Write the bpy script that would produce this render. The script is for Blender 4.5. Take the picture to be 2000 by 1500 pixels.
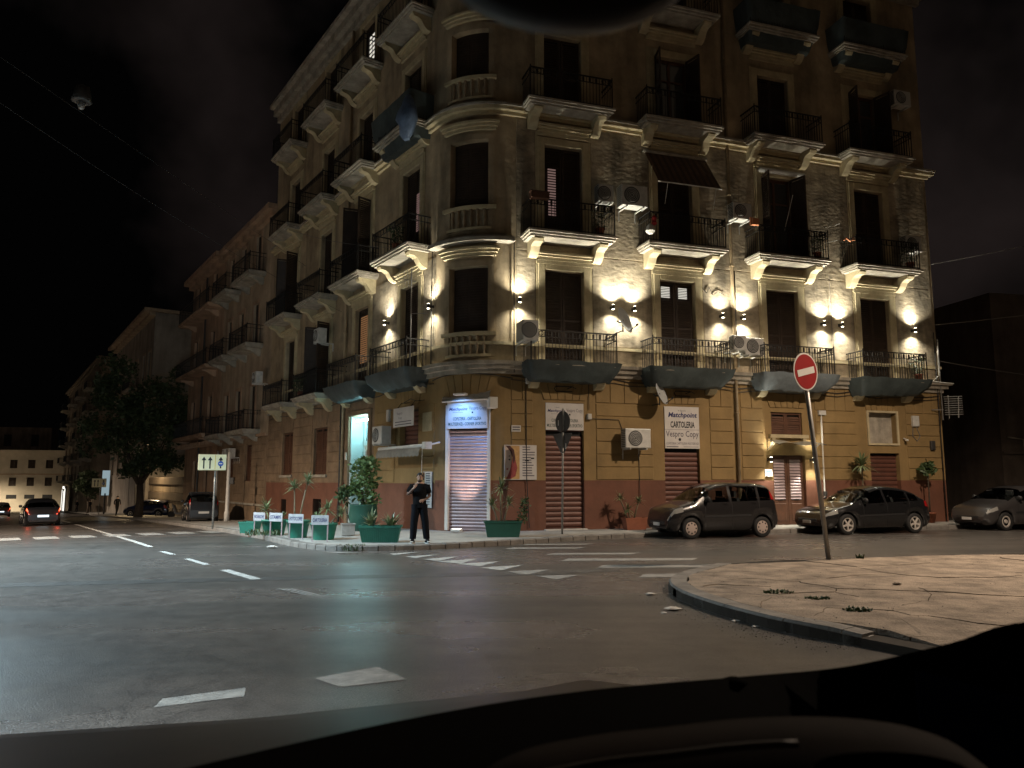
import bpy, bmesh, math, random
from mathutils import Matrix, Vector, noise

for o in list(bpy.data.objects):
    bpy.data.objects.remove(o)
SC = bpy.context.scene
COL = SC.collection
R_ = math.radians
random.seed(7)

# ------------------------------------------------------------------ camera, sky, exposure
cam_d = bpy.data.cameras.new("camera")
cam = bpy.data.objects.new("camera", cam_d)
COL.objects.link(cam)
cam.location = (0, 0, 1.65)
cam.rotation_euler = (R_(90 + 7.24), 0, 0)
cam_d.sensor_width = 36
cam_d.lens = 26.64
cam_d.clip_start = 0.02
cam_d.clip_end = 3000
cam_d.dof.use_dof = True
cam_d.dof.focus_distance = 24
cam_d.dof.aperture_fstop = 7.5
SC.camera = cam

world = bpy.data.worlds.new("World")
SC.world = world
world.use_nodes = True
wn = world.node_tree.nodes
wl = world.node_tree.links
for n in list(wn):
    wn.remove(n)
w_out = wn.new("ShaderNodeOutputWorld")
w_sky = wn.new("ShaderNodeTexSky")
w_sky.sky_type = 'NISHITA'
w_sky.sun_disc = False
w_sky.sun_elevation = R_(-6)
w_sky.sun_rotation = R_(200)
w_bg = wn.new("ShaderNodeBackground")
w_bg.inputs[1].default_value = 0.01
wl.new(w_sky.outputs[0], w_bg.inputs[0])
# thin cloud lit from below by the town
w_tc = wn.new("ShaderNodeTexCoord")
w_ns = wn.new("ShaderNodeTexNoise")
w_ns.inputs['Scale'].default_value = 2.6
w_ns.inputs['Detail'].default_value = 5
w_rp = wn.new("ShaderNodeValToRGB")
w_rp.color_ramp.elements[0].position = 0.47
w_rp.color_ramp.elements[0].color = (0.0006, 0.0006, 0.0006, 1)
w_rp.color_ramp.elements[1].position = 0.72
w_rp.color_ramp.elements[1].color = (0.014, 0.0102, 0.0095, 1)
w_b2 = wn.new("ShaderNodeBackground")
w_b2.inputs[1].default_value = 1.0
w_add = wn.new("ShaderNodeAddShader")
w_mp = wn.new('ShaderNodeMapping')
w_mp.inputs['Location'].default_value = (5.2, 1.3, 3.1)
wl.new(w_tc.outputs['Generated'], w_mp.inputs['Vector'])
wl.new(w_mp.outputs[0], w_ns.inputs['Vector'])
wl.new(w_ns.outputs[0], w_rp.inputs[0])
wl.new(w_rp.outputs[0], w_b2.inputs[0])
wl.new(w_bg.outputs[0], w_add.inputs[0])
wl.new(w_b2.outputs[0], w_add.inputs[1])
wl.new(w_add.outputs[0], w_out.inputs[0])

# moonless night: the one "sun" is only the faint glow of the overcast town sky
sun_d = bpy.data.lights.new("night_glow", 'SUN')
sun_d.energy = 0.042
sun_d.angle = R_(60)
sun_d.color = (1.0, 0.74, 0.48)
sun = bpy.data.objects.new("night_glow", sun_d)
sun.rotation_euler = (R_(52), 0, R_(16))
COL.objects.link(sun)

SC.view_settings.view_transform = 'Standard'
SC.view_settings.look = 'None'
SC.view_settings.exposure = 0
SC.view_settings.gamma = 1
SC.view_settings.use_curve_mapping = False
SC.render.engine = 'CYCLES'
SC.cycles.max_bounces = 5
SC.cycles.sample_clamp_indirect = 3.0

# ------------------------------------------------------------------ frame of the place
CX, CY = -1.58, 23.07                      # where the two street fronts would meet
AR = R_(17.9)
RX, RY = math.cos(AR), math.sin(AR)        # along the side-street front, away from the corner
NRX, NRY = RY, -RX                         # its outward normal
LX, LY = -0.56504, 0.82506                 # along the main-street front, away from the corner
NLX, NLY = -LY, LX
M_R = Matrix.Translation((CX, CY, 0)) @ Matrix.Rotation(AR, 4, 'Z')
AL = math.atan2(-LY, -LX)
M_L = Matrix.Translation((CX, CY, 0)) @ Matrix.Rotation(AL, 4, 'Z')   # x = -(distance from corner)

def gz(x, y):
    """the main street falls away from the corner"""
    s = (x - CX) * LX + (y - CY) * LY - 1
    return -0.028 * 0.5 * (s + math.sqrt(s * s + 4))

def on_left(w, off):
    return (CX + LX * w + NLX * off, CY + LY * w + NLY * off)

def on_right(u, off):
    return (CX + RX * u + NRX * off, CY + RY * u + NRY * off)

# ------------------------------------------------------------------ helpers
W = {}

def put(o, parent=None, M=None):
    M = M.copy() if M is not None else Matrix.Identity(4)
    W[o] = M
    o.matrix_basis = M
    if parent is not None:
        o.parent = parent
        o.matrix_parent_inverse = W[parent].inverted()
    COL.objects.link(o)
    return o

def tag(o, label=None, cat=None, group=None, kind=None):
    if label:
        o['label'] = label
    if cat:
        o['category'] = cat
    if group:
        o['group'] = group
    if kind:
        o['kind'] = kind
    return o

def empty(name, M):
    o = bpy.data.objects.new(name, None)
    o.empty_display_size = 0.2
    return put(o, None, M)

def at(x, y, z, rz=0.0):
    return Matrix.Translation((x, y, z)) @ Matrix.Rotation(rz, 4, 'Z')

def dup(o, parent, M, label=None):
    """copy of one object (sharing its mesh) at a new place"""
    c = o.copy()
    if parent is not None:
        c.parent = None
    put(c, parent, M)
    if label:
        c['label'] = label
    return c

def dup_tree(root, M, label=None):
    kids = [k for k in root.children]
    base = W[root]
    c = root.copy()
    put(c, None, M)
    if label:
        c['label'] = label
    D = M @ base.inverted()
    for k in kids:
        kc = k.copy()
        put(kc, c, D @ W[k])
        for g in k.children:
            gc = g.copy()
            put(gc, kc, D @ W[g])
    return c

class MB:
    def __init__(s):
        s.v = []
        s.f = []
        s.m = []
        s.mi = 0
    def add(s, vs, fs):
        b = len(s.v)
        s.v += [tuple(p) for p in vs]
        for q in fs:
            s.f.append(tuple(b + i for i in q))
            s.m.append(s.mi)
        return s
    def box(s, x0, x1, y0, y1, z0, z1, M=None):
        vs = [(x0, y0, z0), (x1, y0, z0), (x1, y1, z0), (x0, y1, z0), (x0, y0, z1), (x1, y0, z1), (x1, y1, z1), (x0, y1, z1)]
        if M is not None:
            vs = [M @ Vector(p) for p in vs]
        return s.add(vs, [(0, 3, 2, 1), (4, 5, 6, 7), (0, 1, 5, 4), (1, 2, 6, 5), (2, 3, 7, 6), (3, 0, 4, 7)])
    def bbox(s, x0, x1, y0, y1, z0, z1, b=0.01):
        """box with chamfered front (low y) edges"""
        vs = [(x0, y1, z0), (x1, y1, z0), (x1, y1, z1), (x0, y1, z1), (x0, y0 + b, z0), (x1, y0 + b, z0), (x1, y0 + b, z1), (x0, y0 + b, z1),
              (x0 + b, y0, z0 + b), (x1 - b, y0, z0 + b), (x1 - b, y0, z1 - b), (x0 + b, y0, z1 - b)]
        return s.add(vs, [(0, 3, 2, 1), (8, 9, 10, 11), (0, 1, 5, 4), (1, 2, 6, 5), (2, 3, 7, 6), (3, 0, 4, 7),
                          (4, 5, 9, 8), (5, 6, 10, 9), (6, 7, 11, 10), (7, 4, 8, 11)])
    def quad(s, a, b, c, d):
        return s.add([a, b, c, d], [(0, 1, 2, 3)])
    def poly(s, pts):
        return s.add(pts, [tuple(range(len(pts)))])
    def prism(s, pts, axis, a, b):
        """pts: 2D outline; extruded from a to b along axis ('x','y','z')"""
        def mk(p, t):
            if axis == 'x':
                return (t, p[0], p[1])
            if axis == 'y':
                return (p[0], t, p[1])
            return (p[0], p[1], t)
        n = len(pts)
        vs = [mk(p, a) for p in pts] + [mk(p, b) for p in pts]
        fs = [tuple(range(n))[::-1], tuple(range(n, 2 * n))]
        for i in range(n):
            j = (i + 1) % n
            fs.append((i, j, n + j, n + i))
        return s.add(vs, fs)
    def cyl(s, p0, p1, r0, r1=None, n=8, cap=True):
        r1 = r0 if r1 is None else r1
        p0 = Vector(p0)
        p1 = Vector(p1)
        d = (p1 - p0)
        if d.length < 1e-6:
            return s
        d.normalize()
        a = d.orthogonal().normalized()
        b = d.cross(a)
        vs = []
        for P, r in ((p0, r0), (p1, r1)):
            for i in range(n):
                t = 2 * math.pi * i / n
                vs.append(P + a * (math.cos(t) * r) + b * (math.sin(t) * r))
        fs = [(i, (i + 1) % n, n + (i + 1) % n, n + i) for i in range(n)]
        if cap:
            fs += [tuple(range(n))[::-1], tuple(range(n, 2 * n))]
        return s.add(vs, fs)
    def tube(s, pts, r, n=6):
        pts = [Vector(p) for p in pts]
        rs = r if isinstance(r, (list, tuple)) else [r] * len(pts)
        vs = []
        a = None
        for i, P in enumerate(pts):
            d = (pts[min(i + 1, len(pts) - 1)] - pts[max(i - 1, 0)]).normalized()
            if a is None:
                a = d.orthogonal().normalized()
            a = (a - d * a.dot(d)).normalized()
            b = d.cross(a)
            for k in range(n):
                t = 2 * math.pi * k / n
                vs.append(P + a * (math.cos(t) * rs[i]) + b * (math.sin(t) * rs[i]))
        fs = []
        for i in range(len(pts) - 1):
            for k in range(n):
                fs.append((i * n + k, i * n + (k + 1) % n, (i + 1) * n + (k + 1) % n, (i + 1) * n + k))
        fs += [tuple(range(n))[::-1], tuple(range((len(pts) - 1) * n, len(pts) * n))]
        return s.add(vs, fs)
    def lathe(s, prof, n=16, M=None, cap=True):
        """prof: (r, z) list turned about z"""
        vs = []
        for r, z in prof:
            for i in range(n):
                t = 2 * math.pi * i / n
                p = Vector((r * math.cos(t), r * math.sin(t), z))
                vs.append(M @ p if M is not None else p)
        fs = []
        m = len(prof)
        for j in range(m - 1):
            for i in range(n):
                fs.append((j * n + i, j * n + (i + 1) % n, (j + 1) * n + (i + 1) % n, (j + 1) * n + i))
        if cap:
            fs += [tuple(range(n))[::-1], tuple(range((m - 1) * n, m * n))]
        return s.add(vs, fs)
    def grid(s, P, closed=False):
        """P: rows of points"""
        n = len(P[0])
        vs = [p for row in P for p in row]
        fs = []
        for j in range(len(P) - 1):
            for i in range(n - (0 if closed else 1)):
                k = (i + 1) % n
                fs.append((j * n + i, j * n + k, (j + 1) * n + k, (j + 1) * n + i))
        return s.add(vs, fs)
    def mesh(s, name, mats, smooth=False):
        me = bpy.data.meshes.new(name)
        me.from_pydata([tuple(p) for p in s.v], [], s.f)
        mats = mats if isinstance(mats, (list, tuple)) else [mats]
        for m in mats:
            me.materials.append(m)
        if len(mats) > 1:
            me.polygons.foreach_set('material_index', s.m)
        if smooth:
            me.polygons.foreach_set('use_smooth', [True] * len(me.polygons))
        me.update()
        bm = bmesh.new()
        bm.from_mesh(me)
        bmesh.ops.recalc_face_normals(bm, faces=bm.faces)
        bm.to_mesh(me)
        bm.free()
        return me
    def build(s, name, mats, parent=None, M=None, smooth=False):
        return put(bpy.data.objects.new(name, s.mesh(name, mats, smooth)), parent, M)

def sag(p0, p1, drop, n=14):
    p0 = Vector(p0)
    p1 = Vector(p1)
    out = []
    for i in range(n + 1):
        t = i / n
        q = p0.lerp(p1, t)
        q.z -= drop * 4 * t * (1 - t)
        out.append(q)
    return out

# ------------------------------------------------------------------ materials
def mat(name, col, rough=0.8, var=0.0, scale=4.0, bump=0.0, bscale=30.0, metal=0.0, spec=0.5, col2=None, emit=None, estr=0.0,
        streak=0.0, coat=0.0, roughvar=0.0, detail=6.0, stretch=None):
    m = bpy.data.materials.new(name)
    m.use_nodes = True
    nt = m.node_tree
    b = nt.nodes['Principled BSDF']
    b.inputs['Base Color'].default_value = (*col, 1)
    b.inputs['Roughness'].default_value = rough
    b.inputs['Metallic'].default_value = metal
    b.inputs['Specular IOR Level'].default_value = spec
    if coat:
        b.inputs['Coat Weight'].default_value = coat
        b.inputs['Coat Roughness'].default_value = 0.03
    if emit:
        b.inputs['Emission Color'].default_value = (*emit, 1)
        b.inputs['Emission Strength'].default_value = estr
    if var or bump or streak or roughvar:
        g = nt.nodes.new('ShaderNodeNewGeometry')
        src = g.outputs['Position']
        if stretch:
            mp = nt.nodes.new('ShaderNodeMapping')
            mp.inputs['Scale'].default_value = stretch
            nt.links.new(src, mp.inputs['Vector'])
            src = mp.outputs[0]
        if var or roughvar:
            n = nt.nodes.new('ShaderNodeTexNoise')
            n.inputs['Scale'].default_value = scale
            n.inputs['Detail'].default_value = detail
            n.inputs['Roughness'].default_value = 0.65
            nt.links.new(src, n.inputs['Vector'])
            r = nt.nodes.new('ShaderNodeValToRGB')
            r.color_ramp.elements[0].position = 0.3
            r.color_ramp.elements[1].position = 0.7
            c2 = col2 if col2 else tuple(max(0.0, c * (1 - var)) for c in col)
            c1 = col if col2 else tuple(min(1.0, c * (1 + var * 0.5)) for c in col)
            r.color_ramp.elements[0].color = (*c2, 1)
            r.color_ramp.elements[1].color = (*c1, 1)
            nt.links.new(n.outputs[0], r.inputs[0])
            last = r.outputs[0]
            if streak:
                mp2 = nt.nodes.new('ShaderNodeMapping')
                mp2.inputs['Scale'].default_value = (1.3, 1.3, 0.2)
                nt.links.new(g.outputs['Position'], mp2.inputs['Vector'])
                n3 = nt.nodes.new('ShaderNodeTexNoise')
                n3.inputs['Scale'].default_value = 1.3
                n3.inputs['Detail'].default_value = 8
                nt.links.new(mp2.outputs[0], n3.inputs['Vector'])
                r3 = nt.nodes.new('ShaderNodeValToRGB')
                r3.color_ramp.elements[0].position = 0.36
                r3.color_ramp.elements[0].color = (1 - streak, 1 - streak, 1 - streak, 1)
                r3.color_ramp.elements[1].position = 0.58
                r3.color_ramp.elements[1].color = (1, 1, 1, 1)
                nt.links.new(n3.outputs[0], r3.inputs[0])
                mx = nt.nodes.new('ShaderNodeMixRGB')
                mx.blend_type = 'MULTIPLY'
                mx.inputs[0].default_value = 1
                nt.links.new(last, mx.inputs[1])
                nt.links.new(r3.outputs[0], mx.inputs[2])
                last = mx.outputs[0]
            nt.links.new(last, b.inputs['Base Color'])
            if roughvar:
                mr = nt.nodes.new('ShaderNodeMapRange')
                mr.inputs['From Min'].default_value = 0.3
                mr.inputs['From Max'].default_value = 0.7
                mr.inputs['To Min'].default_value = rough - roughvar
                mr.inputs['To Max'].default_value = rough + roughvar
                nt.links.new(n.outputs[0], mr.inputs[0])
                nt.links.new(mr.outputs[0], b.inputs['Roughness'])
        if bump:
            n2 = nt.nodes.new('ShaderNodeTexNoise')
            n2.inputs['Scale'].default_value = bscale
            n2.inputs['Detail'].default_value = 6
            nt.links.new(src, n2.inputs['Vector'])
            bp = nt.nodes.new('ShaderNodeBump')
            bp.inputs['Strength'].default_value = bump
            bp.inputs['Distance'].default_value = 0.05
            nt.links.new(n2.outputs[0], bp.inputs['Height'])
            nt.links.new(bp.outputs[0], b.inputs['Normal'])
    return m

def glow(name, col, strength):
    m = bpy.data.materials.new(name)
    m.use_nodes = True
    nt = m.node_tree
    for n in list(nt.nodes):
        nt.nodes.remove(n)
    o = nt.nodes.new('ShaderNodeOutputMaterial')
    e = nt.nodes.new('ShaderNodeEmission')
    e.inputs[0].default_value = (*col, 1)
    e.inputs[1].default_value = strength
    nt.links.new(e.outputs[0], o.inputs[0])
    return m

K = {}
K['plaster'] = mat('plaster_upper', (0.42, 0.33, 0.21), 0.9, 0.45, 0.9, 0.35, 5.0, streak=0.35)
K['rough_plaster'] = mat('plaster_rough', (0.45, 0.375, 0.265), 0.95, 0.6, 1.3, 0.45, 5.0, streak=0.5, stretch=(1, 1, 1.7))
K['trim'] = mat('stucco_trim', (0.50, 0.42, 0.26), 0.85, 0.25, 3.0, 0.15, 20)
K['trim_grey'] = mat('stucco_trim_grey', (0.40, 0.36, 0.29), 0.85, 0.35, 3.0, 0.2, 14, streak=0.3)
K['ochre'] = mat('paint_ochre', (0.275, 0.182, 0.072), 0.8, 0.22, 1.2, 0.12, 9, streak=0.10)
K['dado'] = mat('paint_red_brown', (0.165, 0.066, 0.038), 0.75, 0.25, 1.5, 0.12, 9, streak=0.07)
K['brown_stone'] = mat('brown_stone', (0.24, 0.165, 0.10), 0.9, 0.4, 1.5, 0.3, 9, streak=0.15)
K['wood'] = mat('dark_wood', (0.045, 0.028, 0.018), 0.6, 0.4, 3.0)
K['wood_red'] = mat('brown_wood', (0.11, 0.05, 0.028), 0.55, 0.35, 3.0)
K['iron'] = mat('black_iron', (0.02, 0.019, 0.018), 0.5, 0.3, 8, metal=0.3)
K['net'] = mat('grey_green_sheet', (0.06, 0.078, 0.078), 0.6, 0.5, 1.2, 0.5, 4)
K['net_light'] = mat('pale_sheet', (0.20, 0.24, 0.26), 0.6, 0.4, 1.2, 0.5, 4)
K['roller'] = mat('roller_red_brown', (0.125, 0.05, 0.034), 0.5, 0.25, 3.0, metal=0.1)
K['roller_pink'] = mat('roller_mauve', (0.42, 0.325, 0.335), 0.42, 0.2, 3.0, metal=0.3)
K['black'] = mat('deep_dark', (0.006, 0.006, 0.006), 0.7)
K['glass'] = mat('dark_glass', (0.055, 0.058, 0.058), 0.04, spec=0.9)
K['white'] = mat('white_enamel', (0.62, 0.60, 0.55), 0.5, 0.12, 5)
K['ac'] = mat('ac_white', (0.55, 0.54, 0.50), 0.5, 0.2, 6)
K['ac_dark'] = mat('ac_grille', (0.07, 0.07, 0.065), 0.6)
K['dish'] = mat('dish_grey', (0.42, 0.43, 0.42), 0.45, 0.15, 6)
K['steel'] = mat('galvanised', (0.30, 0.29, 0.27), 0.45, 0.25, 6, metal=0.5)
K['dark_steel'] = mat('dark_steel', (0.06, 0.058, 0.055), 0.5, 0.25, 6, metal=0.3)
K['cable'] = mat('cable_black', (0.018, 0.016, 0.015), 0.6)
K['cable_grey'] = mat('cable_grey', (0.14, 0.13, 0.12), 0.6)
K['pipe'] = mat('pipe_paint', (0.36, 0.27, 0.16), 0.55, 0.3, 4, streak=0.2)
K['paint'] = mat('road_paint', (0.50, 0.49, 0.455), 0.7, 0.45, 7, 0.2, 40, col2=(0.24, 0.235, 0.22), detail=9)
K['paint_worn'] = mat('road_paint_worn', (0.34, 0.325, 0.295), 0.75, 0.5, 5, 0.25, 40, col2=(0.15, 0.145, 0.135), detail=9)
K['pave'] = mat('pavement_concrete', (0.35, 0.34, 0.31), 0.85, 0.35, 1.4, 0.25, 25, roughvar=0.1)
K['slab'] = mat('cracked_slab', (0.30, 0.245, 0.19), 0.9, 0.6, 2.2, 0.7, 30)
K['kerb'] = mat('kerb_stone', (0.20, 0.185, 0.165), 0.8, 0.4, 3.0, 0.4, 18)
K['soil'] = mat('dark_soil', (0.025, 0.02, 0.014), 0.95, 0.4, 6)
K['green_pot'] = mat('green_plastic', (0.012, 0.14, 0.092), 0.55, 0.2, 4)
K['green_dark'] = mat('green_plastic_dark', (0.012, 0.075, 0.05), 0.5, 0.2, 4)
K['terracotta'] = mat('terracotta', (0.28, 0.095, 0.05), 0.8, 0.25, 4)
K['leaf'] = mat('leaf', (0.05, 0.085, 0.028), 0.55, 0.5, 6)
K['leaf2'] = mat('leaf_bright', (0.13, 0.21, 0.075), 0.4, 0.45, 6)
K['yucca'] = mat('yucca_blade', (0.17, 0.21, 0.10), 0.45, 0.4, 6)
K['tree_leaf'] = mat('tree_leaf', (0.045, 0.07, 0.025), 0.6, 0.5, 3)
K['bark'] = mat('bark', (0.07, 0.052, 0.036), 0.9, 0.4, 8, 0.6, 20)
K['stem'] = mat('plant_stem', (0.17, 0.13, 0.08), 0.8, 0.3, 8)
K['red_sign'] = mat('sign_red', (0.26, 0.012, 0.012), 0.45, 0.1, 3)
K['white_sign'] = mat('sign_white', (0.62, 0.60, 0.56), 0.45, 0.08, 4)
K['yellow_sign'] = mat('sign_yellow', (0.92, 0.86, 0.55), 0.4)
K['yellow_line'] = mat('sign_yellow_line', (0.75, 0.55, 0.05), 0.5)
K['blue_sign'] = mat('sign_blue', (0.02, 0.10, 0.45), 0.45)
K['ink'] = mat('print_black', (0.012, 0.012, 0.013), 0.6)
K['ink_green'] = mat('print_dark_green', (0.02, 0.06, 0.045), 0.6)
K['ink_navy'] = mat('print_navy', (0.02, 0.025, 0.11), 0.6)
K['ink_grey'] = mat('print_grey', (0.10, 0.09, 0.11), 0.6)
K['banner'] = mat('banner_white', (0.60, 0.57, 0.54), 0.55, 0.12, 3)
K['tyre'] = mat('tyre', (0.014, 0.014, 0.014), 0.8)
K['chrome'] = mat('bright_metal', (0.5, 0.5, 0.5), 0.2, metal=0.9)
K['alloy'] = mat('alloy_rim', (0.5, 0.46, 0.42), 0.35, metal=0.1)
K['hubcap'] = mat('hubcap', (0.42, 0.34, 0.30), 0.5)
K['trimblack'] = mat('black_plastic', (0.016, 0.016, 0.017), 0.55)
K['lamp_glass'] = mat('headlamp_glass', (0.42, 0.42, 0.40), 0.12, spec=0.8, metal=0.4)
K['plate'] = mat('number_plate', (0.62, 0.62, 0.60), 0.5)
K['tail_red'] = mat('tail_lens', (0.30, 0.01, 0.01), 0.25)
K['skin'] = mat('skin', (0.48, 0.29, 0.205), 0.55, 0.1, 20)
K['tattoo'] = mat('tattooed_skin', (0.17, 0.10, 0.075), 0.6, 0.6, 25)
K['hair'] = mat('hair_dark', (0.012, 0.009, 0.007), 0.6)
K['cloth_black'] = mat('cloth_black', (0.007, 0.007, 0.008), 0.9, spec=0.1)
K['cloth_trouser'] = mat('cloth_trouser', (0.007, 0.008, 0.011), 0.9, spec=0.1)
K['shoe_white'] = mat('shoe_white', (0.6, 0.6, 0.58), 0.6)
K['blue_tarp'] = mat('blue_tarp', (0.13, 0.19, 0.29), 0.5, 0.5, 2.5, 0.5, 6)
K['awning'] = mat('awning_cloth', (0.22, 0.20, 0.165), 0.85, 0.3, 5)
K['awning_stripe'] = mat('awning_stripe', (0.14, 0.085, 0.055), 0.85, 0.3, 3)
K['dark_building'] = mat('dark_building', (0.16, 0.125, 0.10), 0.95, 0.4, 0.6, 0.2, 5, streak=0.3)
K['bld2'] = mat('plaster_salmon', (0.46, 0.36, 0.25), 0.9, 0.3, 1.0, 0.2, 6, streak=0.25)
K['bld2b'] = mat('plaster_pink', (0.44, 0.30, 0.20), 0.9, 0.3, 1.0, 0.2, 6, streak=0.25)
K['bld3'] = mat('plaster_pale', (0.36, 0.32, 0.27), 0.9, 0.3, 0.6, 0.15, 5, streak=0.25)
K['bld4'] = mat('plaster_brown', (0.24, 0.19, 0.14), 0.9, 0.3, 0.6)
K['far'] = mat('plaster_far', (0.50, 0.43, 0.33), 0.9, 0.25, 0.3)
K['cyan_wall'] = mat('entrance_wall', (0.42, 0.52, 0.52), 0.6, 0.1, 4)
K['door_white'] = mat('entrance_door', (0.42, 0.44, 0.42), 0.5, 0.1, 5)
K['tile_roof'] = mat('roof_tiles', (0.20, 0.10, 0.06), 0.9, 0.4, 3)
K['paper'] = mat('litter_paper', (0.6, 0.57, 0.52), 0.8)
K['bottle'] = mat('clear_plastic', (0.45, 0.45, 0.44), 0.15, spec=0.9)
K['red_cloth'] = mat('red_cloth', (0.35, 0.02, 0.025), 0.8)
K['orange_plastic'] = mat('orange_plastic', (0.5, 0.2, 0.09), 0.6)

def car_glass():
    m = bpy.data.materials.new('car_glass')
    m.use_nodes = True
    nt = m.node_tree
    for n in list(nt.nodes):
        nt.nodes.remove(n)
    o = nt.nodes.new('ShaderNodeOutputMaterial')
    t = nt.nodes.new('ShaderNodeBsdfTransparent')
    t.inputs[0].default_value = (0.62, 0.66, 0.65, 1)
    g = nt.nodes.new('ShaderNodeBsdfGlossy')
    g.inputs['Roughness'].default_value = 0.04
    fr = nt.nodes.new('ShaderNodeFresnel')
    fr.inputs[0].default_value = 1.6
    mx = nt.nodes.new('ShaderNodeMixShader')
    nt.links.new(fr.outputs[0], mx.inputs[0])
    nt.links.new(t.outputs[0], mx.inputs[1])
    nt.links.new(g.outputs[0], mx.inputs[2])
    nt.links.new(mx.outputs[0], o.inputs[0])
    return m
K['car_glass'] = car_glass()
K['seat'] = mat('car_seat', (.05, .05, .052), .9)

def asphalt():
    m = bpy.data.materials.new('asphalt')
    m.use_nodes = True
    nt = m.node_tree
    b = nt.nodes['Principled BSDF']
    g = nt.nodes.new('ShaderNodeNewGeometry')
    big = nt.nodes.new('ShaderNodeTexNoise')
    big.inputs['Scale'].default_value = 0.22
    big.inputs['Detail'].default_value = 7
    big.inputs['Roughness'].default_value = 0.62
    mp = nt.nodes.new('ShaderNodeMapping')          # wheel tracks run along the main street
    mp.inputs['Rotation'].default_value = (0, 0, R_(55.6))
    mp.inputs['Scale'].default_value = (0.16, 1.1, 1)
    trk = nt.nodes.new('ShaderNodeTexNoise')
    trk.inputs['Scale'].default_value = 0.8
    trk.inputs['Detail'].default_value = 4
    fine = nt.nodes.new('ShaderNodeTexNoise')
    fine.inputs['Scale'].default_value = 70
    fine.inputs['Detail'].default_value = 4
    nt.links.new(g.outputs['Position'], big.inputs['Vector'])
    nt.links.new(g.outputs['Position'], mp.inputs['Vector'])
    nt.links.new(mp.outputs[0], trk.inputs['Vector'])
    nt.links.new(g.outputs['Position'], fine.inputs['Vector'])
    a1 = nt.nodes.new('ShaderNodeMath')
    a1.operation = 'ADD'
    nt.links.new(big.outputs[0], a1.inputs[0])
    nt.links.new(trk.outputs[0], a1.inputs[1])
    r = nt.nodes.new('ShaderNodeValToRGB')
    r.color_ramp.elements[0].position = 0.40
    r.color_ramp.elements[0].color = (0.070, 0.068, 0.064, 1)
    r.color_ramp.elements[1].position = 0.60
    r.color_ramp.elements[1].color = (0.145, 0.130, 0.122, 1)
    h = nt.nodes.new('ShaderNodeMath')
    h.operation = 'MULTIPLY'
    h.inputs[1].default_value = 0.5
    nt.links.new(a1.outputs[0], h.inputs[0])
    nt.links.new(h.outputs[0], r.inputs[0])
    rf = nt.nodes.new('ShaderNodeValToRGB')
    rf.color_ramp.elements[0].position = 0.35
    rf.color_ramp.elements[0].color = (0.42, 0.42, 0.42, 1)
    rf.color_ramp.elements[1].position = 0.68
    rf.color_ramp.elements[1].color = (1.5, 1.46, 1.42, 1)
    nt.links.new(fine.outputs[0], rf.inputs[0])
    mx = nt.nodes.new('ShaderNodeMixRGB')
    mx.blend_type = 'MULTIPLY'
    mx.inputs[0].default_value = 1
    mid = nt.nodes.new('ShaderNodeTexNoise')      # oil, rubber and dust blotches
    mid.inputs['Scale'].default_value = 3.2
    mid.inputs['Detail'].default_value = 9
    mid.inputs['Roughness'].default_value = 0.7
    nt.links.new(g.outputs['Position'], mid.inputs['Vector'])
    rm = nt.nodes.new('ShaderNodeValToRGB')
    rm.color_ramp.elements[0].position = 0.34
    rm.color_ramp.elements[0].color = (0.66, 0.66, 0.66, 1)
    rm.color_ramp.elements[1].position = 0.62
    rm.color_ramp.elements[1].color = (1.14, 1.14, 1.12, 1)
    nt.links.new(mid.outputs[0], rm.inputs[0])
    mxm = nt.nodes.new('ShaderNodeMixRGB')
    mxm.blend_type = 'MULTIPLY'
    mxm.inputs[0].default_value = 1
    nt.links.new(r.outputs[0], mxm.inputs[1])
    nt.links.new(rm.outputs[0], mxm.inputs[2])
    nt.links.new(mxm.outputs[0], mx.inputs[1])
    nt.links.new(rf.outputs[0], mx.inputs[2])
    # fine cracks wandering through the surface
    wp = nt.nodes.new('ShaderNodeTexNoise')
    wp.inputs['Scale'].default_value = 0.7
    wp.inputs['Detail'].default_value = 5
    nt.links.new(g.outputs['Position'], wp.inputs['Vector'])
    va = nt.nodes.new('ShaderNodeVectorMath')
    va.operation = 'MULTIPLY_ADD'
    va.inputs[1].default_value = (1.6, 1.6, 0)
    nt.links.new(wp.outputs['Color'], va.inputs[0])
    nt.links.new(g.outputs['Position'], va.inputs[2])
    vo = nt.nodes.new('ShaderNodeTexVoronoi')
    vo.feature = 'DISTANCE_TO_EDGE'
    vo.inputs['Scale'].default_value = 0.3
    nt.links.new(va.outputs[0], vo.inputs['Vector'])
    rc = nt.nodes.new('ShaderNodeValToRGB')
    rc.color_ramp.elements[0].position = 0.001
    rc.color_ramp.elements[0].color = (0.72, 0.72, 0.72, 1)
    rc.color_ramp.elements[1].position = 0.004
    rc.color_ramp.elements[1].color = (1, 1, 1, 1)
    nt.links.new(vo.outputs['Distance'], rc.inputs[0])
    mx2 = nt.nodes.new('ShaderNodeMixRGB')
    mx2.blend_type = 'MULTIPLY'
    mx2.inputs[0].default_value = 1
    nt.links.new(mx.outputs[0], mx2.inputs[1])
    nt.links.new(rc.outputs[0], mx2.inputs[2])
    nt.links.new(mx2.outputs[0], b.inputs['Base Color'])
    mr = nt.nodes.new('ShaderNodeMapRange')
    mr.inputs['From Min'].default_value = 0.35
    mr.inputs['From Max'].default_value = 0.65
    mr.inputs['To Min'].default_value = 0.36
    mr.inputs['To Max'].default_value = 0.23
    nt.links.new(h.outputs[0], mr.inputs[0])
    nt.links.new(mr.outputs[0], b.inputs['Roughness'])
    b.inputs['Specular IOR Level'].default_value = 0.7
    bp = nt.nodes.new('ShaderNodeBump')
    bp.inputs['Strength'].default_value = 0.35
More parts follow.
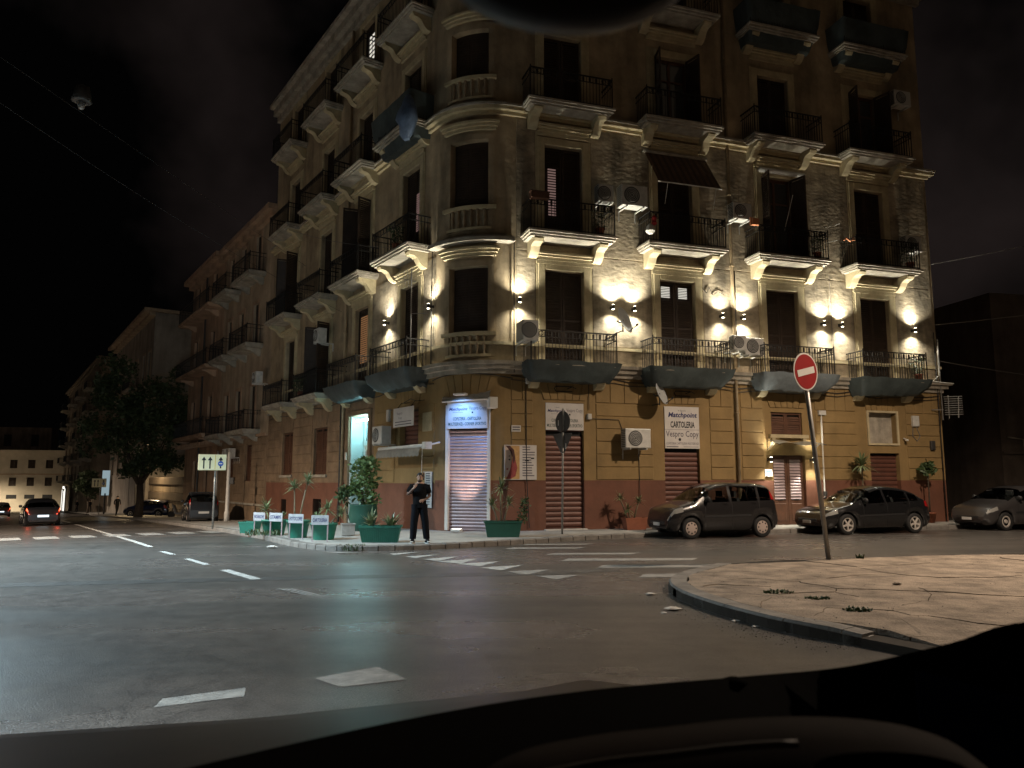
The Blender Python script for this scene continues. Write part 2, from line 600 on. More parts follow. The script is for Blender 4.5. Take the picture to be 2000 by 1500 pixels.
    bp.inputs['Distance'].default_value = 0.012
    nt.links.new(fine.outputs[0], bp.inputs['Height'])
    nt.links.new(bp.outputs[0], b.inputs['Normal'])
    return m
K['asphalt'] = asphalt()

def text_mesh(name, txt, height, width, material, parent, M, shear=0.0, bold=0.0, sx=None):
    """flat lettering; fitted to width x height, centred on M's origin, reading along local x, facing local -y"""
    cu = bpy.data.curves.new(name, 'FONT')
    cu.body = txt
    cu.shear = shear
    cu.offset = bold
    cu.align_x = 'CENTER'
    cu.resolution_u = 2
    tmp = bpy.data.objects.new('tmp_text', cu)
    COL.objects.link(tmp)
    bpy.context.view_layer.update()
    me = bpy.data.meshes.new_from_object(tmp)
    bpy.data.objects.remove(tmp)
    xs = [v.co.x for v in me.vertices]
    ys = [v.co.y for v in me.vertices]
    x0, x1, y0, y1 = min(xs), max(xs), min(ys), max(ys)
    kx = width / (x1 - x0)
    ky = height / (y1 - y0)
    for v in me.vertices:
        v.co = ((v.co.x - (x0 + x1) / 2) * kx, 0, (v.co.y - (y0 + y1) / 2) * ky)
    me.materials.clear()
    me.materials.append(material)
    me.name = name
    return put(bpy.data.objects.new(name, me), parent, M)

def spot(name, parent, M, energy, col, size, blend=0.6, radius=0.02):
    d = bpy.data.lights.new(name, 'SPOT')
    d.energy = energy
    d.color = col
    d.spot_size = size
    d.spot_blend = blend
    d.shadow_soft_size = radius
    return put(bpy.data.objects.new(name, d), parent, M)

def point(name, parent, loc, energy, col, radius=0.1):
    d = bpy.data.lights.new(name, 'POINT')
    d.energy = energy
    d.color = col
    d.shadow_soft_size = radius
    return put(bpy.data.objects.new(name, d), parent, Matrix.Translation(loc))

DOWN = Matrix.Identity(4)                     # a spot points along its -z
UP = Matrix.Rotation(math.pi, 4, 'X')
# ------------------------------------------------------------------ road (one sheet to the horizon)
def lin(a, b, n):
    return [a + (b - a) * i / n for i in range(n + 1)]
gx = [-900, -500, -300, -200] + lin(-150, -40, 22) + lin(-38, 40, 39) + [60, 100, 200, 500, 900]
gy = [-400, -100, -40, -20] + lin(-10, 70, 40) + lin(75, 200, 25) + [260, 400, 700, 1200]
mb = MB()
mb.grid([[(x, y, gz(x, y)) for x in gx] for y in gy])
road = mb.build('road', K['asphalt'], smooth=True)
tag(road, 'dark worn asphalt of the crossing and both streets', kind='structure')

def seg_pts(poly, step):
    out = []
    for i in range(len(poly) - 1):
        a, b = poly[i], poly[i + 1]
        L = math.hypot(b[0] - a[0], b[1] - a[1])
        n = max(1, round(L / step))
        for k in range(n):
            t = k / n
            out.append((a[0] + (b[0] - a[0]) * t, a[1] + (b[1] - a[1]) * t))
    out.append(poly[-1])
    return out

def smooth_poly(p, it=2):
    for _ in range(it):
        q = [p[0]]
        for i in range(len(p) - 1):
            a, b = p[i], p[i + 1]
            q.append((a[0] * .75 + b[0] * .25, a[1] * .75 + b[1] * .25))
            q.append((a[0] * .25 + b[0] * .75, a[1] * .25 + b[1] * .75))
        q.append(p[-1])
        p = q
    return p

# ------------------------------------------------------------------ pavement round the corner building
kerb_line = [(-110, 178), (-31.5, 61.5), (-12.4, 31.3), (-8.1, 24.0), (-5.7, 19.6), (-4.6, 18.35), (-3.4, 18.15), (-1.74, 18.65), (-0.54, 19.5), (0.8, 20.5), (2.2, 21.55), (3.9, 22.75), (26.0, 29.95)]
kp = smooth_poly(kerb_line, 2)
kp = seg_pts(kp, 0.95)
def wall_side(x, y):
    """point of the building line behind a kerb point"""
    w = (x - CX) * LX + (y - CY) * LY
    u = (x - CX) * RX + (y - CY) * RY
    if u > 0.3 and u > w:
        return on_right(u, -0.6)
    if w > 0.3:
        return on_left(w, -0.6)
    return (CX + 0.15, CY + 0.9)
mb = MB()
rows = []
for (x, y) in kp:
    bx, by = wall_side(x, y)
    rows.append([(x + (bx - x) * t, y + (by - y) * t, gz(x + (bx - x) * t, y + (by - y) * t) + 0.12) for t in (0.02, .25, .5, .75, 1)])
mb.grid(rows)
pav = mb.build('pavement', K['pave'], smooth=True)
tag(pav, 'grey concrete pavement running round the corner building', kind='structure')
# kerb stones, one by one
for i in range(len(kp) - 1):
    (x0, y0), (x1, y1) = kp[i], kp[i + 1]
    L = math.hypot(x1 - x0, y1 - y0)
    if L < 0.05:
        continue
    if y0 > 80:
        continue
    dx, dy = (x1 - x0) / L, (y1 - y0) / L
    nx, ny = -dy, dx                      # to the building side (line runs left to right seen from the road)
    g = 0.012
    j = random.uniform(-.008, .008)
    vs = []
    for zz, inn in ((-0.15, 0.0), (0.105 + j, 0.0), (0.128 + j, 0.022), (0.128 + j, 0.24), (-0.15, 0.24)):
        for t in (g, L - g):
            px, py = x0 + dx * t + nx * inn, y0 + dy * t + ny * inn
            vs.append((px, py, gz(px, py) + zz))
    fs = [(0, 1, 3, 2), (2, 3, 5, 4), (4, 5, 7, 6), (6, 7, 9, 8), (0, 2, 4, 6, 8), (1, 9, 7, 5, 3)]
    MB().add(vs, fs).build('kerb_stone', K['kerb'], pav)

# ------------------------------------------------------------------ traffic island of broken slabs, on the right
isl = [(2.95, 13.1), (2.55, 12.45), (2.33, 11.6), (2.33, 10.7), (2.55, 9.68), (2.87, 8.78), (3.15, 8.3), (3.5, 7.85), (4.0, 7.0), (9.2, -1.0), (30, -1.0), (30, 23.2), (14, 17.6), (8.6, 15.75), (6.2, 15.2), (4.95, 14.95), (3.8, 14.3)]
HT = 0.14
def isl_h(x, y):
    """the pavement drops to the road at the ramp near the front corner"""
    d = max(0.0, min(1.0, (8.1 - y - (x - 3.4) * 0.35) / 0.9))
    return HT * (1 - 0.85 * d)
def sh_in(poly, d):
    out = []
    n = len(poly)
    for i in range(n):
        a, b, c = Vector(poly[i - 1]), Vector(poly[i]), Vector(poly[(i + 1) % n])
        e1 = (b - a).normalized()
        e2 = (c - b).normalized()
        nn = Vector((-(e1.y + e2.y), e1.x + e2.x))
        if nn.length < 1e-6:
            nn = Vector((-e1.y, e1.x))
        nn.normalize()
        out.append((b.x + nn.x * d, b.y + nn.y * d))
    return out
mb = MB()
top = [(x, y, isl_h(x, y) - 0.03) for x, y in isl]
mb.poly(top)
n = len(isl)
for i in range(n):
    a, b = isl[i], isl[(i + 1) % n]
    mb.quad((a[0], a[1], -0.1), (b[0], b[1], -0.1), top[(i + 1) % n], top[i])
island = mb.build('traffic_island', K['soil'])
tag(island, 'raised corner pavement of cracked concrete slabs on the right', kind='structure')
# broken slabs: cells of scattered points, edges roughened, each a piece of its own
def clip(poly, a, b, c):
    """keep ax+by<=c"""
    out = []
    for i in range(len(poly)):
        p, q = poly[i], poly[(i + 1) % len(poly)]
        sp, sq = a * p[0] + b * p[1] - c, a * q[0] + b * q[1] - c
        if sp <= 0:
            out.append(p)
        if (sp < 0 < sq) or (sq < 0 < sp):
            t = sp / (sp - sq)
            out.append((p[0] + (q[0] - p[0]) * t, p[1] + (q[1] - p[1]) * t))
    return out
rs = random.Random(11)
seeds = []
tries = 0
while len(seeds) < 78 and tries < 9000:
    tries += 1
    x, y = rs.uniform(2.3, 16), rs.uniform(2.5, 18)
    near = math.hypot(x - 3.6, y - 9.5)
    dmin = 0.33 + 0.16 * near
    if all(math.hypot(x - a, y - b) > dmin for a, b in seeds):
        seeds.append((x, y))
inner = isl[:]
def jit(p, q, depth):
    if depth == 0:
        return [p]
    k = (round(p[0] + q[0], 3), round(p[1] + q[1], 3))
    r2 = random.Random(hash(k) % 100003)
    L = math.hypot(q[0] - p[0], q[1] - p[1])
    m = ((p[0] + q[0]) / 2, (p[1] + q[1]) / 2)
    if L > 0.18:
        s = 1 if (p < q) else -1
        o = r2.uniform(-.09, .09) * L * s
        m = (m[0] - (q[1] - p[1]) / L * o, m[1] + (q[0] - p[0]) / L * o)
    return jit(p, m, depth - 1) + jit(m, q, depth - 1)
def inside(poly, x, y):
    c = False
    for i in range(len(poly)):
        a, b = poly[i], poly[i - 1]
        if (a[1] > y) != (b[1] > y) and x < (b[0] - a[0]) * (y - a[1]) / (b[1] - a[1]) + a[0]:
            c = not c
    return c
edge = [(isl[i], isl[(i + 1) % n]) for i in range(n)]
def clip_island(cell):
    """near the outline cut the cell by the nearest outline edges (outline is nearly convex there)"""
    cx = sum(p[0] for p in cell) / len(cell)
    cy = sum(p[1] for p in cell) / len(cell)
    for (a, b) in edge:
        ex, ey = b[0] - a[0], b[1] - a[1]
        L = math.hypot(ex, ey)
        nx, ny = ey / L, -ex / L           # outward for this winding
        ins = 0.27 if (a[0] < 3.3 and a[1] < 13.2 and a[1] > 8.2) else 0.02
        mid = ((a[0] + b[0]) / 2, (a[1] + b[1]) / 2)
        c = nx * a[0] + ny * a[1] - ins
        cell = clip(cell, nx, ny, c)
        if len(cell) < 3:
            return []
    return cell
# the outline runs clockwise or not: make outward normals right
area = sum(isl[i][0] * isl[(i + 1) % n][1] - isl[(i + 1) % n][0] * isl[i][1] for i in range(n))
if area < 0:
    edge = [(b, a) for a, b in edge]
for i, s in enumerate(seeds):
    cell = [(s[0] - 4, s[1] - 4), (s[0] + 4, s[1] - 4), (s[0] + 4, s[1] + 4), (s[0] - 4, s[1] + 4)]
    for j2, q in enumerate(seeds):
        if j2 == i:
            continue
        a, b = q[0] - s[0], q[1] - s[1]
        c = (q[0] ** 2 + q[1] ** 2 - s[0] ** 2 - s[1] ** 2) / 2
        cell = clip(cell, a, b, c)
        if len(cell) < 3:
            break
    if len(cell) < 3:
        continue
    cell = clip_island(cell)
    if len(cell) < 3:
        continue
    pts = []
    for k in range(len(cell)):
        pts += jit(cell[k], cell[(k + 1) % len(cell)], 2)
    cx = sum(p[0] for p in pts) / len(pts)
    cy = sum(p[1] for p in pts) / len(pts)
    rad = max(math.hypot(p[0] - cx, p[1] - cy) for p in pts)
    gap = rs.choice((0.002, 0.004, 0.007, 0.013))
    k = 1 - gap / max(rad, .1)
    tx, ty, tz = rs.uniform(-.006, .006), rs.uniform(-.006, .006), rs.uniform(-.006, .006)
    topv = []
    botv = []
    for p in pts:
        x, y = cx + (p[0] - cx) * k, cy + (p[1] - cy) * k
        zt = isl_h(x, y) + tz + tx * (x - cx) + ty * (y - cy)
        topv.append((x, y, zt))
        botv.append((x, y, isl_h(x, y) - 0.06))
    mb = MB()
    m = len(pts)
    mb.add(topv + botv, [tuple(range(m))] + [(q, m + q, m + (q + 1) % m, (q + 1) % m) for q in range(m)])
    mb.build('slab', K['slab'], island)
# kerb of the island: long curved stones
kis = smooth_poly([(3.8, 14.3), (2.95, 13.1), (2.55, 12.45), (2.33, 11.6), (2.33, 10.7), (2.55, 9.68), (2.87, 8.78), (3.15, 8.3), (3.5, 7.85)], 2)
kis = seg_pts(kis, 0.25)
def kerb_run(pts, wid, name, parent, mt, rot=1):
    vs = []
    m = len(pts)
    for i, (x, y) in enumerate(pts):
        a = pts[max(0, i - 1)]
        b = pts[min(m - 1, i + 1)]
        L = math.hypot(b[0] - a[0], b[1] - a[1])
        nx, ny = -(b[1] - a[1]) / L * rot, (b[0] - a[0]) / L * rot
        h = isl_h(x, y)
        for inn, zz in ((0, -0.1), (0.0, h - 0.02), (0.02, h + 0.004), (wid, h + 0.004), (wid, -0.1)):
            vs.append((x + nx * inn, y + ny * inn, zz))
    fs = []
    for i in range(m - 1):
        for k in range(4):
            fs.append((i * 5 + k, (i + 1) * 5 + k, (i + 1) * 5 + k + 1, i * 5 + k + 1))
    fs += [(0, 1, 2, 3, 4), tuple((m - 1) * 5 + k for k in (4, 3, 2, 1, 0))]
    return MB().add(vs, fs).build(name, mt, parent)
i = 0
while i < len(kis) - 2:
    step = rs.choice((3, 4, 5))
    part = kis[i:i + step + 1]
    if len(part) > 1:
        a, b = part[0], part[1]
        L = math.hypot(b[0] - a[0], b[1] - a[1])
        part[0] = (a[0] + (b[0] - a[0]) / L * .012, a[1] + (b[1] - a[1]) / L * .012)
        kerb_run(part, 0.26, 'kerb_stone', island, K['kerb'])
    i += step
# weeds in the cracks of the island
def weed(name, x, y, z, n, r, h, seed, label, cat='weeds'):
    q = random.Random(seed)
    mb = MB()
    for _ in range(n):
        a = q.uniform(0, 6.28)
        d = r * math.sqrt(q.random())
        bx, by = x + math.cos(a) * d * 1.5, y + math.sin(a) * d
        a2 = q.uniform(0, 6.28)
        hh = h * q.uniform(.4, 1)
        lx, ly = math.cos(a2) * hh * .7, math.sin(a2) * hh * .7
        wx, wy = -math.sin(a2) * .012, math.cos(a2) * .012
        mb.add([(bx - wx, by - wy, z), (bx + wx, by + wy, z), (bx + lx * .5 + wx, by + ly * .5 + wy, z + hh * .8), (bx + lx * .5 - wx, by + ly * .5 - wy, z + hh * .8), (bx + lx, by + ly, z + hh)],
               [(0, 1, 2, 3), (3, 2, 4)])
    o = mb.build(name, K['leaf'])
    return tag(o, label, cat, 'weeds growing in pavement cracks')
weed('weed_tuft', 3.62, 10.55, .12, 150, .13, .06, 1, 'low green weeds in slab crack nearest the no entry sign')
weed('weed_tuft', 3.95, 10.05, .12, 110, .11, .05, 2, 'thin strip of weeds between two cracked slabs')
weed('weed_tuft', 4.05, 9.15, .12, 130, .11, .06, 3, 'weed patch on the cracked slabs closest to the broken kerb end')
weed('weed_tuft', 6.75, 15.0, .12, 26, .04, .13, 4, 'small upright dark weed right of the no entry post')
weed('weed_tuft', -3.75, 18.35, .0, 160, .22, .16, 5, 'green weeds at kerb below the ribbed green planter')
weed('weed_tuft', -7.1, 22.0, .1, 160, .35, .2, 6, 'weeds round the feet of the four small signs')

# ------------------------------------------------------------------ painted markings, 4 mm sheets
def sheet(pts, mt, parent, name, dz=0.004, nsub=1):
    return MB().poly([(x, y, gz(x, y) + dz) for x, y in pts]).build(name, mt, parent)
def mark_root(name, x, y, label):
    o = empty(name, at(x, y, 0))
    return tag(o, label, kind='structure')
# dashed lane line on the main street
lane = mark_root('lane_marking', -5, 14, 'dashed white lane line along the main street')
def lane_dash(a, b, wd=0.13, mt=None):
    dx, dy = b[0] - a[0], b[1] - a[1]
    L = math.hypot(dx, dy)
    nx, ny = -dy / L * wd / 2, dx / L * wd / 2
    m = max(1, int(L / 3))
    for k in range(m):
        p = (a[0] + dx * k / m, a[1] + dy * k / m)
        q = (a[0] + dx * (k + 1) / m, a[1] + dy * (k + 1) / m)
        sheet([(p[0] - nx, p[1] - ny), (q[0] - nx, q[1] - ny), (q[0] + nx, q[1] + ny), (p[0] + nx, p[1] + ny)], mt or K['paint'], lane, 'dash', 0.006)
lane_dash((-42, 70.0), (-9.16, 19.6), 0.15)
lane_dash((-8.25, 18.2), (-7.62, 17.4))
lane_dash((-6.92, 16.45), (-6.0, 15.25))
lane_dash((-5.35, 14.4), (-4.3, 13.05), 0.17)
for o_ in (-0.09, 0.0, 0.09):
    lane_dash((-3.5 + o_, 11.95), (-2.6 + o_, 10.95), 0.035, K['paint_worn'])
# zebra across the main street, far left
zeb = mark_root('zebra_crossing', -15, 26, 'faded zebra crossing over the main street')
for i in range(9):
    cx, cy = -16.35 + i * 0.86, 25.0 + i * 0.62
    a = (LX * 1.1, LY * 1.1)
    b = (0.30 * RX, 0.30 * RY + .1)
    sheet([(cx - a[0] - b[0], cy - a[1] - b[1]), (cx - a[0] + b[0], cy - a[1] + b[1]), (cx + a[0] + b[0], cy + a[1] + b[1]), (cx + a[0] - b[0], cy + a[1] - b[1])], K['paint_worn'], zeb, 'stripe', 0.006)
# zebra across the side street
zeb2 = mark_root('zebra_crossing', 2.5, 16, 'worn wide zebra stripes over the side street by the no entry sign')
for (x0, x1, y, hw) in ((0.75, 2.7, 17.45, .2), (1.0, 3.75, 16.2, .25), (1.6, 4.25, 14.95, .25), (2.15, 3.0, 13.5, .25), (-0.2, 1.6, 18.9, .2), (0.2, 1.9, 20.0, .15)):
    sheet([(x0, y - hw), (x1, y - hw + .1), (x1 + .25, y + hw + .1), (x0 + .2, y + hw)], K['paint_worn'], zeb2, 'stripe', 0.005)
# give-way triangles
giv = mark_root('give_way_line', -1, 16, 'row of white give way triangles across the side street mouth')
T = [((-2.78, 17.55), (-2.15, 18.0), (-2.62, 17.2)), ((-2.34, 16.85), (-1.62, 17.4), (-2.05, 16.55)), ((-1.88, 16.3), (-1.15, 16.95), (-1.5, 15.95)),
     ((-1.5, 15.85), (-.72, 16.45), (-1.02, 15.45)), ((-1.1, 15.4), (-.25, 15.9), (-.62, 14.95)), ((-.62, 14.75), (.22, 15.2), (-.2, 14.3)), ((-.1, 14.15), (.72, 14.45), (.25, 13.65)), ((.4, 13.5), (1.2, 13.65), (.75, 13.0)),
     ((-4.6, 18.05), (-3.5, 17.9), (-4.0, 17.65))]
for i, t in enumerate(T):
    sheet(t, K['paint'] if i < 6 else K['paint_worn'], giv, 'triangle', 0.005)
# two blocks of an old stop line in the foreground
blk = mark_root('stop_line', -2, 6.4, 'worn white blocks of a stop line on the near road')
sheet([(-2.62, 5.8), (-2.06, 6.08), (-2.13, 6.33), (-2.66, 6.02)], K['paint_worn'], blk, 'block', 0.005)
sheet([(-1.66, 6.62), (-1.38, 6.34), (-.88, 6.58), (-1.2, 7.02)], K['paint_worn'], blk, 'block', 0.005)
# mended strips of darker asphalt (long seams across the carriageway)
K['patch'] = mat('asphalt_patch', (0.072, 0.069, 0.065), 0.36, 0.45, 2.5, 0.3, 60)
seam = mark_root('asphalt_repair', -6, 12, 'dark mended trench strip running across the road')
pts = [(-16, 10.4), (-9, 11.9), (-4, 12.9), (0.5, 13.6), (2.0, 14.2)]
for a, b in zip(pts[:-1], pts[1:]):
    sheet([(a[0], a[1]), (b[0], b[1]), (b[0], b[1] + .55), (a[0], a[1] + .5)], K['patch'], seam, 'strip', 0.003)

# grit and crumbs swept against the kerbs: too many to count
q = random.Random(77)
mb = MB()
def crumb(x, y, z, s):
    a = q.uniform(0, 6.28)
    p = [(x + math.cos(a + k * 2.1) * s * q.uniform(.6, 1.2), y + math.sin(a + k * 2.1) * s * q.uniform(.6, 1.2), z) for k in range(3)]
    mb.add(p + [(x, y, z + s * q.uniform(.5, 1.0))], [(0, 1, 3), (1, 2, 3), (2, 0, 3)])
for k in range(900):
    i = q.randrange(len(kis) - 1)
    a = kis[i]
    d = abs(q.gauss(0, .28)) + .02
    crumb(a[0] - d * .9 + q.uniform(-.1, .1), a[1] - d * .35 + q.uniform(-.15, .15), .001, q.uniform(.004, .013))
for k in range(700):
    i = q.randrange(len(kp) - 1)
    a = kp[i]
    if a[1] > 35:
        continue
    d = abs(q.gauss(0, .3)) + .02
    x, y = a[0] + q.uniform(-.3, .3), a[1] - d
    crumb(x, y, gz(x, y) + .001, q.uniform(.006, .02))
for k in range(500):
    x, y = q.uniform(2.8, 9), q.uniform(7.8, 15)
    if inside(isl, x, y):
        crumb(x, y, isl_h(x, y) + .004, q.uniform(.004, .012))
tag(mb.build('street_grit', K['kerb']), 'grit and crumbs scattered along the kerbs', kind='stuff')

# ------------------------------------------------------------------ corner building
TAN = 1.55
_th = math.acos(max(-1, min(1, RX * LX + RY * LY)))          # inner angle of the corner
RAD = TAN * math.tan(_th / 2)
OX, OY = CX + RX * TAN - NRX * RAD, CY + RY * TAN - NRY * RAD  # centre of the round corner
PH_R = math.atan2(NRY, NRX)
PH_L = math.atan2(NLY, NLX)
while PH_L > PH_R:
    PH_L -= 2 * math.pi
if PH_R - PH_L > math.pi:
    PH_L += 2 * math.pi
ARC = (PH_R - PH_L) * RAD
def arc(s, d, z):
    """s metres from the left tangent point, d outwards"""
    ph = PH_L + s / RAD
    return (OX + (RAD + d) * math.cos(ph), OY + (RAD + d) * math.sin(ph), z)
PH_M = (PH_L + PH_R) / 2
_mx, _my, _ = arc(ARC / 2, 0, 0)
M_T = Matrix.Translation((_mx, _my, 0)) @ Matrix.Rotation(PH_M + math.pi / 2, 4, 'Z')   # flat frame at the round corner

bld = empty('corner_building', at(CX, CY, 0))
tag(bld, 'five storey ochre and stained plaster corner building with balconies and rounded corner', 'building')

END_R, END_L = 18.9, 19.5
def wall(M, u0, u1, z0, z1, holes, name, mt, parent=bld, depth=0.28, y=0.0):
    us = sorted({u0, u1} | {v for h in holes for v in h[:2] if u0 < v < u1})
    zs = sorted({z0, z1} | {v for h in holes for v in h[2:] if z0 < v < z1})
    mb = MB()
    def solid(uc, zc):
        return not any(h[0] < uc < h[1] and h[2] < zc < h[3] for h in holes)
    for i in range(len(us) - 1):
        for j in range(len(zs) - 1):
            a, b, c, d = us[i], us[i + 1], zs[j], zs[j + 1]
            if solid((a + b) / 2, (c + d) / 2):
                mb.quad((a, y, c), (b, y, c), (b, y, d), (a, y, d))
    for h in holes:
        a, b, c, d = max(h[0], u0), min(h[1], u1), max(h[2], z0), min(h[3], z1)
        if a >= b or c >= d:
            continue
        mb.quad((a, y, c), (a, y + depth, c), (a, y + depth, d), (a, y, d))
        mb.quad((b, y, c), (b, y + depth, c), (b, y + depth, d), (b, y, d))
        if d == h[3]:
            mb.quad((a, y, d), (b, y, d), (b, y + depth, d), (a, y + depth, d))
        if c == h[2]:
            mb.quad((a, y, c), (b, y, c), (b, y + depth, c), (a, y + depth, c))
    return mb.build(name, mt, parent, M)

DR = [3.45, 7.62, 11.87, 16.02]             # door axes on the side-street front
DL = [3.5, 7.68, 11.8, 16.35]               # and on the main-street front (distance from the corner)
FZ = [5.25, 9.48, 13.86, 18.05]             # balcony floors
FT = [8.43, 12.68, 16.6, 20.6]              # door heads
HW = 0.67
hr = [(c - HW, c + HW, FZ[f], FT[f]) for c in DR for f in range(4)]
hl = [(-c - HW, -c + HW, FZ[f], FT[f]) for c in DL for f in range(4)]
g_r = [(2.77, 4.08, 0.1, 4.1), (6.98, 8.3, 0.1, 4.1), (11.2, 12.55, 0.1, 2.52), (11.2, 12.5, 3.25, 4.03), (15.42, 16.76, 0.1, 2.64), (15.42, 16.7, 3.0, 4.13)]
g_l = [(-8.6, -6.75, -0.5, 4.15), (-4.15, -2.75, 2.5, 4.1), (-12.7, -11.1, 1.9, 3.92), (-17.1, -15.55, 1.9, 3.92), (-12.6, -11.6, 0.15, 0.85), (-17.0, -16.2, 0.0, 0.75)]
GF = 5.0
wall(M_R, TAN, END_R, -0.3, 1.65, g_r, 'dado', K['dado'])
wall(M_R, TAN, END_R, 1.65, GF, g_r, 'ground_floor_wall', K['ochre'])
wall(M_R, TAN, END_R, GF, 21.6, hr, 'upper_wall', K['plaster'])
wall(M_L, -END_L, -TAN, -1.2, 1.55, g_l, 'dado', K['dado'], depth=0.5)
wall(M_L, -6.3, -TAN, 1.55, GF, g_l, 'ground_floor_wall', K['ochre'], depth=0.5)
wall(M_L, -END_L, -6.3, 1.55, GF, g_l, 'ground_floor_wall', K['brown_stone'], depth=0.5)
wall(M_L, -END_L, -TAN, GF, 21.6, hl, 'upper_wall', K['plaster'])
# rough old plaster between the window surrounds, a little proud of the wall
def field(M, a, b, z0, z1, nm='plaster_field'):
    MB().bbox(a, b, -0.02, 0.01, z0, z1, 0.012).build(nm, K['rough_plaster'], bld, M)
gaps_r = [(TAN + 0.25, DR[0] - 1.0)] + [(DR[i] + 1.0, DR[i + 1] - 1.0) for i in range(3)] + [(DR[3] + 1.0, END_R - .12)]
for (a, b) in gaps_r:
    field(M_R, a, b, 6.0, 9.0)
    field(M_R, a, b, 9.02, 13.45)
    field(M_R, a, b, 5.36, 5.86)
gaps_l = [(-DL[0] + 1.0, -TAN - .1), (-DL[1] + 1.0, -DL[0] - 1.0)]
for (a, b) in gaps_l:
    field(M_L, a, b, 6.0, 9.0)
# back and end walls
bk = MB()
p1, p2 = on_right(END_R, 0), on_left(END_L, 0)
q1, q2 = on_right(END_R, -9), on_left(END_L, -9)
qc = (OX + 3.0, OY + 8.0)
for a, b in ((p1, q1), (q1, qc), (qc, q2), (q2, p2)):
    bk.quad((a[0], a[1], -1.2), (b[0], b[1], -1.2), (b[0], b[1], 21.6), (a[0], a[1], 21.6))
bk.build('end_wall', K['plaster'], bld)
cr = [arc(ARC * i / 10, 0, 21.6) for i in range(11)]
MB().poly([(*p1, 21.6), (*q1, 21.6), (*qc, 21.6), (*q2, 21.6), (*p2, 21.6)] + cr).build('roof', K['tile_roof'], bld)

# --- round corner
def arc_wall(z0, z1, holes, name, mt, n=20, depth=.28):
    ss = sorted({ARC * i / n for i in range(n + 1)} | {v for h in holes for v in h[:2]})
    zs = sorted({z0, z1} | {v for h in holes for v in h[2:] if z0 < v < z1})
    mb = MB()
    for i in range(len(ss) - 1):
        for j in range(len(zs) - 1):
            sc, zc = (ss[i] + ss[i + 1]) / 2, (zs[j] + zs[j + 1]) / 2
            if not any(h[0] < sc < h[1] and h[2] < zc < h[3] for h in holes):
                mb.quad(arc(ss[i], 0, zs[j]), arc(ss[i + 1], 0, zs[j]), arc(ss[i + 1], 0, zs[j + 1]), arc(ss[i], 0, zs[j + 1]))
    for h in holes:
        a, b, c, d = h[0], h[1], max(h[2], z0), min(h[3], z1)
        if c >= d:
            continue
        for s in (a, b):
            mb.quad(arc(s, 0, c), arc(s, -depth, c), arc(s, -depth, d), arc(s, 0, d))
        for z in (c, d):
            inner = [x for x in ss if a <= x <= b]
            for k in range(len(inner) - 1):
                if z in h[2:]:
                    mb.quad(arc(inner[k], 0, z), arc(inner[k + 1], 0, z), arc(inner[k + 1], -depth, z), arc(inner[k], -depth, z))
    return mb.build(name, mt, bld)
def arc_box(mb, s0, s1, d0, d1, z0, z1, n=10):
    rows = []
    for i in range(n + 1):
        s = s0 + (s1 - s0) * i / n
        rows.append([arc(s, d1, z0), arc(s, d1, z1), arc(s, d0, z1), arc(s, d0, z0)])
    mb.grid(rows, closed=True)
    mb.poly(rows[0])
    mb.poly(rows[-1][::-1])
    return mb
SM = ARC / 2
win_t = [(SM - .66, SM + .66, 6.3, 8.42), (SM - .66, SM + .66, 10.42, 12.65), (SM - .66, SM + .66, 14.85, 16.5), (SM - .66, SM + .66, 19.0, 20.6)]
sh_hole = [(SM - .74, SM + .74, 0.1, 4.12)]
arc_wall(-.3, 1.65, sh_hole, 'dado', K['dado'], depth=.4)
arc_wall(1.65, GF, sh_hole, 'ground_floor_wall', K['ochre'], depth=.4)
arc_wall(GF, 21.6, win_t, 'upper_wall', K['plaster'])
def slat_leaf(w, h, step=0.075, mtf=0.05, top=0.0):
    """louvred leaf, origin bottom-left, front at y=0"""
    mb = MB()
    f = 0.07
    mb.box(0, f, 0, mtf, 0, h)
    mb.box(w - f, w, 0, mtf, 0, h)
    mb.box(f, w - f, 0, mtf, 0, f * 1.3)
    mb.box(f, w - f, 0, mtf, h - f, h)
    mb.box(f, w - f, 0, mtf, h * .48, h * .48 + f)
    z = f * 1.3 + 0.01
    while z < h - f - step:
        mb.add([(f, 0.004, z), (w - f, 0.004, z), (w - f, .038, z + step * .95), (f, .038, z + step * .95), (f, 0.016, z - .006), (w - f, 0.016, z - .006), (w - f, .048, z + step * .9), (f, .048, z + step * .9)],
               [(0, 1, 2, 3), (4, 7, 6, 5), (0, 4, 5, 1)])
        z += step
    return mb
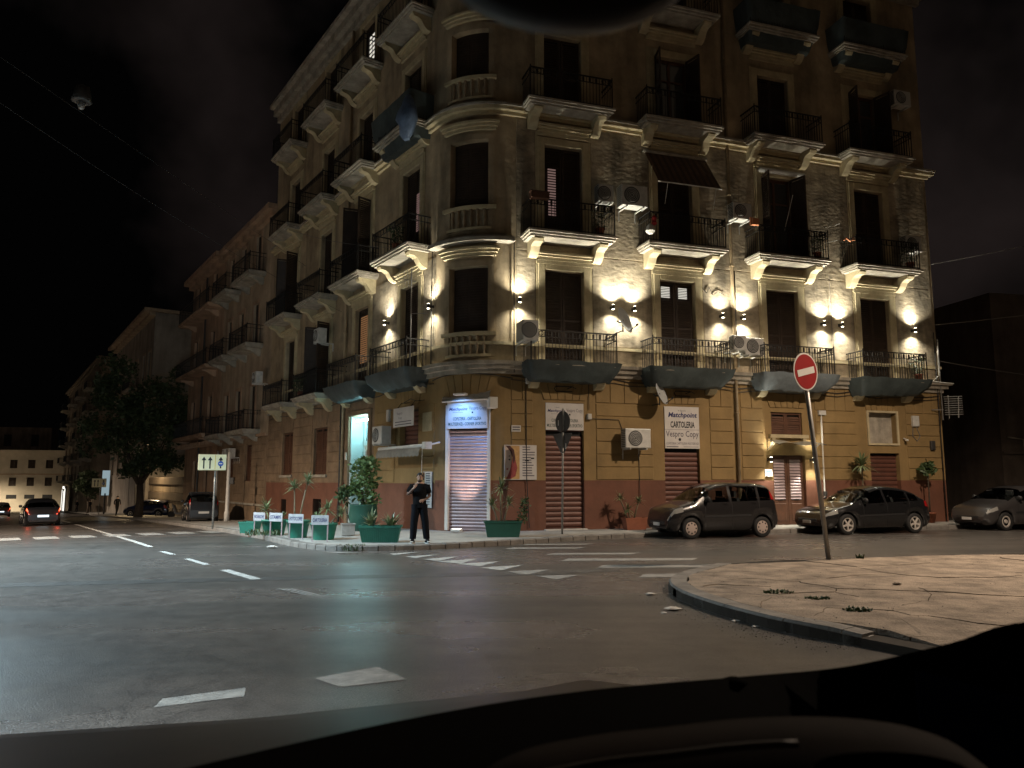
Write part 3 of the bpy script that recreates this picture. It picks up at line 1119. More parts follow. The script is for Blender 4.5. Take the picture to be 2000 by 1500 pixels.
for k, (a, b, c, d) in enumerate(win_t):
    mb = MB()
    arc_box(mb, a + .01, b - .01, -.24, -.2, c + .01, d - .01, 8)
    sh = mb.build('window', K['wood'], bld)
    lv = MB()
    for half in (0, 1):
        s0 = a + .08 + half * .6
        z = c + .1
        while z < d - .12:
            arc_box(lv, s0, s0 + .5, -.2, -.18, z, z + .035, 3)
            z += .085
    lv.build('louvre', K['wood'], sh)
    # surround and balustrade panel under the window
    mb = MB()
    arc_box(mb, a - .2, a - .002, 0, .05, c - .8, d + .2, 3)
    arc_box(mb, b + .002, b + .2, 0, .05, c - .8, d + .2, 3)
    arc_box(mb, a - .002, b + .002, 0, .05, d + .002, d + .2, 8)
    mb.build('window_surround', K['plaster'], bld)
    mb = MB()
    arc_box(mb, a - .25, b + .25, 0.002, .14, c - .13, c - .01, 10)
    mb.build('window_sill', K['trim'], bld)
    mb = MB()
    arc_box(mb, a - .1, b + .1, 0.052, .1, c - .8, c - .72, 10)
    mb.build('plinth_strip', K['trim'], bld)
    for i in range(6):
        s = a + .11 + i * (b - a - .22) / 5
        p = arc(s, .055, 0)
        MB().lathe([(.05, c - .72), (.05, c - .68), (.028, c - .64), (.062, c - .5), (.055, c - .44), (.028, c - .3), (.05, c - .2), (.05, c - .13)], 8, at(p[0], p[1], 0)).build('baluster', K['plaster'], bld, None, True)
    # hood
    if k < 3:
        mb = MB()
        arc_box(mb, a - .3, b + .3, 0.0, .16, d + .42, d + .52, 12)
        arc_box(mb, a - .34, b + .34, 0.0, .22, d + .52, d + .6, 12)
        arc_box(mb, a - .25, b + .25, 0.0, .1, d + .32, d + .42, 12)
        mb.build('window_hood', K['trim'], bld)
# --- cornices and string courses that run round the whole front
def course(z0, z1, d, name, mt, step=None):
    mb = MB()
    mb.box(TAN, END_R + d, -d, 0.0, z0, z1, M_R)
    mb.box(-END_L, -TAN, -d, 0.0, z0, z1, M_L)
    arc_box(mb, 0, ARC, 0, d, z0, z1, 16)
    return mb.build(name, mt, bld)
course(4.96, 5.1, .10, 'string_course', K['trim_grey'])
course(5.1, 5.24, .22, 'string_course', K['trim_grey'])
course(5.24, 5.34, .32, 'string_course', K['trim_grey'])
course(5.88, 5.98, .09, 'string_course', K['trim'])
course(13.5, 13.62, .10, 'string_course', K['trim'])
course(13.62, 13.74, .24, 'string_course', K['trim'])
course(13.74, 13.82, .30, 'string_course', K['trim_grey'])
course(20.9, 21.2, .18, 'eaves_cornice', K['trim_grey'])
course(21.2, 21.55, .4, 'eaves_cornice', K['trim_grey'])
course(21.55, 21.75, .62, 'eaves_cornice', K['trim_grey'])
mb = MB()
arc_box(mb, -.1, ARC + .1, 0.0, .34, 9.18, 9.3, 16)
arc_box(mb, -.1, ARC + .1, 0.0, .2, 9.3, 9.4, 16)
mb.build('string_course', K['trim_grey'], bld)

# --- balconies
BW = 1.52
def balc_slab(rich=True):
    mb = MB()
    for (d, hw, z0, z1) in ((.78, BW - .1, -.2, -.14), (.86, BW - .04, -.14, -.07), (.92, BW, -.07, 0.0)):
        mb.box(-hw, hw, -d, -0.01, z0, z1)
    return mb
def bracket():
    pts = [(-.01, -.2), (-.72, -.2), (-.74, -.26), (-.68, -.34), (-.52, -.36), (-.4, -.42), (-.3, -.58), (-.2, -.68), (-.1, -.72), (-.01, -.72)]
    return MB().prism(pts, 'x', -.15, .15)
def railing(h=1.0, hw=BW - .08, d=.84, step=.115, scroll=True):
    mb = MB()
    for z in (.06, h * .8, h):
        r = .012 if z < h else .018
        mb.box(-hw - r, hw + r, -d - r, -d + r, z - r, z + r)
        for s in (-1, 1):
            mb.box(s * hw - r, s * hw + r, -d + r, -.02, z - r, z + r)
    n = int(2 * hw / step)
    for i in range(n + 1):
        x = -hw + 2 * hw * i / n
        mb.box(x - .008, x + .008, -d - .008, -d + .008, 0, h)
        if scroll and i % 2 == 0:
            mb.box(x - .03, x + .03, -d - .012, -d + .012, h * .82, h * .96)
    m = int(d / step)
    for i in range(1, m):
        y = -d * i / m
        for s in (-1, 1):
            mb.box(s * hw - .008, s * hw + .008, y - .008, y + .008, 0, h)
    for s in (-1, 1):
        mb.cyl((s * hw, -d, 0), (s * hw, -d, h + .08), .022, n=6)
        # volute at the corners
        for k in range(2):
            c = Vector((s * (hw - .12 - k * .2), -d, h * .9))
            ring = [(c.x + math.cos(t * .6) * .07, c.y - .01, c.z + math.sin(t * .6) * .07) for t in range(11)]
            mb.tube(ring, .011, 4)
    return mb
def shaggy(hw, d, z0, z1, seed, tl=0.0):
    """sheet tied under a balcony: full width above, gathered below, uneven"""
    q = random.Random(seed)
    mb = MB()
    top, mid, bot = [], [], []
    n = 16
    path = []
    for i in range(5):
        path.append((-hw, -d * i / 5))
    for i in range(n):
        path.append((-hw + 2 * hw * i / n, -d))
    for i in range(6):
        path.append((hw, -d + d * i / 5))
    for (x, y) in path:
        j = q.uniform(-.03, .03)
        top.append((x * 1.02, y * 1.03 - .01, z1 + q.uniform(-.02, .02)))
        mid.append((x * (.97) + j, y * .96 + j, z1 - (z1 - z0) * .45 + q.uniform(-.03, .03)))
        bot.append((x * .84 + j, y * .62 + j * .5, z0 + q.uniform(-.05, .03) + tl * x))
    mb.grid([top, mid, bot])
    mb.poly(bot)
    return mb
slab_me = balc_slab().mesh('balcony', K['trim_grey'])
brk_me = bracket().mesh('bracket', K['trim'])
rail_me = railing().mesh('railing', K['iron'])
hood_mb = MB()
for (hw, d, z0, z1) in ((.92, .10, 0, .1), (1.0, .18, .1, .17), (1.06, .25, .17, .24), (.98, .08, -.12, 0)):
    hood_mb.box(-hw, hw, -d, -.002, z0, z1)
hood_me = hood_mb.mesh('door_hood', K['trim'])
sur_mb = MB()
def surround(h):
    mb = MB()
    for s in (-1, 1):
        a, b = sorted((s * (HW + .002), s * (HW + .24)))
        mb.bbox(a, b, -.06, -.002, 0, h + .26, .015)
        a, b = sorted((s * (HW + .24), s * (HW + .31)))
        mb.box(a, b, -.03, -.002, 0, h + .3)
    mb.bbox(-HW - .002, HW + .002, -.06, -.002, h + .004, h + .26, .015)
    return mb
sur_me = [surround(FT[f] - FZ[f]).mesh('door_surround', K['trim']) for f in range(4)]
leaf_me = [slat_leaf(HW - .02, FT[f] - FZ[f] - .04, .08).mesh('shutter', K['wood']) for f in range(4)]
def obj(me, name, parent, M):
    return put(bpy.data.objects.new(name, me), parent, M)

def bay(M, x, f, side):
    T_ = M @ Matrix.Translation((x, 0, 0))
    F = T_ @ Matrix.Translation((0, 0, FZ[f]))
    b = obj(slab_me, 'balcony', bld, F)
    for s in (-1, 1):
        obj(brk_me, 'bracket', b, F @ Matrix.Translation((s * 1.12, 0, 0)))
    obj(rail_me, 'railing', b, F)
    obj(sur_me[f], 'door_surround', bld, F)
    if f > 0:
        obj(hood_me, 'door_hood', bld, T_ @ Matrix.Translation((0, 0, FZ[f] - .75)))
    openk = (side, round(x, 1), f) in OPEN
    d = MB().box(-HW + .005, HW - .005, .21, .24, 0.0, FT[f] - FZ[f]).build('balcony_door', K['glass'] if openk else K['black'], bld, F)
    for s in (0, 1):
        if openk:
            hx = -HW if s == 0 else HW
            ang = R_(-104) if s == 0 else R_(104)
            off = Matrix.Translation((0, 0, .02)) if s == 0 else Matrix.Translation((-(HW - .02), 0, .02))
            obj(leaf_me[f], 'shutter', d, F @ Matrix.Translation((hx * .96, .02, 0)) @ Matrix.Rotation(ang, 4, 'Z') @ off)
        else:
            obj(leaf_me[f], 'shutter', d, F @ Matrix.Translation((-HW + .01 + s * HW, .15, .02)))
    if openk:
        h_ = FT[f] - FZ[f]
        mb = MB()
        for a_, b_, c_, e_ in ((-HW + .01, -HW + .08, 0, h_), (HW - .08, HW - .01, 0, h_), (-.05, .05, 0, h_), (-HW + .08, HW - .08, h_ - .1, h_), (-HW + .08, HW - .08, 0, .5), (-HW + .08, HW - .08, h_ * .7, h_ * .7 + .06)):
            mb.box(a_, b_, .17, .208, c_, e_)
        mb.build('door_frame', K['wood_red'], d, F)
    return b, F, d
OPEN = {('R', 11.9, 1), ('R', 16.0, 2), ('L', -11.8, 0), ('L', -7.7, 1), ('R', 7.6, 2), ('L', -16.4, 1)}
BAY = {}
for i, u in enumerate(DR):
    for f in range(4):
        BAY['R', i, f] = bay(M_R, u, f, 'R')
for i, w in enumerate(DL):
    for f in range(4):
        BAY['L', i, f] = bay(M_L, -w, f, 'L')
# sheets tied round balcony floors
for key, seed, mt, lab in ((('R', 0, 0), 3, 'net', 0), (('R', 1, 0), 4, 'net', 0), (('R', 2, 0), 5, 'net_light', 0), (('R', 3, 0), 6, 'net', 0.03),
                           (('L', 0, 0), 8, 'net', 0), (('L', 1, 0), 9, 'net', 0), (('R', 2, 3), 12, 'net', 0), (('R', 3, 3), 13, 'net', 0), (('L', 0, 2), 14, 'net', 0)):
    b, F, d = BAY[key]
    up = 0.95 if key[2] > 0 else 0.06
    shaggy(BW + .02, .93, -.52, up, seed, lab).build('balcony_sheet', K[mt], b, F, True)
# lit louvres: light from the rooms behind
K['lit_white'] = glow('room_light_cool', (1.0, .95, .82), 0.75)
K['lit_warm'] = glow('room_light_warm', (1.0, .5, .22), 0.22)
K['lit_pink'] = glow('room_light_pink', (1.0, .62, .55), 0.16)
def lit_strips(key, x0, x1, z0, z1, mt, n):
    b, F, d = BAY[key]
    mb = MB()
    for k in range(n):
        z = z0 + (z1 - z0) * k / n
        mb.box(x0, x1, .125, .14, z, z + (z1 - z0) / n * .5)
    mb.build('lit_louvre', K[mt], d, F)
lit_strips(('R', 1, 0), -.55, -.22, 2.62, 3.02, 'lit_white', 7)
lit_strips(('R', 1, 0), .12, .45, 2.62, 3.02, 'lit_white', 7)
lit_strips(('R', 0, 1), -.5, -.22, .85, 2.5, 'lit_pink', 18)
lit_strips(('L', 1, 0), -.42, .4, 1.0, 2.9, 'lit_warm', 22)
lit_strips(('L', 0, 1), .1, .42, .9, 2.3, 'lit_pink', 18)
lit_strips(('L', 1, 3), -.3, .35, .9, 2.1, 'lit_white', 6)
lit_strips(('L', 2, 0), -.62, -.5, .9, 2.6, 'lit_warm', 2)

# --- ground floor openings
def roller(M, w, z0, z1, y, mt, slat, name='roller_shutter'):
    r = MB().box(-w / 2, w / 2, y + .035, y + .05, z0, z1).build(name, K['black'], bld, M)
    sm = MB()
    pr = [(0.03, 0.0), (0.008, slat * .12), (0.0, slat * .45), (0.008, slat * .78), (0.03, slat * .93)]
    sm.grid([[(-w / 2, a, b) for a, b in pr], [(w / 2, a, b) for a, b in pr]])
    me = sm.mesh('slat', K[mt], True)
    z = z0 + .07
    while z < z1 - slat:
        obj(me, 'slat', r, M @ Matrix.Translation((0, y, z)))
        z += slat
    MB().box(-w / 2, w / 2, y - .01, y + .03, z0, z0 + .06).build('bottom_bar', K[mt], r, M)
    return r
roller(M_T, 1.46, .12, 3.3, .2, 'roller_pink', .105)
MB().box(-.74, .74, .22, .26, 3.3, 4.1).build('lintel_panel', K['roller'], bld, M_T)
for s in (-1, 1):
    MB().box(s * .7 - .05, s * .7 + .05, .08, .24, .12, 4.0).build('door_jamb', K['white'], bld, M_T)
for c, zt in ((3.425, 3.2), (7.64, 2.7)):
    Mx = M_R @ Matrix.Translation((c, 0, 0))
    roller(Mx, 1.29, .12, zt, .12, 'roller', .16)
    MB().box(-.64, .64, .13, .2, zt, 4.08).build('lintel_panel', K['roller'], bld, Mx)
Mx = M_R @ Matrix.Translation((16.09, 0, 0))
roller(Mx, 1.32, .12, 2.62, .16, 'roller', .16)
MB().box(2.72, 4.12, -.12, -.002, .1, .145).build('door_step', K['white'], bld, M_R)
# framed blind window above the last door
fr = MB()
for a, b, c, d in ((15.34, 15.42, 2.93, 4.2), (16.7, 16.78, 2.93, 4.2), (15.42, 16.7, 4.13, 4.2), (15.42, 16.7, 2.93, 3.0)):
    fr.box(a, b, -.05, .0, c, d)
fr.build('window_frame', K['trim'], bld, M_R)
MB().box(15.42, 16.7, .22, .26, 3.0, 4.13).build('blind_window', K['trim_grey'], bld, M_R)
# louvred fanlight and double door between the lamps
v = MB().box(11.2, 12.5, .14, .18, 3.25, 4.03).build('fanlight', K['black'], bld, M_R)
fl_me = slat_leaf(.64, .76, .075).mesh('shutter', K['wood_red'])
for s in (0, 1):
    obj(fl_me, 'shutter', v, M_R @ Matrix.Translation((11.21 + s * .645, .06, 3.26)))
MB().box(11.05, 12.65, -.14, -.002, 3.12, 3.24).build('window_sill', K['trim'], bld, M_R)
for c in (11.2, 12.5):
    MB().prism([(-.01, 3.12), (-.13, 3.12), (-.1, 3.0), (-.05, 2.9), (-.01, 2.86)], 'x', c - .07, c + .07).build('bracket', K['trim'], bld, M_R)
dd = MB().box(11.2, 12.55, .2, .24, .1, 2.52).build('street_door', K['black'], bld, M_R)
for s in (0, 1):
    x0 = 11.21 + s * .67
    mb = MB()
    mb.box(x0, x0 + .655, .12, .19, .12, .95)
    mb.bbox(x0 + .1, x0 + .555, .1, .12, .25, .85, .02)
    mb.box(x0, x0 + .1, .12, .19, .95, 2.5)
    mb.box(x0 + .555, x0 + .655, .12, .19, .95, 2.5)
    mb.box(x0 + .1, x0 + .555, .12, .19, 2.38, 2.5)
    leaf = mb.build('door_leaf', K['wood_red'], dd, M_R)
    z = 1.0
    while z < 2.34:
        MB().add([(x0 + .1, .115, z), (x0 + .555, .115, z), (x0 + .555, .16, z + .085), (x0 + .1, .16, z + .085)], [(0, 1, 2, 3)]).build('slat', K['roller_pink'], dd, M_R)
        z += .1
    MB().box(x0 + .24, x0 + .42, .085, .12, .96, .99).build('door_handle', K['chrome'], dd, M_R)
# shop window of the main-street front
Mw = M_L @ Matrix.Translation((-3.45, 0, 0))
roller(Mw, 1.38, 2.5, 4.08, .2, 'roller', .16, 'shop_window_shutter')
# entrance with lit recess
ent = MB()
ent.box(-8.6, -6.75, .5, .56, -.3, 4.15)
e0 = ent.build('entrance_back', K['cyan_wall'], bld, M_L)
MB().box(-8.598, -8.5, .004, .5, .0, 4.148).build('entrance_jamb', K['cyan_wall'], e0, M_L)
MB().box(-8.0, -6.8, .40, .5, -.1, 3.0).build('entrance_door', K['door_white'], e0, M_L)
MB().box(-8.0, -6.8, .42, .5, 3.16, 3.95).build('fanlight', K['cyan_wall'], e0, M_L)
mb = MB()
for k in range(7):
    x = -7.9 + k * .16
    mb.box(x - .012, x + .012, .39, .415, 3.18, 3.93)
mb.build('fanlight_grille', K['iron'], e0, M_L)
MB().prism([(-8.0, 3.0), (-6.8, 3.0), (-6.9, 2.86), (-7.05, 2.78), (-7.75, 2.78), (-7.9, 2.86)], 'y', .34, .4).build('door_head', K['trim_grey'], e0, M_L)
for s in (1, -1):      # pointed star ornament of the door
    pts = [(-7.4, 2.05 + s * .55), (-7.33, 2.05 + s * .25), (-7.12, 2.05 + s * .05), (-7.68, 2.05 + s * .05), (-7.47, 2.05 + s * .25)]
    MB().prism(pts, 'y', .37, .4).build('door_ornament', K['dark_steel'], e0, M_L)
mb = MB()
for a, b, c, d in ((-8.85, -8.604, -.4, 4.35), (-6.746, -6.5, -.4, 4.35), (-8.604, -6.746, 4.154, 4.35)):
    mb.bbox(a, b, -.08, -.002, c, d, .02)
mb.build('entrance_surround', K['brown_stone'], bld, M_L)
K['tube'] = glow('fluorescent_tube', (.60, .95, 1.0), 45.0)
tubeo = MB().cyl((-8.35, .16, 3.98), (-6.95, .16, 3.98), .03, n=8).build('lamp_tube', K['tube'], None, M_L)
tag(tubeo, 'bright cyan fluorescent tube over the entrance door', 'lamp')
pl = on_left(7.6, .0)
point('entrance_light', tubeo, (pl[0] + .08, pl[1] + .06, 3.75), 80, (.42, .92, 1.0), .12)
# brown louvred windows of the main-street ground floor
for a, b in ((-12.7, -11.1), (-17.1, -15.55)):
    w_ = (b - a) / 2
    lm = slat_leaf(w_ - .01, 2.0, .08).mesh('shutter', K['wood_red'])
    bkp = MB().box(a, b, .2, .24, 1.9, 3.92).build('window', K['black'], bld, M_L)
    for s in (0, 1):
        obj(lm, 'shutter', bkp, M_L @ Matrix.Translation((a + .005 + s * w_, .1, 1.91)))
    MB().box(a - .1, b + .1, -.08, -.002, 1.78, 1.89).build('window_sill', K['trim_grey'], bld, M_L)
for a, b, c, d in ((-12.6, -11.6, .15, .85), (-17.0, -16.2, 0, .75)):
    gr = MB().box(a, b, .3, .32, c, d).build('cellar_window', K['black'], bld, M_L)
    mb = MB()
    for k in range(6):
        x = a + (k + .5) * (b - a) / 6
        mb.box(x - .012, x + .012, .05, .075, c, d)
    mb.build('grille', K['iron'], gr, M_L)

# --- rusticated blocks and wedge stones of the ground floor, one by one
def blocks(M, a, b, z0, z1, mt, rows, split=1):
    h = (z1 - z0) / rows
    for r in range(rows):
        cuts = [a + (b - a) * k / split for k in range(split + 1)]
        for k in range(split):
            MB().bbox(cuts[k] + .012, cuts[k + 1] - .012, -.03, -.001, z0 + r * h + .012, z0 + (r + 1) * h - .012, .012).build('stone_block', K[mt], bld, M)
def wedges(M, c, zb, zt, n, wb, wt, mt):
    for k in range(n):
        a0, a1 = -1 + 2 * k / n, -1 + 2 * (k + 1) / n
        pts = [(c + a0 * wb + .01, zb), (c + a1 * wb - .01, zb), (c + a1 * wt - .012, zt), (c + a0 * wt + .012, zt)]
        MB().prism(pts, 'y', -.035, -.001).build('wedge_stone', K[mt], bld, M)
for a, b, sp in ((1.62, 2.35, 1), (4.5, 6.55, 1), (8.72, 9.62, 1), (9.95, 10.85, 1), (13.05, 14.85, 1), (17.15, 18.85, 1)):
    blocks(M_R, a, b, 1.66, 4.12, 'ochre', 6, sp)
    blocks(M_R, a, b, 4.14, 4.93, 'ochre', 1, max(2, int((b - a) / .42)))
for c in (3.43, 7.64, 11.87, 16.06):
    wedges(M_R, c, 4.2, 4.93, 6, .72, 1.0, 'ochre')
wedges(M_L, -3.45, 4.2, 4.93, 6, .75, 1.0, 'ochre')
blocks(M_L, -2.5, -1.6, 1.57, 4.12, 'ochre', 6)
blocks(M_L, -6.1, -4.5, 1.57, 4.12, 'ochre', 6)
for a, b in ((-10.9, -8.95), (-15.4, -12.9), (-19.45, -17.3)):
    blocks(M_L, a, b, 1.57, 4.93, 'brown_stone', 8)
for a, b in ((-12.65, -11.15), (-17.05, -15.6)):
    wedges(M_L, (a + b) / 2, 4.0, 4.93, 5, .78, 1.05, 'brown_stone')
# fan stones over the round corner shutter
for k in range(7):
    s0 = SM - .8 + 1.6 * k / 7
    s1 = SM - .8 + 1.6 * (k + 1) / 7
    mb = MB()
    f0, f1 = (s0 - SM) * 1.35 + SM, (s1 - SM) * 1.35 + SM
    v = [arc(s0 + .01, .035, 4.22), arc(s1 - .01, .035, 4.22), arc(f1 - .012, .035, 4.93), arc(f0 + .012, .035, 4.93), arc(s0 + .01, 0, 4.22), arc(s1 - .01, 0, 4.22), arc(f1 - .012, 0, 4.93), arc(f0 + .012, 0, 4.93)]
    mb.add(v, [(0, 1, 2, 3), (0, 4, 5, 1), (1, 5, 6, 2), (2, 6, 7, 3), (3, 7, 4, 0)])
    mb.build('wedge_stone', K['ochre'], bld)
# --- down pipes
def pipe(M, x, z0, z1, r, mt, y=-.1):
    mb = MB()
    mb.cyl((x, y, z0), (x, y, z1), r, n=10)
    z = z0 + 1.2
    while z < z1:
        mb.cyl((x, y, z), (x, y, z + .05), r * 1.35, n=10)
        z += 2.6
    return mb.build('drain_pipe', K[mt], bld, M, True)
pipe(M_R, 9.76, .12, 20.9, .055, 'pipe')
pipe(M_R, 9.9, 6.0, 9.0, .02, 'cable_grey', -.04)
pipe(M_L, -9.15, 1.2, 20.9, .06, 'pipe')
pipe(M_L, -9.35, .0, 4.9, .05, 'dark_steel')
pipe(M_L, -1.75, 5.4, 9.2, .018, 'cable')
pipe(M_R, 1.7, 5.0, 9.3, .018, 'cable')
pipe(M_R, 18.7, 0.1, 7.3, .018, 'cable')
# --- bundles of cables along the fronts
def wire(pts, r, name, mt, parent=None):
    return MB().tube(pts, r, 5).build(name, K[mt], parent)
def fr_pt(M, x, y, z):
    return M @ Vector((x, y, z))
q = random.Random(5)
for zz, rr in ((4.9, .016), (4.78, .012)):
    pts = []
    for k in range(30):
        u = 1.6 + (END_R - 1.7) * k / 29
        pts.append(fr_pt(M_R, u, -.06, zz - .05 * math.sin(k * 1.9) - .004 * k))
    wire(pts, rr, 'wall_cable', 'cable', bld)
pts = [fr_pt(M_L, -1.6 - k * .7, -.07, 4.75 + .05 * math.sin(k * 1.7)) for k in range(26)]
wire(pts, .016, 'wall_cable', 'cable', bld)
pts = [Vector(arc(-.1 + (ARC + .2) * k / 10, .08, 4.86 + .12 * math.sin(k * .35))) for k in range(11)]
wire(pts, .018, 'wall_cable', 'cable', bld)
wire([fr_pt(M_R, 4.25, -.05, 4.75), fr_pt(M_R, 4.25, -.05, 3.9)], .012, 'wall_cable', 'cable', bld)
wire([fr_pt(M_R, 4.25, -.05, 3.62), fr_pt(M_R, 5.3, -.05, 3.6), fr_pt(M_R, 5.42, -.05, 3.3)], .012, 'wall_cable', 'cable', bld)
wire([fr_pt(M_R, 6.0, -.05, 2.5), fr_pt(M_R, 6.02, -.05, .9)], .012, 'wall_cable', 'cable', bld)
wire([fr_pt(M_R, 2.1, -.06, 4.9), fr_pt(M_R, 2.12, -.06, 1.7), fr_pt(M_R, 2.2, -.06, .2)], .014, 'wall_cable', 'cable', bld)
wire([fr_pt(M_R, 13.95, -.08, 9.2), fr_pt(M_R, 13.98, -.05, 7.2), fr_pt(M_R, 14.05, -.05, 6.0)], .01, 'wall_cable', 'cable_grey', bld)
wire([fr_pt(M_R, 13.3, -.05, 4.0), fr_pt(M_R, 13.28, -.05, 1.0)], .03, 'wall_cable', 'white', bld)
wire([fr_pt(M_R, 8.6, -.05, 8.25), fr_pt(M_R, 8.75, -.05, 8.1), fr_pt(M_R, 8.85, -.05, 8.3), fr_pt(M_R, 9.0, -.05, 8.05), fr_pt(M_R, 9.2, -.05, 8.2), fr_pt(M_R, 9.4, -.05, 8.1)], .012, 'wall_cable', 'cable', bld)
# ------------------------------------------------------------------ wall lamps (up-and-down lights)
WARM = (1.0, 0.945, 0.78)
K['bulb'] = glow('lamp_bulb', (1.0, .9, .66), 22)
K['bulb_small'] = glow('lamp_bulb_small', (1.0, .9, .66), 12)
lamp_mb = MB()
lamp_mb.box(-.03, .03, -.03, 0, -.05, .05)
lamp_mb.cyl((0, -.2, -.075), (0, -.2, .075), .05, n=12).box(-.02, .02, -.16, -.03, -.03, .03)
lamp_me = lamp_mb.mesh('body', K['dark_steel'])
bulb_me = MB().cyl((0, -.2, -.083), (0, -.2, -.077), .042, n=12).cyl((0, -.2, .077), (0, -.2, .083), .042, n=12).mesh('bulb', K['bulb'])
def wall_lamp(M, x, z, label, e_up=450, e_dn=290, size=R_(134)):
    T_ = M @ Matrix.Translation((x, -.02, z))
    r = empty('wall_lamp', T_)
    tag(r, label, 'wall lamp', 'up-and-down lamps on the facade')
    obj(lamp_me, 'body', r, T_)
    obj(bulb_me, 'bulb', r, T_)
    tilt = R_(3)
    spot('light_up', r, T_ @ Matrix.Translation((0, -.23, .09)) @ Matrix.Rotation(math.pi + tilt, 4, 'X'), e_up, WARM, size, 1.0, .05)
    spot('light_down', r, T_ @ Matrix.Translation((0, -.23, -.09)) @ Matrix.Rotation(-tilt, 4, 'X'), e_dn, WARM, size, 1.0, .05)
for x, lab in ((1.85, 'wall lamp between the rounded corner and the first side street balcony'), (5.09, 'wall lamp just left of the first floor satellite dish'),
               (5.88, 'wall lamp above the satellite dish arm, second of its pair'), (9.26, 'wall lamp just left of the drain pipe'), (10.11, 'wall lamp just right of the drain pipe'),
               (13.51, 'left lamp of the pair above the no entry sign'), (14.31, 'right lamp of the pair above the no entry sign'), (17.7, 'wall lamp nearest the right end of the facade')):
    wall_lamp(M_R, x, 7.31, lab)
wall_lamp(M_L, -1.75, 7.33, 'wall lamp just left of the rounded corner window')
wall_lamp(M_L, -5.15, 7.36, 'leftmost lit wall lamp, beside the balcony with drying rack')
wall_lamp(M_R, 10.98, 2.36, 'wall lamp left of the double street door', 170, 200, R_(112))
wall_lamp(M_R, 12.76, 2.36, 'wall lamp right of the double street door', 170, 200, R_(112))

# ------------------------------------------------------------------ air-conditioning units
def ac_unit(M, x, y, z, w, h, d, label, fan=0.55, grille_side=False, dark=False):
    """x,z centre on the facade; stands y off the wall"""
    T_ = M @ Matrix.Translation((x, -y, z))
    r = empty('air_conditioner', T_)
    tag(r, label, 'air conditioner', 'outdoor units on the building')
    MB().bbox(-w / 2, w / 2, -d, 0, -h / 2, h / 2, .02).build('case', K['ac'], r, T_)
    mb = MB()
    cx = -w * .12
    R = h * .4
    mb.lathe([(R, 0), (R, .012), (R * .93, .012)], 24, Matrix.Translation((cx, -d, 0)) @ Matrix.Rotation(math.pi / 2, 4, 'X'))
    mb.build('fan_opening', K['ac_dark'], r, T_)
    mb = MB()
    for k in range(1, 5):
        rr = R * k / 5
        pts = [(cx + rr * math.cos(t * .3927), -d - .016, rr * math.sin(t * .3927)) for t in range(17)]
        mb.tube(pts, .006, 4)
    mb.build('fan_guard', K['ac'], r, T_)
    mb = MB()
    for k in range(10):
        zz = -h * .42 + h * .84 * k / 9
        mb.box(-w / 2 - .008, -w / 2 - .001, -d + .04, -.04, zz - .014, zz + .014)
    mb.build('side_grille', K['ac_dark'], r, T_)
    mb = MB()
    for s in (-.32, .32):
        mb.box(s * w - .02, s * w + .02, -d - .02, y, -h / 2 - .05, -h / 2 - .002)
        mb.box(s * w - .02, s * w + .02, y - .04, y, -h / 2 - .35, -h / 2 - .05)
    mb.build('bracket', K['ac'], r, T_)
    return r
ac_unit(M_R, 5.72, .25, 2.98, .9, .62, .34, 'white air conditioner on the ochre wall between the two roller shutters')
ac_unit(M_R, 1.95, .3, 6.2, .5, .62, .7, 'white air conditioner left of the first balcony, seen from its side')
ac_unit(M_R, 9.55, .45, 6.28, .5, .5, .3, 'small dark air conditioner on the drain pipe')
ac_unit(M_R, 10.2, .3, 6.2, .75, .6, .34, 'white air conditioner right of the drain pipe, between two first floor balconies')
ac_unit(M_R, 5.75, .25, 11.05, .95, .72, .4, 'large air conditioner with round fan beside the striped awning')
ac_unit(M_R, 4.75, .2, 11.05, .55, .6, .34, 'dim air conditioner at right end of the first second floor balcony')
ac_unit(M_R, 9.95, .25, 11.0, .75, .6, .36, 'air conditioner on the drain pipe below the second floor balcony rail')
ac_unit(M_R, 17.5, .2, 16.45, .8, .6, .36, 'dim air conditioner high on the right end of the facade')
ac_unit(M_R, 17.6, .2, 10.6, .75, .6, .32, 'dark air conditioner behind the last second floor balcony')
ac_unit(M_L, -4.72, .25, 3.22, .8, .62, .36, 'grey air conditioner right of the lit entrance')
ac_unit(M_L, -10.9, .35, 7.75, .6, .6, .36, 'white air conditioner on the main street front at first floor')

# ------------------------------------------------------------------ satellite dishes
def dish(M, x, y, z, R, yaw, pitch, label):
    T_ = M @ Matrix.Translation((x, -y, z))
    r = empty('satellite_dish', T_)
    tag(r, label, 'satellite dish', 'satellite dishes')
    A = T_ @ Matrix.Rotation(yaw, 4, 'Z') @ Matrix.Rotation(pitch, 4, 'X')
    prof = [(0.001, 0)] + [(R * k / 6, .22 * R * (k / 6) ** 2) for k in range(1, 7)] + [(R * 1.0, .22 * R - .012)] + [(R * k / 6, .22 * R * (k / 6) ** 2 - .012) for k in range(5, 0, -1)]
    MB().lathe(prof, 28, None, False).build('reflector', K['dish'], r, A, True)
    arm = MB()
    arm.tube([(0, -R * .9, .1), (0, -R * .75, R * .9)], .014, 6)
    arm.build('arm', K['dark_steel'], r, A)
    MB().cyl((0, -R * .75, R * .86), (0, -R * .68, R * 1.02), .035, n=8).build('receiver', K['dark_steel'], r, A)
    MB().tube([(0, 0, -.02), (0, .02, -.14), (0, .1, -.2)], .025, 6).build('mount', K['dark_steel'], r, A)
    MB().cyl((0, .02, -.35), (0, .02, .05), .022, n=6).cyl((0, .02, -.3), (0, y - .02, -.3), .018, n=6).build('bracket', K['dark_steel'], r, T_)
    return r
dish(M_R, 5.15, .8, 6.72, .44, R_(38), R_(72), 'grey satellite dish at right end of the first balcony rail')
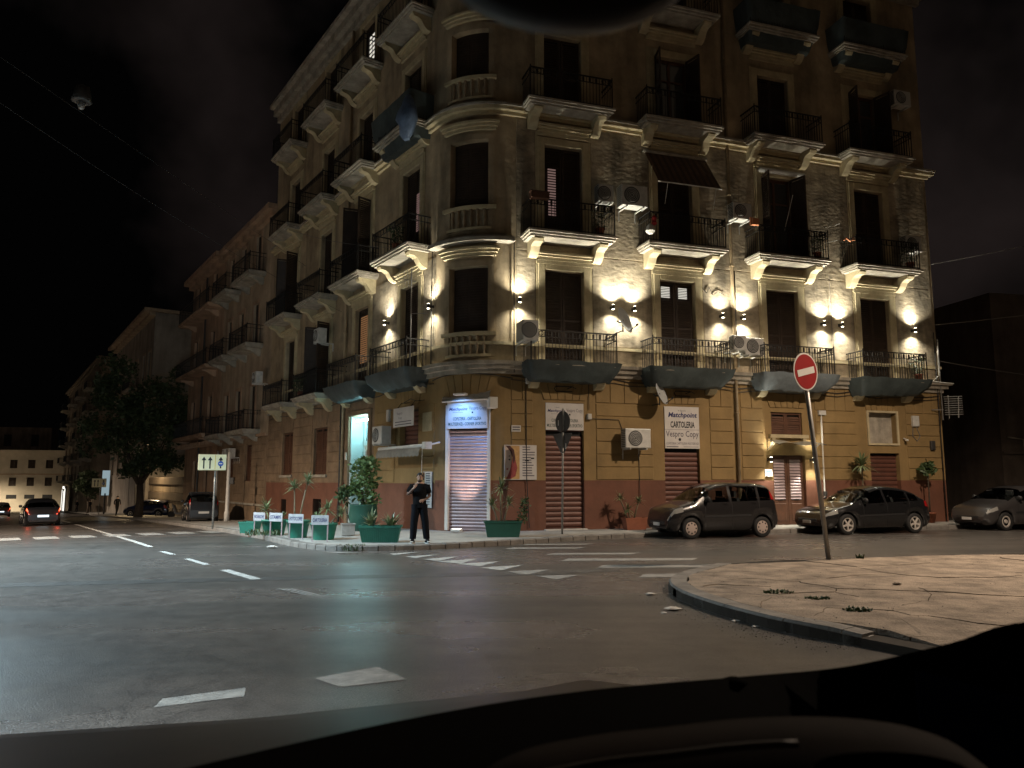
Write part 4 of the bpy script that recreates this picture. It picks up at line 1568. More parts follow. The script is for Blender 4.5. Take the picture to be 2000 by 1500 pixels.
dish(M_R, 6.55, .55, 4.42, .38, R_(40), R_(70), 'grey satellite dish above the CARTOLERIA sign')

# ------------------------------------------------------------------ signs with lettering
def flip(M):
    return M
def board(M, x, z, w, h, y, name, label, cat, mt='banner', th=.02, group=None):
    T_ = M @ Matrix.Translation((x, -y, z))
    o = MB().bbox(-w / 2, w / 2, -th, 0, -h / 2, h / 2, .004).build(name, K[mt], None, T_)
    tag(o, label, cat, group)
    return o, T_ @ Matrix.Translation((0, -th - .003, 0))
def txt(o, T_, s, x, z, w, h, ink, shear=0, bold=0):
    return text_mesh('lettering', s, h, w, K[ink], o, T_ @ Matrix.Translation((x, 0, z)), shear, bold)
def shop_banner(M, x, z, w, h, y, label, inkb='ink_navy'):
    o, T_ = board(M, x, z, w, h, y, 'shop_banner', label, 'banner', group='shop banners')
    txt(o, T_, 'Matchpoint', -w * .22, h * .2, w * .46, h * .14, inkb, .25, .02)
    txt(o, T_, 'V Sport', -w * .2, h * .335, w * .13, h * .05, inkb)
    txt(o, T_, 'Vespro Copy', w * .26, h * .22, w * .43, h * .17, 'ink_grey')
    MB().lathe([(.03, 0), (.03, .002)], 12, T_ @ Matrix.Translation((w * .13, 0, h * .08)) @ Matrix.Rotation(math.pi / 2, 4, 'X')).build('dot', K['ink'], o)
    MB().box(-w * .36, -w * .1, -.001, .001, h * .09, h * .1, T_).build('rule', K['ink_grey'], o)
    txt(o, T_, 'COPISTERIA - CARTOLERIA', .0, -h * .14, w * .70, h * .12, 'ink_green', 0, .012)
    txt(o, T_, 'MULTISERVIZI - CORNER SPORTIVO', .0, -h * .33, w * .93, h * .12, 'ink_green', 0, .012)
    return o
b1 = shop_banner(M_T, 0, 3.68, 1.36, .86, -.06, 'blue lit shop banner over the mauve roller shutter of the rounded corner')
b2 = shop_banner(M_R, 3.42, 3.66, 1.3, .86, .005, 'white shop banner behind the backs of the traffic signs')
o, T_ = board(M_R, 7.64, 3.4, 1.31, 1.4, .02, 'shop_banner', 'tall white CARTOLERIA banner above roller shutter with satellite dish at its corner', 'banner', group='shop banners')
txt(o, T_, 'V Sport', .0, .56, .3, .07, 'ink')
txt(o, T_, 'Matchpoint', .03, .40, 1.1, .22, 'ink_navy', .2, .03)
txt(o, T_, 'CARTOLERIA', .02, .10, .92, .22, 'ink', 0, .03)
MB().box(-.655, .655, -.0015, .001, -.075, -.066, T_).build('seam', K['ink_grey'], o)
txt(o, T_, 'Vespro Copy', .0, -.24, 1.24, .27, 'ink_grey', 0, .008)
MB().lathe([(.05, 0), (.05, .002)], 12, T_ @ Matrix.Translation((-.1, 0, -.4)) @ Matrix.Rotation(math.pi / 2, 4, 'X')).build('dot', K['ink'], o)
txt(o, T_, 'COPISTERIA CARTOLERIA MULTISERVIZI', .0, -.53, 1.22, .075, 'ink_grey')
MB().box(-.6, -.16, -.0015, .001, -.655, -.63, T_).build('rule', K['ink_grey'], o)
MB().box(.04, .6, -.0015, .001, -.65, -.635, T_).build('rule', K['ink_grey'], o)
# lamp box above the corner banner, and its frame of tied cloth
T_ = M_T @ Matrix.Translation((-.12, -.25, 4.3))
lb = MB().bbox(-.2, .2, -.1, .12, -.03, .03, .01).build('banner_lamp', K['white'], None, T_)
tag(lb, 'small white lamp shining down on the blue corner banner', 'lamp')
spot('banner_light', lb, T_ @ Matrix.Translation((0, -.45, -.05)) @ Matrix.Rotation(R_(38), 4, 'X'), 135, (.20, .44, 1.0), R_(100), .9, .06)
mb = MB()
for k in range(9):
    pts = []
    x0 = -.78 + k * .195
rows = []
qq = random.Random(3)
for k in range(15):
    x = -.8 + 1.6 * k / 14
    lift = .06 + .14 * max(0, (x + .2))
    rows.append([(x, -.02, 4.1 + qq.uniform(-.01, .01)), (x, -.1, 4.16 + lift * .4), (x, -.02, 4.2 + lift + qq.uniform(-.02, .02))])
mb.grid(rows)
rc = mb.build('rolled_awning', K['awning'], None, M_T, True)
tag(rc, 'rolled pale cloth awning above the corner banner', 'awning')
mb = MB().cyl((-.8, -.08, 4.1), (.74, -.08, 4.14), .03, n=8)
mb.build('awning_bar', K['white'], rc, M_T)
# floodlight on the pavement in front of the shutter
fx, fy = M_T @ Vector((-.08, -.45, 0)), None
T_ = M_T @ Matrix.Translation((-.1, -.5, .13))
fl = MB().bbox(-.16, .16, -.08, .1, 0, .07, .01).build('floor_light', K['white'], None, T_)
tag(fl, 'small white light on the pavement at the foot of the corner shutter', 'lamp')
MB().box(-.13, .13, -.05, .085, .071, .08).build('lamp_glass', glow('floor_bulb', (1, .93, .85), 5), fl, T_)
spot('floor_beam', fl, T_ @ Matrix.Translation((0, .0, .12)) @ Matrix.Rotation(math.pi - R_(17), 4, 'X'), 230, (1.0, .74, .62), R_(58), .9, .05)
# posters and small plates
def poster_face(M, x, z, w, h, y, label):
    o, T_ = board(M, x, z, w, h, y, 'poster', label, 'poster', 'banner', group='posters on the wall')
    K['poster_gold'] = K.get('poster_gold') or mat('poster_gold', (.55, .33, .13), .6, .3, 6)
    K['poster_hair'] = K.get('poster_hair') or mat('poster_hair', (.07, .018, .016), .6, .3, 9)
    K['poster_red'] = K.get('poster_red') or mat('poster_red', (.30, .05, .05), .6, .4, 9)
    K['poster_face'] = K.get('poster_face') or mat('poster_face', (.58, .44, .36), .6)
    def sh(pts, mt, d):
        MB().poly([T_ @ Vector((a * w, -d, b * h)) for a, b in pts]).build('print', K[mt], o)
    sh([(-.48, -.48), (-.03, -.48), (-.03, .48), (-.48, .48)], 'poster_gold', 0)
    sh([(-.48, -.4), (-.40, -.42), (-.30, -.2), (-.27, .1), (-.3, .3), (-.38, .46), (-.48, .46)], 'poster_face', .0015)
    sh([(-.46, .48), (-.33, .48), (-.2, .36), (-.16, .1), (-.22, -.05), (-.25, .15), (-.32, .32)], 'poster_hair', .003)
    sh([(-.25, .12), (-.16, .08), (-.1, -.15), (-.16, -.4), (-.3, -.47), (-.44, -.48), (-.32, -.2)], 'poster_red', .0025)
    sh([(-.39, .18), (-.32, .2), (-.33, .16)], 'ink', .003)
    sh([(-.38, .08), (-.33, .11), (-.31, .07), (-.34, .05)], 'ink', .003)
    sh([(-.44, -.18), (-.38, -.16), (-.38, -.21), (-.43, -.22)], 'poster_red', .003)
    q = random.Random(2)
    for k in range(12):
        zz = .43 - k * .075
        x1 = .45 - q.random() * .16
        MB().box(.06 * w, x1 * w, -.001, .001, zz * h, (zz + .028) * h, T_).build('print_line', K['ink_grey'], o)
    MB().box(.14 * w, .26 * w, -.002, .001, .03 * h, .07 * h, T_).build('print_mark', K['ink'], o)
    MB().box(.32 * w, .42 * w, -.002, .001, .1 * h, .14 * h, T_).build('print_mark', K['ink'], o)
poster_face(M_R, 1.92, 2.2, 1.06, 1.07, .04, 'poster with a red haired face beside a printed list')
o, T_ = board(M_L, -1.95, 1.35, .62, 1.15, .05, 'poster', 'narrow printed poster on the dark red wall behind the standing man', 'poster', group='posters on the wall')
MB().box(-.3, -.16, -.001, .001, -.2, .55, T_).build('print', K['poster_gold'], o)
MB().box(-.27, -.19, -.002, .001, .3, .56, T_).build('print', K['poster_hair'], o)
MB().box(-.29, -.17, -.002, .001, -.56, -.2, T_).build('print', K['poster_red'], o)
for k in range(14):
    MB().box(-.08, .2, -.001, .001, .5 - k * .075, .53 - k * .075, T_).build('print_line', K['ink_grey'], o)
o, T_ = board(M_L, -2.85, 3.74, 1.5, .64, .5, 'hanging_sign', 'white sign board hanging over the scalloped awning', 'sign')
txt(o, T_, 'Vespro', -.28, .12, .42, .13, 'ink_grey')
txt(o, T_, 'Copy', -.22, -.03, .26, .1, 'ink_grey')
MB().box(-.6, .6, -.001, .001, -.17, -.14, T_).build('print_line', K['ink_grey'], o)
MB().box(-.6, .6, -.001, .001, -.26, -.23, T_).build('print_line', K['ink_grey'], o)
mb = MB()
for s in (-.5, .5):
    mb.tube([(s, .0, .3), (s, .15, .5), (s, .5, .55)], .012, 5)
mb.tube([(-.5, .2, .5), (0, .25, .62), (.5, .2, .5)], .012, 5)
mb.build('sign_bracket', K['iron'], o, M_L @ Matrix.Translation((-2.85, -.5, 3.74)))
o, T_ = board(M_L, -2.05, 3.55, .62, .62, .035, 'marble_plate', 'pale square plate on the ochre wall left of the corner shutter', 'plaque', 'trim')
o, T_ = board(M_R, 1.78, 3.25, .3, .2, .035, 'street_plate', 'small pale lettered plate above the face poster', 'plaque', 'white_sign')
MB().box(-.12, .12, -.001, .001, .02, .06, T_).build('print_line', K['ink_grey'], o)
MB().box(-.12, .12, -.001, .001, -.06, -.02, T_).build('print_line', K['ink_grey'], o)
o, T_ = board(M_R, 10.98, 1.9, .3, .24, .035, 'door_plaque', 'pale blue plate under the lamp left of the street door', 'plaque', 'white_sign')
MB().box(-.12, .12, -.001, .001, -.05, .07, T_).build('print', K['blue_sign'], o)
MB().box(-.13, .13, -.002, .001, -.01, .02, T_).build('print_line', K['white_sign'], o)
o, T_ = board(M_L, -8.72, 2.6, .14, .3, .1, 'intercom', 'small white intercom beside the lit entrance', 'intercom', 'white', .03)
def jbox(M, x, z, w, h, label, mt='ac', d=.12):
    o = MB().bbox(x - w / 2, x + w / 2, -d, -.002, z - h / 2, z + h / 2, .015).build('junction_box', K[mt], None, M)
    return tag(o, label, 'box', 'boxes on the wall')
jbox(M_R, .98, 4.02, .26, .34, 'white alarm box right of the blue corner banner', 'white', .3)
jbox(M_R, 2.15, 4.75, .12, .18, 'small white box on the cable above the face poster', 'white')
jbox(M_R, 4.25, 3.68, .14, .18, 'small grey box on the cable left of the ochre wall air conditioner')
jbox(M_R, 17.55, 3.85, .3, .4, 'pale meter box right of the framed blind window')
jbox(M_R, 13.32, 4.05, .3, .16, 'white box behind the no entry post', 'white')
jbox(M_R, 18.3, 2.95, .2, .35, 'dark box near the right edge of the ochre wall', 'dark_steel')
jbox(M_L, -4.95, 3.95, .2, .42, 'pale box above the air conditioner by the entrance')
jbox(M_R, 13.3, 1.18, .1, .16, 'tiny letter box right of the double street door', 'dark_steel')
# security camera and its ring of cable
T_ = M_R @ Matrix.Translation((17.0, 0, 3.15))
sc = MB().cyl((0, -.02, .05), (0, -.12, 0), .025, n=8).build('security_camera', K['white'], None, T_)
tag(sc, 'small white security camera right of the blind window', 'camera')
MB().lathe([(.05, -.03), (.065, 0), (.05, .04)], 10, Matrix.Translation((.02, -.14, -.03))).build('housing', K['white'], sc, T_, True)
MB().tube([(17.45, -.04, 3.62), (17.4, -.05, 3.3), (17.6, -.05, 3.1), (17.75, -.05, 3.3), (17.62, -.04, 3.62)], .015, 5).build('cable_loop', K['cable_grey'], sc, M_R)
# glass canopy over the street door
cv = []
T_ = M_R @ Matrix.Translation((11.9, 0, 2.86))
for k in range(13):
    x = -.95 + 2.0 * k / 12
    z = .05 + .05 * math.sin(k * .75) - .05 * (k > 8) * (k - 8) / 4
    cv.append([(x, -.02, z + .1), (x, -.35, z + .06), (x, -.72, z - .03)])
cn = MB().grid(cv).build('door_canopy', mat('canopy_sheet', (.34, .33, .28), .3, .2, 5), None, T_, True)
tag(cn, 'wavy translucent canopy over the double street door', 'canopy')
mb = MB()
for x in (-.9, 1.0):
    mb.tube([(x, -.01, -.15), (x, -.4, .08), (x, -.72, 0)], .014, 5)
mb.build('canopy_arm', K['iron'], cn, T_)
# scalloped awning over the shop window (half rolled)
T_ = M_L @ Matrix.Translation((-2.85, 0, 2.72))
mb = MB().cyl((-1.75, -.55, 0), (1.75, -.55, 0), .07, n=10)
aw = mb.build('awning', K['white'], None, T_, True)
tag(aw, 'pale awning with scalloped edge over the shop window behind the man', 'awning')
rows = []
N = 64
for k in range(N + 1):
    x = -1.7 + 3.2 * k / N
    sc_ = .05 * abs(math.sin(k / N * math.pi * 13))
    rows.append([(x, -.56, 0), (x, -.66, -.08), (x, -.7, -.2), (x, -.7, -.28 - sc_)])
MB().grid(rows).build('valance', K['awning'], aw, T_, True)
mb = MB()
for x in (-1.6, 1.62):
    mb.tube([(x, -.02, .12), (x, -.55, .0)], .03, 6)
mb.build('awning_arm', K['white'], aw, T_)
MB().bbox(1.62, 1.84, -.66, -.42, -.1, .12, .02).build('end_cap', K['white'], aw, T_)
MB().tube([(1.55, -.6, 0), (1.56, -.62, -1.0)], .008, 4).build('crank_rod', K['white'], aw, T_)
# striped awning of the second balcony and rolled awning of the third
T_ = M_R @ Matrix.Translation((7.62, 0, 9.48))
aw2 = MB().cyl((-1.25, -.12, 3.45), (1.25, -.12, 3.45), .07, n=10).build('balcony_awning', K['trim_grey'], None, T_, True)
tag(aw2, 'brown striped awning let down over the second floor balcony', 'awning')
rows = [[(-1.2 + 2.4 * k / 20, -.14, 3.4), (-1.2 + 2.4 * k / 20, -.6, 2.7 + .02 * (k % 2)), (-1.2 + 2.4 * k / 20, -1.05, 2.02)] for k in range(21)]
st = MB()
for k in range(20):
    st.mi = k % 2
    st.grid([rows[k], rows[k + 1]])
st.build('awning_cloth', [K['awning_stripe'], mat('awning_stripe2', (.08, .05, .035), .85)], aw2, T_)
MB().cyl((-1.22, -1.06, 2.0), (1.22, -1.06, 2.0), .022, n=6).build('front_bar', K['white'], aw2, T_)
mb = MB()
for x in (-.85, 1.0):
    mb.tube([(x, -1.05, 2.0), (x - .05, -.9, 1.3)], .012, 5)
mb.build('awning_arm', K['white'], aw2, T_)
aw3 = MB().cyl((-.95, -.2, 3.35), (1.0, -.2, 3.35), .09, n=10).build('balcony_awning', K['white'], None, M_R @ Matrix.Translation((11.95, 0, 9.48)), True)
tag(aw3, 'rolled up pale awning over the third balcony door of the second floor', 'awning')
# laundry, pots and bits on the balconies
def bits(M, x, y, z, label, cat, name, mbf, mt):
    o = mbf(MB()).build(name, K[mt], None, M @ Matrix.Translation((x, y, z)))
    return tag(o, label, cat)
bits(M_R, 6.25, -1.0, 10.1, 'red cloth hung on the second floor balcony corner under the striped awning', 'cloth', 'red_cloth',
     lambda m: m.lathe([(.02, .2), (.09, .1), (.06, 0), (.1, -.08), (.02, -.14)], 7), 'red_cloth')
bits(M_R, 6.1, -1.0, 9.8, 'white plastic bag at the corner of the balcony below the red cloth', 'bag', 'plastic_bag',
     lambda m: m.lathe([(.03, .2), (.13, .1), (.16, -.05), (.08, -.14)], 8), 'white')
bits(M_R, 10.15, -1.0, 10.5, 'tilted orange crate at the left corner of third balcony on second floor', 'crate', 'orange_crate',
     lambda m: m.bbox(-.14, .14, -.06, .06, -.12, .12).box(-.2, -.14, -.03, .03, -.14, .14), 'orange_plastic')
bits(M_R, 14.1, -1.0, 10.25, 'heap of orange tubing at left corner of the last second floor balcony', 'clutter', 'orange_clutter',
     lambda m: m.tube([(-.22, 0, -.05), (-.1, .02, .06), (.05, -.02, -.06), (.22, 0, .1)], .03, 5).tube([(-.15, 0, .06), (.1, .02, -.02), (.25, 0, .02)], .025, 5), 'orange_plastic')
bits(M_R, 2.25, -.98, 10.5, 'brown flower trough hooked on first second floor balcony rail', 'trough', 'flower_trough',
     lambda m: m.bbox(-.3, .3, -.1, .1, -.1, .1).box(-.32, .32, -.12, .12, .1, .13), 'wood_red')
bits(M_R, 11.7, -.9, 11.2, 'thin white broom stick leaning in the third second floor balcony', 'broom', 'broom',
     lambda m: m.cyl((-.12, .2, -.8), (.15, 0, .5), .014, n=5), 'white')
bits(M_R, 13.25, -1.05, 10.62, 'white rod sticking out at the right end of third balcony rail', 'rod', 'drying_rod',
     lambda m: m.cyl((-.2, 0, -.05), (.25, -.2, .08), .014, n=5).cyl((-.22, .05, -.6), (.2, -.1, -.5), .012, n=5), 'white')
bits(M_L, -1.75, -.85, 6.9, 'tall white mast with antenna rods on the main street balcony beside the corner', 'antenna', 'balcony_antenna',
     lambda m: m.cyl((0, 0, -1.6), (0, 0, 1.6), .022, n=6).cyl((-.8, 0, 1.45), (.3, 0, 1.1), .012, n=5).cyl((-.8, 0, 1.3), (-.1, 0, 1.25), .01, n=5).cyl((-.35, 0, 1.7), (-.2, 0, 1.0), .01, n=5)
     .cyl((-.55, 0, 1.65), (-.45, 0, 1.15), .01, n=5).cyl((.0, 0, .1), (.75, .2, .0), .012, n=5), 'steel')
# blue tarpaulin, third floor
q = random.Random(21)
rows = []
for j in range(7):
    row = []
    for i in range(8):
        rr = .62 * math.sin(math.pi * (j + .6) / 7.2) * (1 + q.uniform(-.18, .18))
        a = i / 8 * 2 * math.pi
        row.append((rr * math.cos(a) * 1.0, rr * math.sin(a) * .45, .75 - j * .24 - (.1 if j > 4 else 0)))
    rows.append(row)
tp = MB().grid(rows, True).poly(rows[-1]).build('tarpaulin', K['blue_tarp'], None, M_L @ Matrix.Translation((-1.95, -1.0, 13.75)), True)
tag(tp, 'bunched blue tarpaulin tied to a third floor balcony left of the rounded corner', 'tarpaulin')
# TV antenna at the right end
T_ = M_R @ Matrix.Translation((18.75, -.25, 4.4))
an = MB().cyl((-.35, .2, -.1), (.0, 0, -.1), .02, n=6).cyl((-.05, 0, -.5), (-.05, 0, 2.6), .022, n=6).build('tv_antenna', K['steel'], None, T_)
tag(an, 'ladder shaped TV antenna at the right corner of the building', 'antenna')
mb = MB()
for k in range(9):
    mb.cyl((-.05, -.1, .38 - k * .085), (.62, -.3, .4 - k * .085), .016, n=5)
mb.cyl((.1, -.14, -.45), (.12, -.14, .45), .016, n=5)
mb.cyl((.45, -.25, -.42), (.5, -.25, .42), .016, n=5)
mb.build('antenna_rods', K['steel'], an, T_)
mb = MB().tube([(-.05, 0, 2.5), (-.3, -.2, 1.95), (-.1, 0, 1.2), (-.55, -.1, .95), (.5, -.1, .9)], .016, 5)
mb.build('antenna_stay', K['white'], an, T_)
# iron brackets above the signs
for M, x, z, lab in ((M_R, 3.4, 4.55, 'black iron lamp bracket above the banner with the traffic signs'), (M_R, 7.7, 4.55, 'black iron bracket above the CARTOLERIA banner')):
    T_ = M @ Matrix.Translation((x, 0, z))
    o = MB().box(-.28, .28, -.06, -.03, -.1, -.07).box(-.28, .28, -.06, -.03, .06, .09).tube([(-.28, -.05, .08), (-.36, -.1, .0), (-.28, -.05, -.08)], .014, 5).tube([(.1, -.05, 0), (.2, -.25, .05), (.35, -.2, .0)], .014, 5).build('iron_bracket', K['iron'], None, T_)
    tag(o, lab, 'bracket')

# potted plants on some balconies
def balcony_pot(key, dx, seed, label, kind='b'):
    b, F, d = BAY[key]
    T_ = F @ Matrix.Translation((dx, -.68, .0))
    r = empty('balcony_plant', T_)
    tag(r, label, 'plant', 'potted plants on balconies')
    MB().lathe([(.1, 0), (.14, .24), (.155, .24), (.155, .28), (.11, .28)], 12).build('pot', K['terracotta'], r, T_, True)
    q = random.Random(seed)
    mb = MB()
    for k in range(150):
        a = q.uniform(0, 6.28)
        rr = .26 * math.sqrt(q.random())
        c = Vector((math.cos(a) * rr, math.sin(a) * rr, .32 + q.random() * .6))
        v = Vector((q.gauss(0, 1), q.gauss(0, 1), q.gauss(0, .7))).normalized()
        n2 = v.orthogonal().normalized()
        L_ = q.uniform(.07, .15)
        mb.add([c, c + v * L_ * .5 + n2 * L_ * .25, c + v * L_, c + v * L_ * .5 - n2 * L_ * .25], [(0, 1, 2, 3)])
    mb.build('foliage', K['leaf'], r, T_)
balcony_pot(('R', 2, 1), 1.1, 1, 'potted plant at right end of the third second floor balcony')
balcony_pot(('R', 3, 1), 1.15, 2, 'potted plant at right end of the last second floor balcony')
balcony_pot(('L', 0, 1), .2, 3, 'potted plant on second floor balcony left of the rounded corner')
balcony_pot(('R', 3, 0), 1.2, 4, 'potted plant at right end of the last first floor balcony')
balcony_pot(('L', 2, 0), -.9, 5, 'potted plant on the third main street balcony of the first floor')
balcony_pot(('R', 0, 1), 1.0, 6, 'potted plant at right end of the first second floor balcony')
# ------------------------------------------------------------------ traffic signs
def post(r, x, y, z0, z1, rad, mt='steel', lean=(0, 0)):
    return MB().cyl((x, y, z0), (x + lean[0], y + lean[1], z1), rad, n=12).build('post', K[mt], r, None, True)
# no entry sign on the island; leans a little
x0, y0 = 6.08, 14.85
r = empty('no_entry_sign', at(x0, y0, .13))
tag(r, 'red round no entry sign with white bar on a leaning grey post', 'road sign')
post(r, x0, y0, .08, 4.15, .045, lean=(-.28, .1))
F = Matrix.Translation((x0 - .29, y0 - .02, 3.78)) @ Matrix.Rotation(R_(33), 4, 'Z') @ Matrix.Rotation(R_(-3.5), 4, 'Y') @ Matrix.Rotation(math.pi / 2, 4, 'X')
MB().lathe([(.36, 0), (.375, .008), (.375, .02), (.34, .02)], 40, F).build('rim', K['white_sign'], r)
MB().lathe([(.345, .019), (.345, .024)], 40, F).build('disc', K['red_sign'], r)
MB().box(-.27, .27, -.065, .065, .024, .029, F @ Matrix.Rotation(R_(10), 4, 'Z')).build('bar', K['white_sign'], r)
MB().box(-.05, .05, -.3, .3, -.03, 0, F).build('clamp', K['steel'], r)
# backs of a round and a triangular sign
x0, y0 = 1.45, 22.25
r = empty('sign_post', at(x0, y0, .12))
tag(r, 'grey post with the backs of a round and a triangular road sign', 'road sign')
MB().cyl((x0, y0, .1), (x0 + .06, y0 + .02, 3.75), .03, n=10).build('post', K['steel'], r, None, True)
F = Matrix.Translation((x0 + .05, y0 + .06, 3.36)) @ Matrix.Rotation(R_(-52), 4, 'Z') @ Matrix.Rotation(math.pi / 2, 4, 'X')
MB().lathe([(.30, -.01), (.32, 0), (.32, .012), (.29, .012)], 32, F).build('round_sign', K['dark_steel'], r)
MB().box(-.2, -.17, -.1, .06, .013, .016, F).build('sticker', K['white_sign'], r)
F = Matrix.Translation((x0 + .04, y0 + .06, 2.72)) @ Matrix.Rotation(R_(-48), 4, 'Z')
MB().prism([(-.36, .3), (.36, .3), (.39, .26), (.03, -.34), (-.03, -.34), (-.39, .26)], 'y', -.012, .004).build('triangle_sign', K['dark_steel'], r, F)
MB().box(.12, .16, -.018, -.013, -.16, .0).build('sticker', K['white_sign'], r, F)
for z in (3.06, 2.45):
    MB().cyl((x0 + .04, y0 + .02, z), (x0 + .04, y0 + .02, z + .03), .045, n=10).build('clamp', K['chrome'], r)
# lane direction boards (yellow) on thin posts
def arrow(mb, cx, y, z0, z1, w):
    mb.prism([(cx - w * .18, z0), (cx + w * .18, z0), (cx + w * .18, z1 - w), (cx + w * .6, z1 - w), (cx, z1), (cx - w * .6, z1 - w), (cx - w * .18, z1 - w)], 'y', y - .004, y)
def lane_sign(x, y, z, w, h, rot, label, dz):
    r = empty('lane_sign', at(x, y, z, rot))
    M = at(x, y, z, rot)
    tag(r, label, 'road sign', 'yellow lane direction signs')
    MB().cyl((.12, .05, 0), (.12, .05, dz + h), .035, n=8).build('post', K['steel'], r, M, True)
    MB().bbox(-w / 2, w / 2, -.02, .01, dz, dz + h, .01).build('board', K['yellow_sign'], r, M)
    for cx in (-.3, -.08):
        mb = MB()
        arrow(mb, cx * w, -.022, dz + .1 * h, dz + .86 * h, .14 * w)
        mb.build('arrow', K['ink'], r, M)
    MB().box(.095 * w, .115 * w, -.025, -.021, dz + .04 * h, dz + .96 * h).build('line', K['yellow_line'], r, M)
    mb = MB()
    arrow(mb, .3 * w, -.022, dz + .12 * h, dz + .86 * h, .14 * w)
    mb.build('arrow', K['ink'], r, M)
    MB().lathe([(.1 * w, 0), (.1 * w, .004)], 20, M @ Matrix.Translation((.3 * w, -.026, dz + .42 * h)) @ Matrix.Rotation(math.pi / 2, 4, 'X')).build('blue_disc', K['blue_sign'], r)
    MB().box(.24 * w, .36 * w, -.033, -.031, dz + .39 * h, dz + .45 * h).build('taxi_mark', K['white_sign'], r, M)
rot_s = math.atan2(-LX, LY) * -1 + R_(34.4) * 0
lane_sign(-11.45, 29.1, gz(-11.45, 29.1) + .1, 1.0, .60, R_(22), 'nearer yellow lane sign with three black arrows on a pale post', 2.2)
lane_sign(-40.3, 74.6, gz(-40.3, 74.6) + .1, 1.25, .85, R_(28), 'far yellow lane sign down the street beyond the tree', 2.65)
# pale round pole behind the nearer lane sign, thin second pole
px_, py_ = on_left(20.6, 1.6)
o = MB().lathe([(.13, 0), (.13, .5), (.1, .55), (.085, 3.5), (.03, 3.55)], 14, at(px_, py_, gz(px_, py_) + .1)).build('lamp_pole', K['white'], None, None, True)
tag(o, 'pale round metal pole just right of the nearer lane sign', 'pole')
MB().bbox(.09, .3, -.1, .1, 2.0, 2.35, .02).build('control_box', K['dark_steel'], o, at(px_, py_, gz(px_, py_)))
px_, py_ = on_left(22.6, 1.7)
o = MB().cyl((px_, py_, gz(px_, py_)), (px_, py_, 3.2), .045, n=8).build('thin_pole', K['steel'], None, None, True)
tag(o, 'thin grey pole between the lane sign post and the pale pole', 'pole')

# ------------------------------------------------------------------ four small stand signs
K['stand_board'] = mat('stand_board', (.42, .41, .42), .6, .3, 9)
def stand_sign(x, y, word, rot, label):
    z = gz(x, y) + .12
    M = at(x, y, z, rot)
    r = empty('stand_sign', M)
    tag(r, label, 'sign', 'row of small shop stand signs')
    for s in (-.2, .2):
        MB().box(s - .014, s + .014, -.012, .012, 0, .62).build('leg', K['roller_pink'], r, M)
    b = MB().bbox(-.23, .23, -.03, -.012, .42, .66, .004).build('board', K['stand_board'], r, M)
    text_mesh('lettering', word, .1, .38, K['ink_navy'], b, M @ Matrix.Translation((0, -.033, .54)), 0, .02)
stand_sign(-4.86, 19.5, 'CARTOLERIA', R_(-8), 'small white CARTOLERIA stand sign, rightmost of four')
stand_sign(-5.72, 20.4, 'FOTOCOPIE', R_(-18), 'small white stand sign second from the right in the row of four')
stand_sign(-6.62, 21.6, 'STAMPE', R_(-24), 'small white stand sign second from the left in the row of four')
stand_sign(-7.35, 22.4, 'RICARICHE', R_(-28), 'small white stand sign, leftmost of four')

# ------------------------------------------------------------------ planters and plants
def trough(x, y, rot, L, Wd, h, label, mt='green_pot', ribs=True, group='green planters'):
    z = gz(x, y) + .125
    M = at(x, y, z, rot)
    r = empty('planter', M)
    tag(r, label, 'planter', group)
    k = .86
    mb = MB()
    a, b = L / 2, Wd / 2
    ring = lambda s, zz: [(-a * s, -b * s, zz), (a * s, -b * s, zz), (a * s, b * s, zz), (-a * s, b * s, zz)]
    mb.grid([ring(k, 0), ring(1, h), ring(1.05, h), ring(1.05, h + .05), ring(.93, h + .05), ring(.9, h - .04)], True)
    mb.poly(ring(k, 0))
    mb.build('tub', K[mt], r, M)
    MB().poly(ring(.9, h - .04)).build('soil', K['soil'], r, M)
    if ribs:
        mb = MB()
        n = int(L / .055)
        for i in range(n + 1):
            t = -1 + 2 * i / n
            mb.add([(a * k * t - .009, -b * k - .012, .01), (a * k * t + .009, -b * k - .012, .01), (a * t + .009, -b - .012, h - .01), (a * t - .009, -b - .012, h - .01),
                    (a * k * t - .012, -b * k + .004, .01), (a * k * t + .012, -b * k + .004, .01), (a * t + .012, -b + .004, h - .01), (a * t - .012, -b + .004, h - .01)],
                   [(0, 1, 2, 3), (0, 3, 7, 4), (1, 5, 6, 2)])
        mb.build('ribs', K[mt], r, M)
    return M, h + z
def blade(mb, base, d, L, w, droop, rng):
    d = Vector(d).normalized()
    side = d.cross(Vector((0, 0, 1)))
    if side.length < .1:
        side = Vector((1, 0, 0))
    side.normalize()
    pts = []
    for k in range(4):
        t = k / 3
        c = Vector(base) + d * (L * t) + Vector((0, 0, -droop * L * t * t))
        ww = w * (.7, 1, .75, .02)[k]
        pts.append((c - side * ww / 2, c + side * ww / 2))
    mb.grid([[a, b] for a, b in pts])
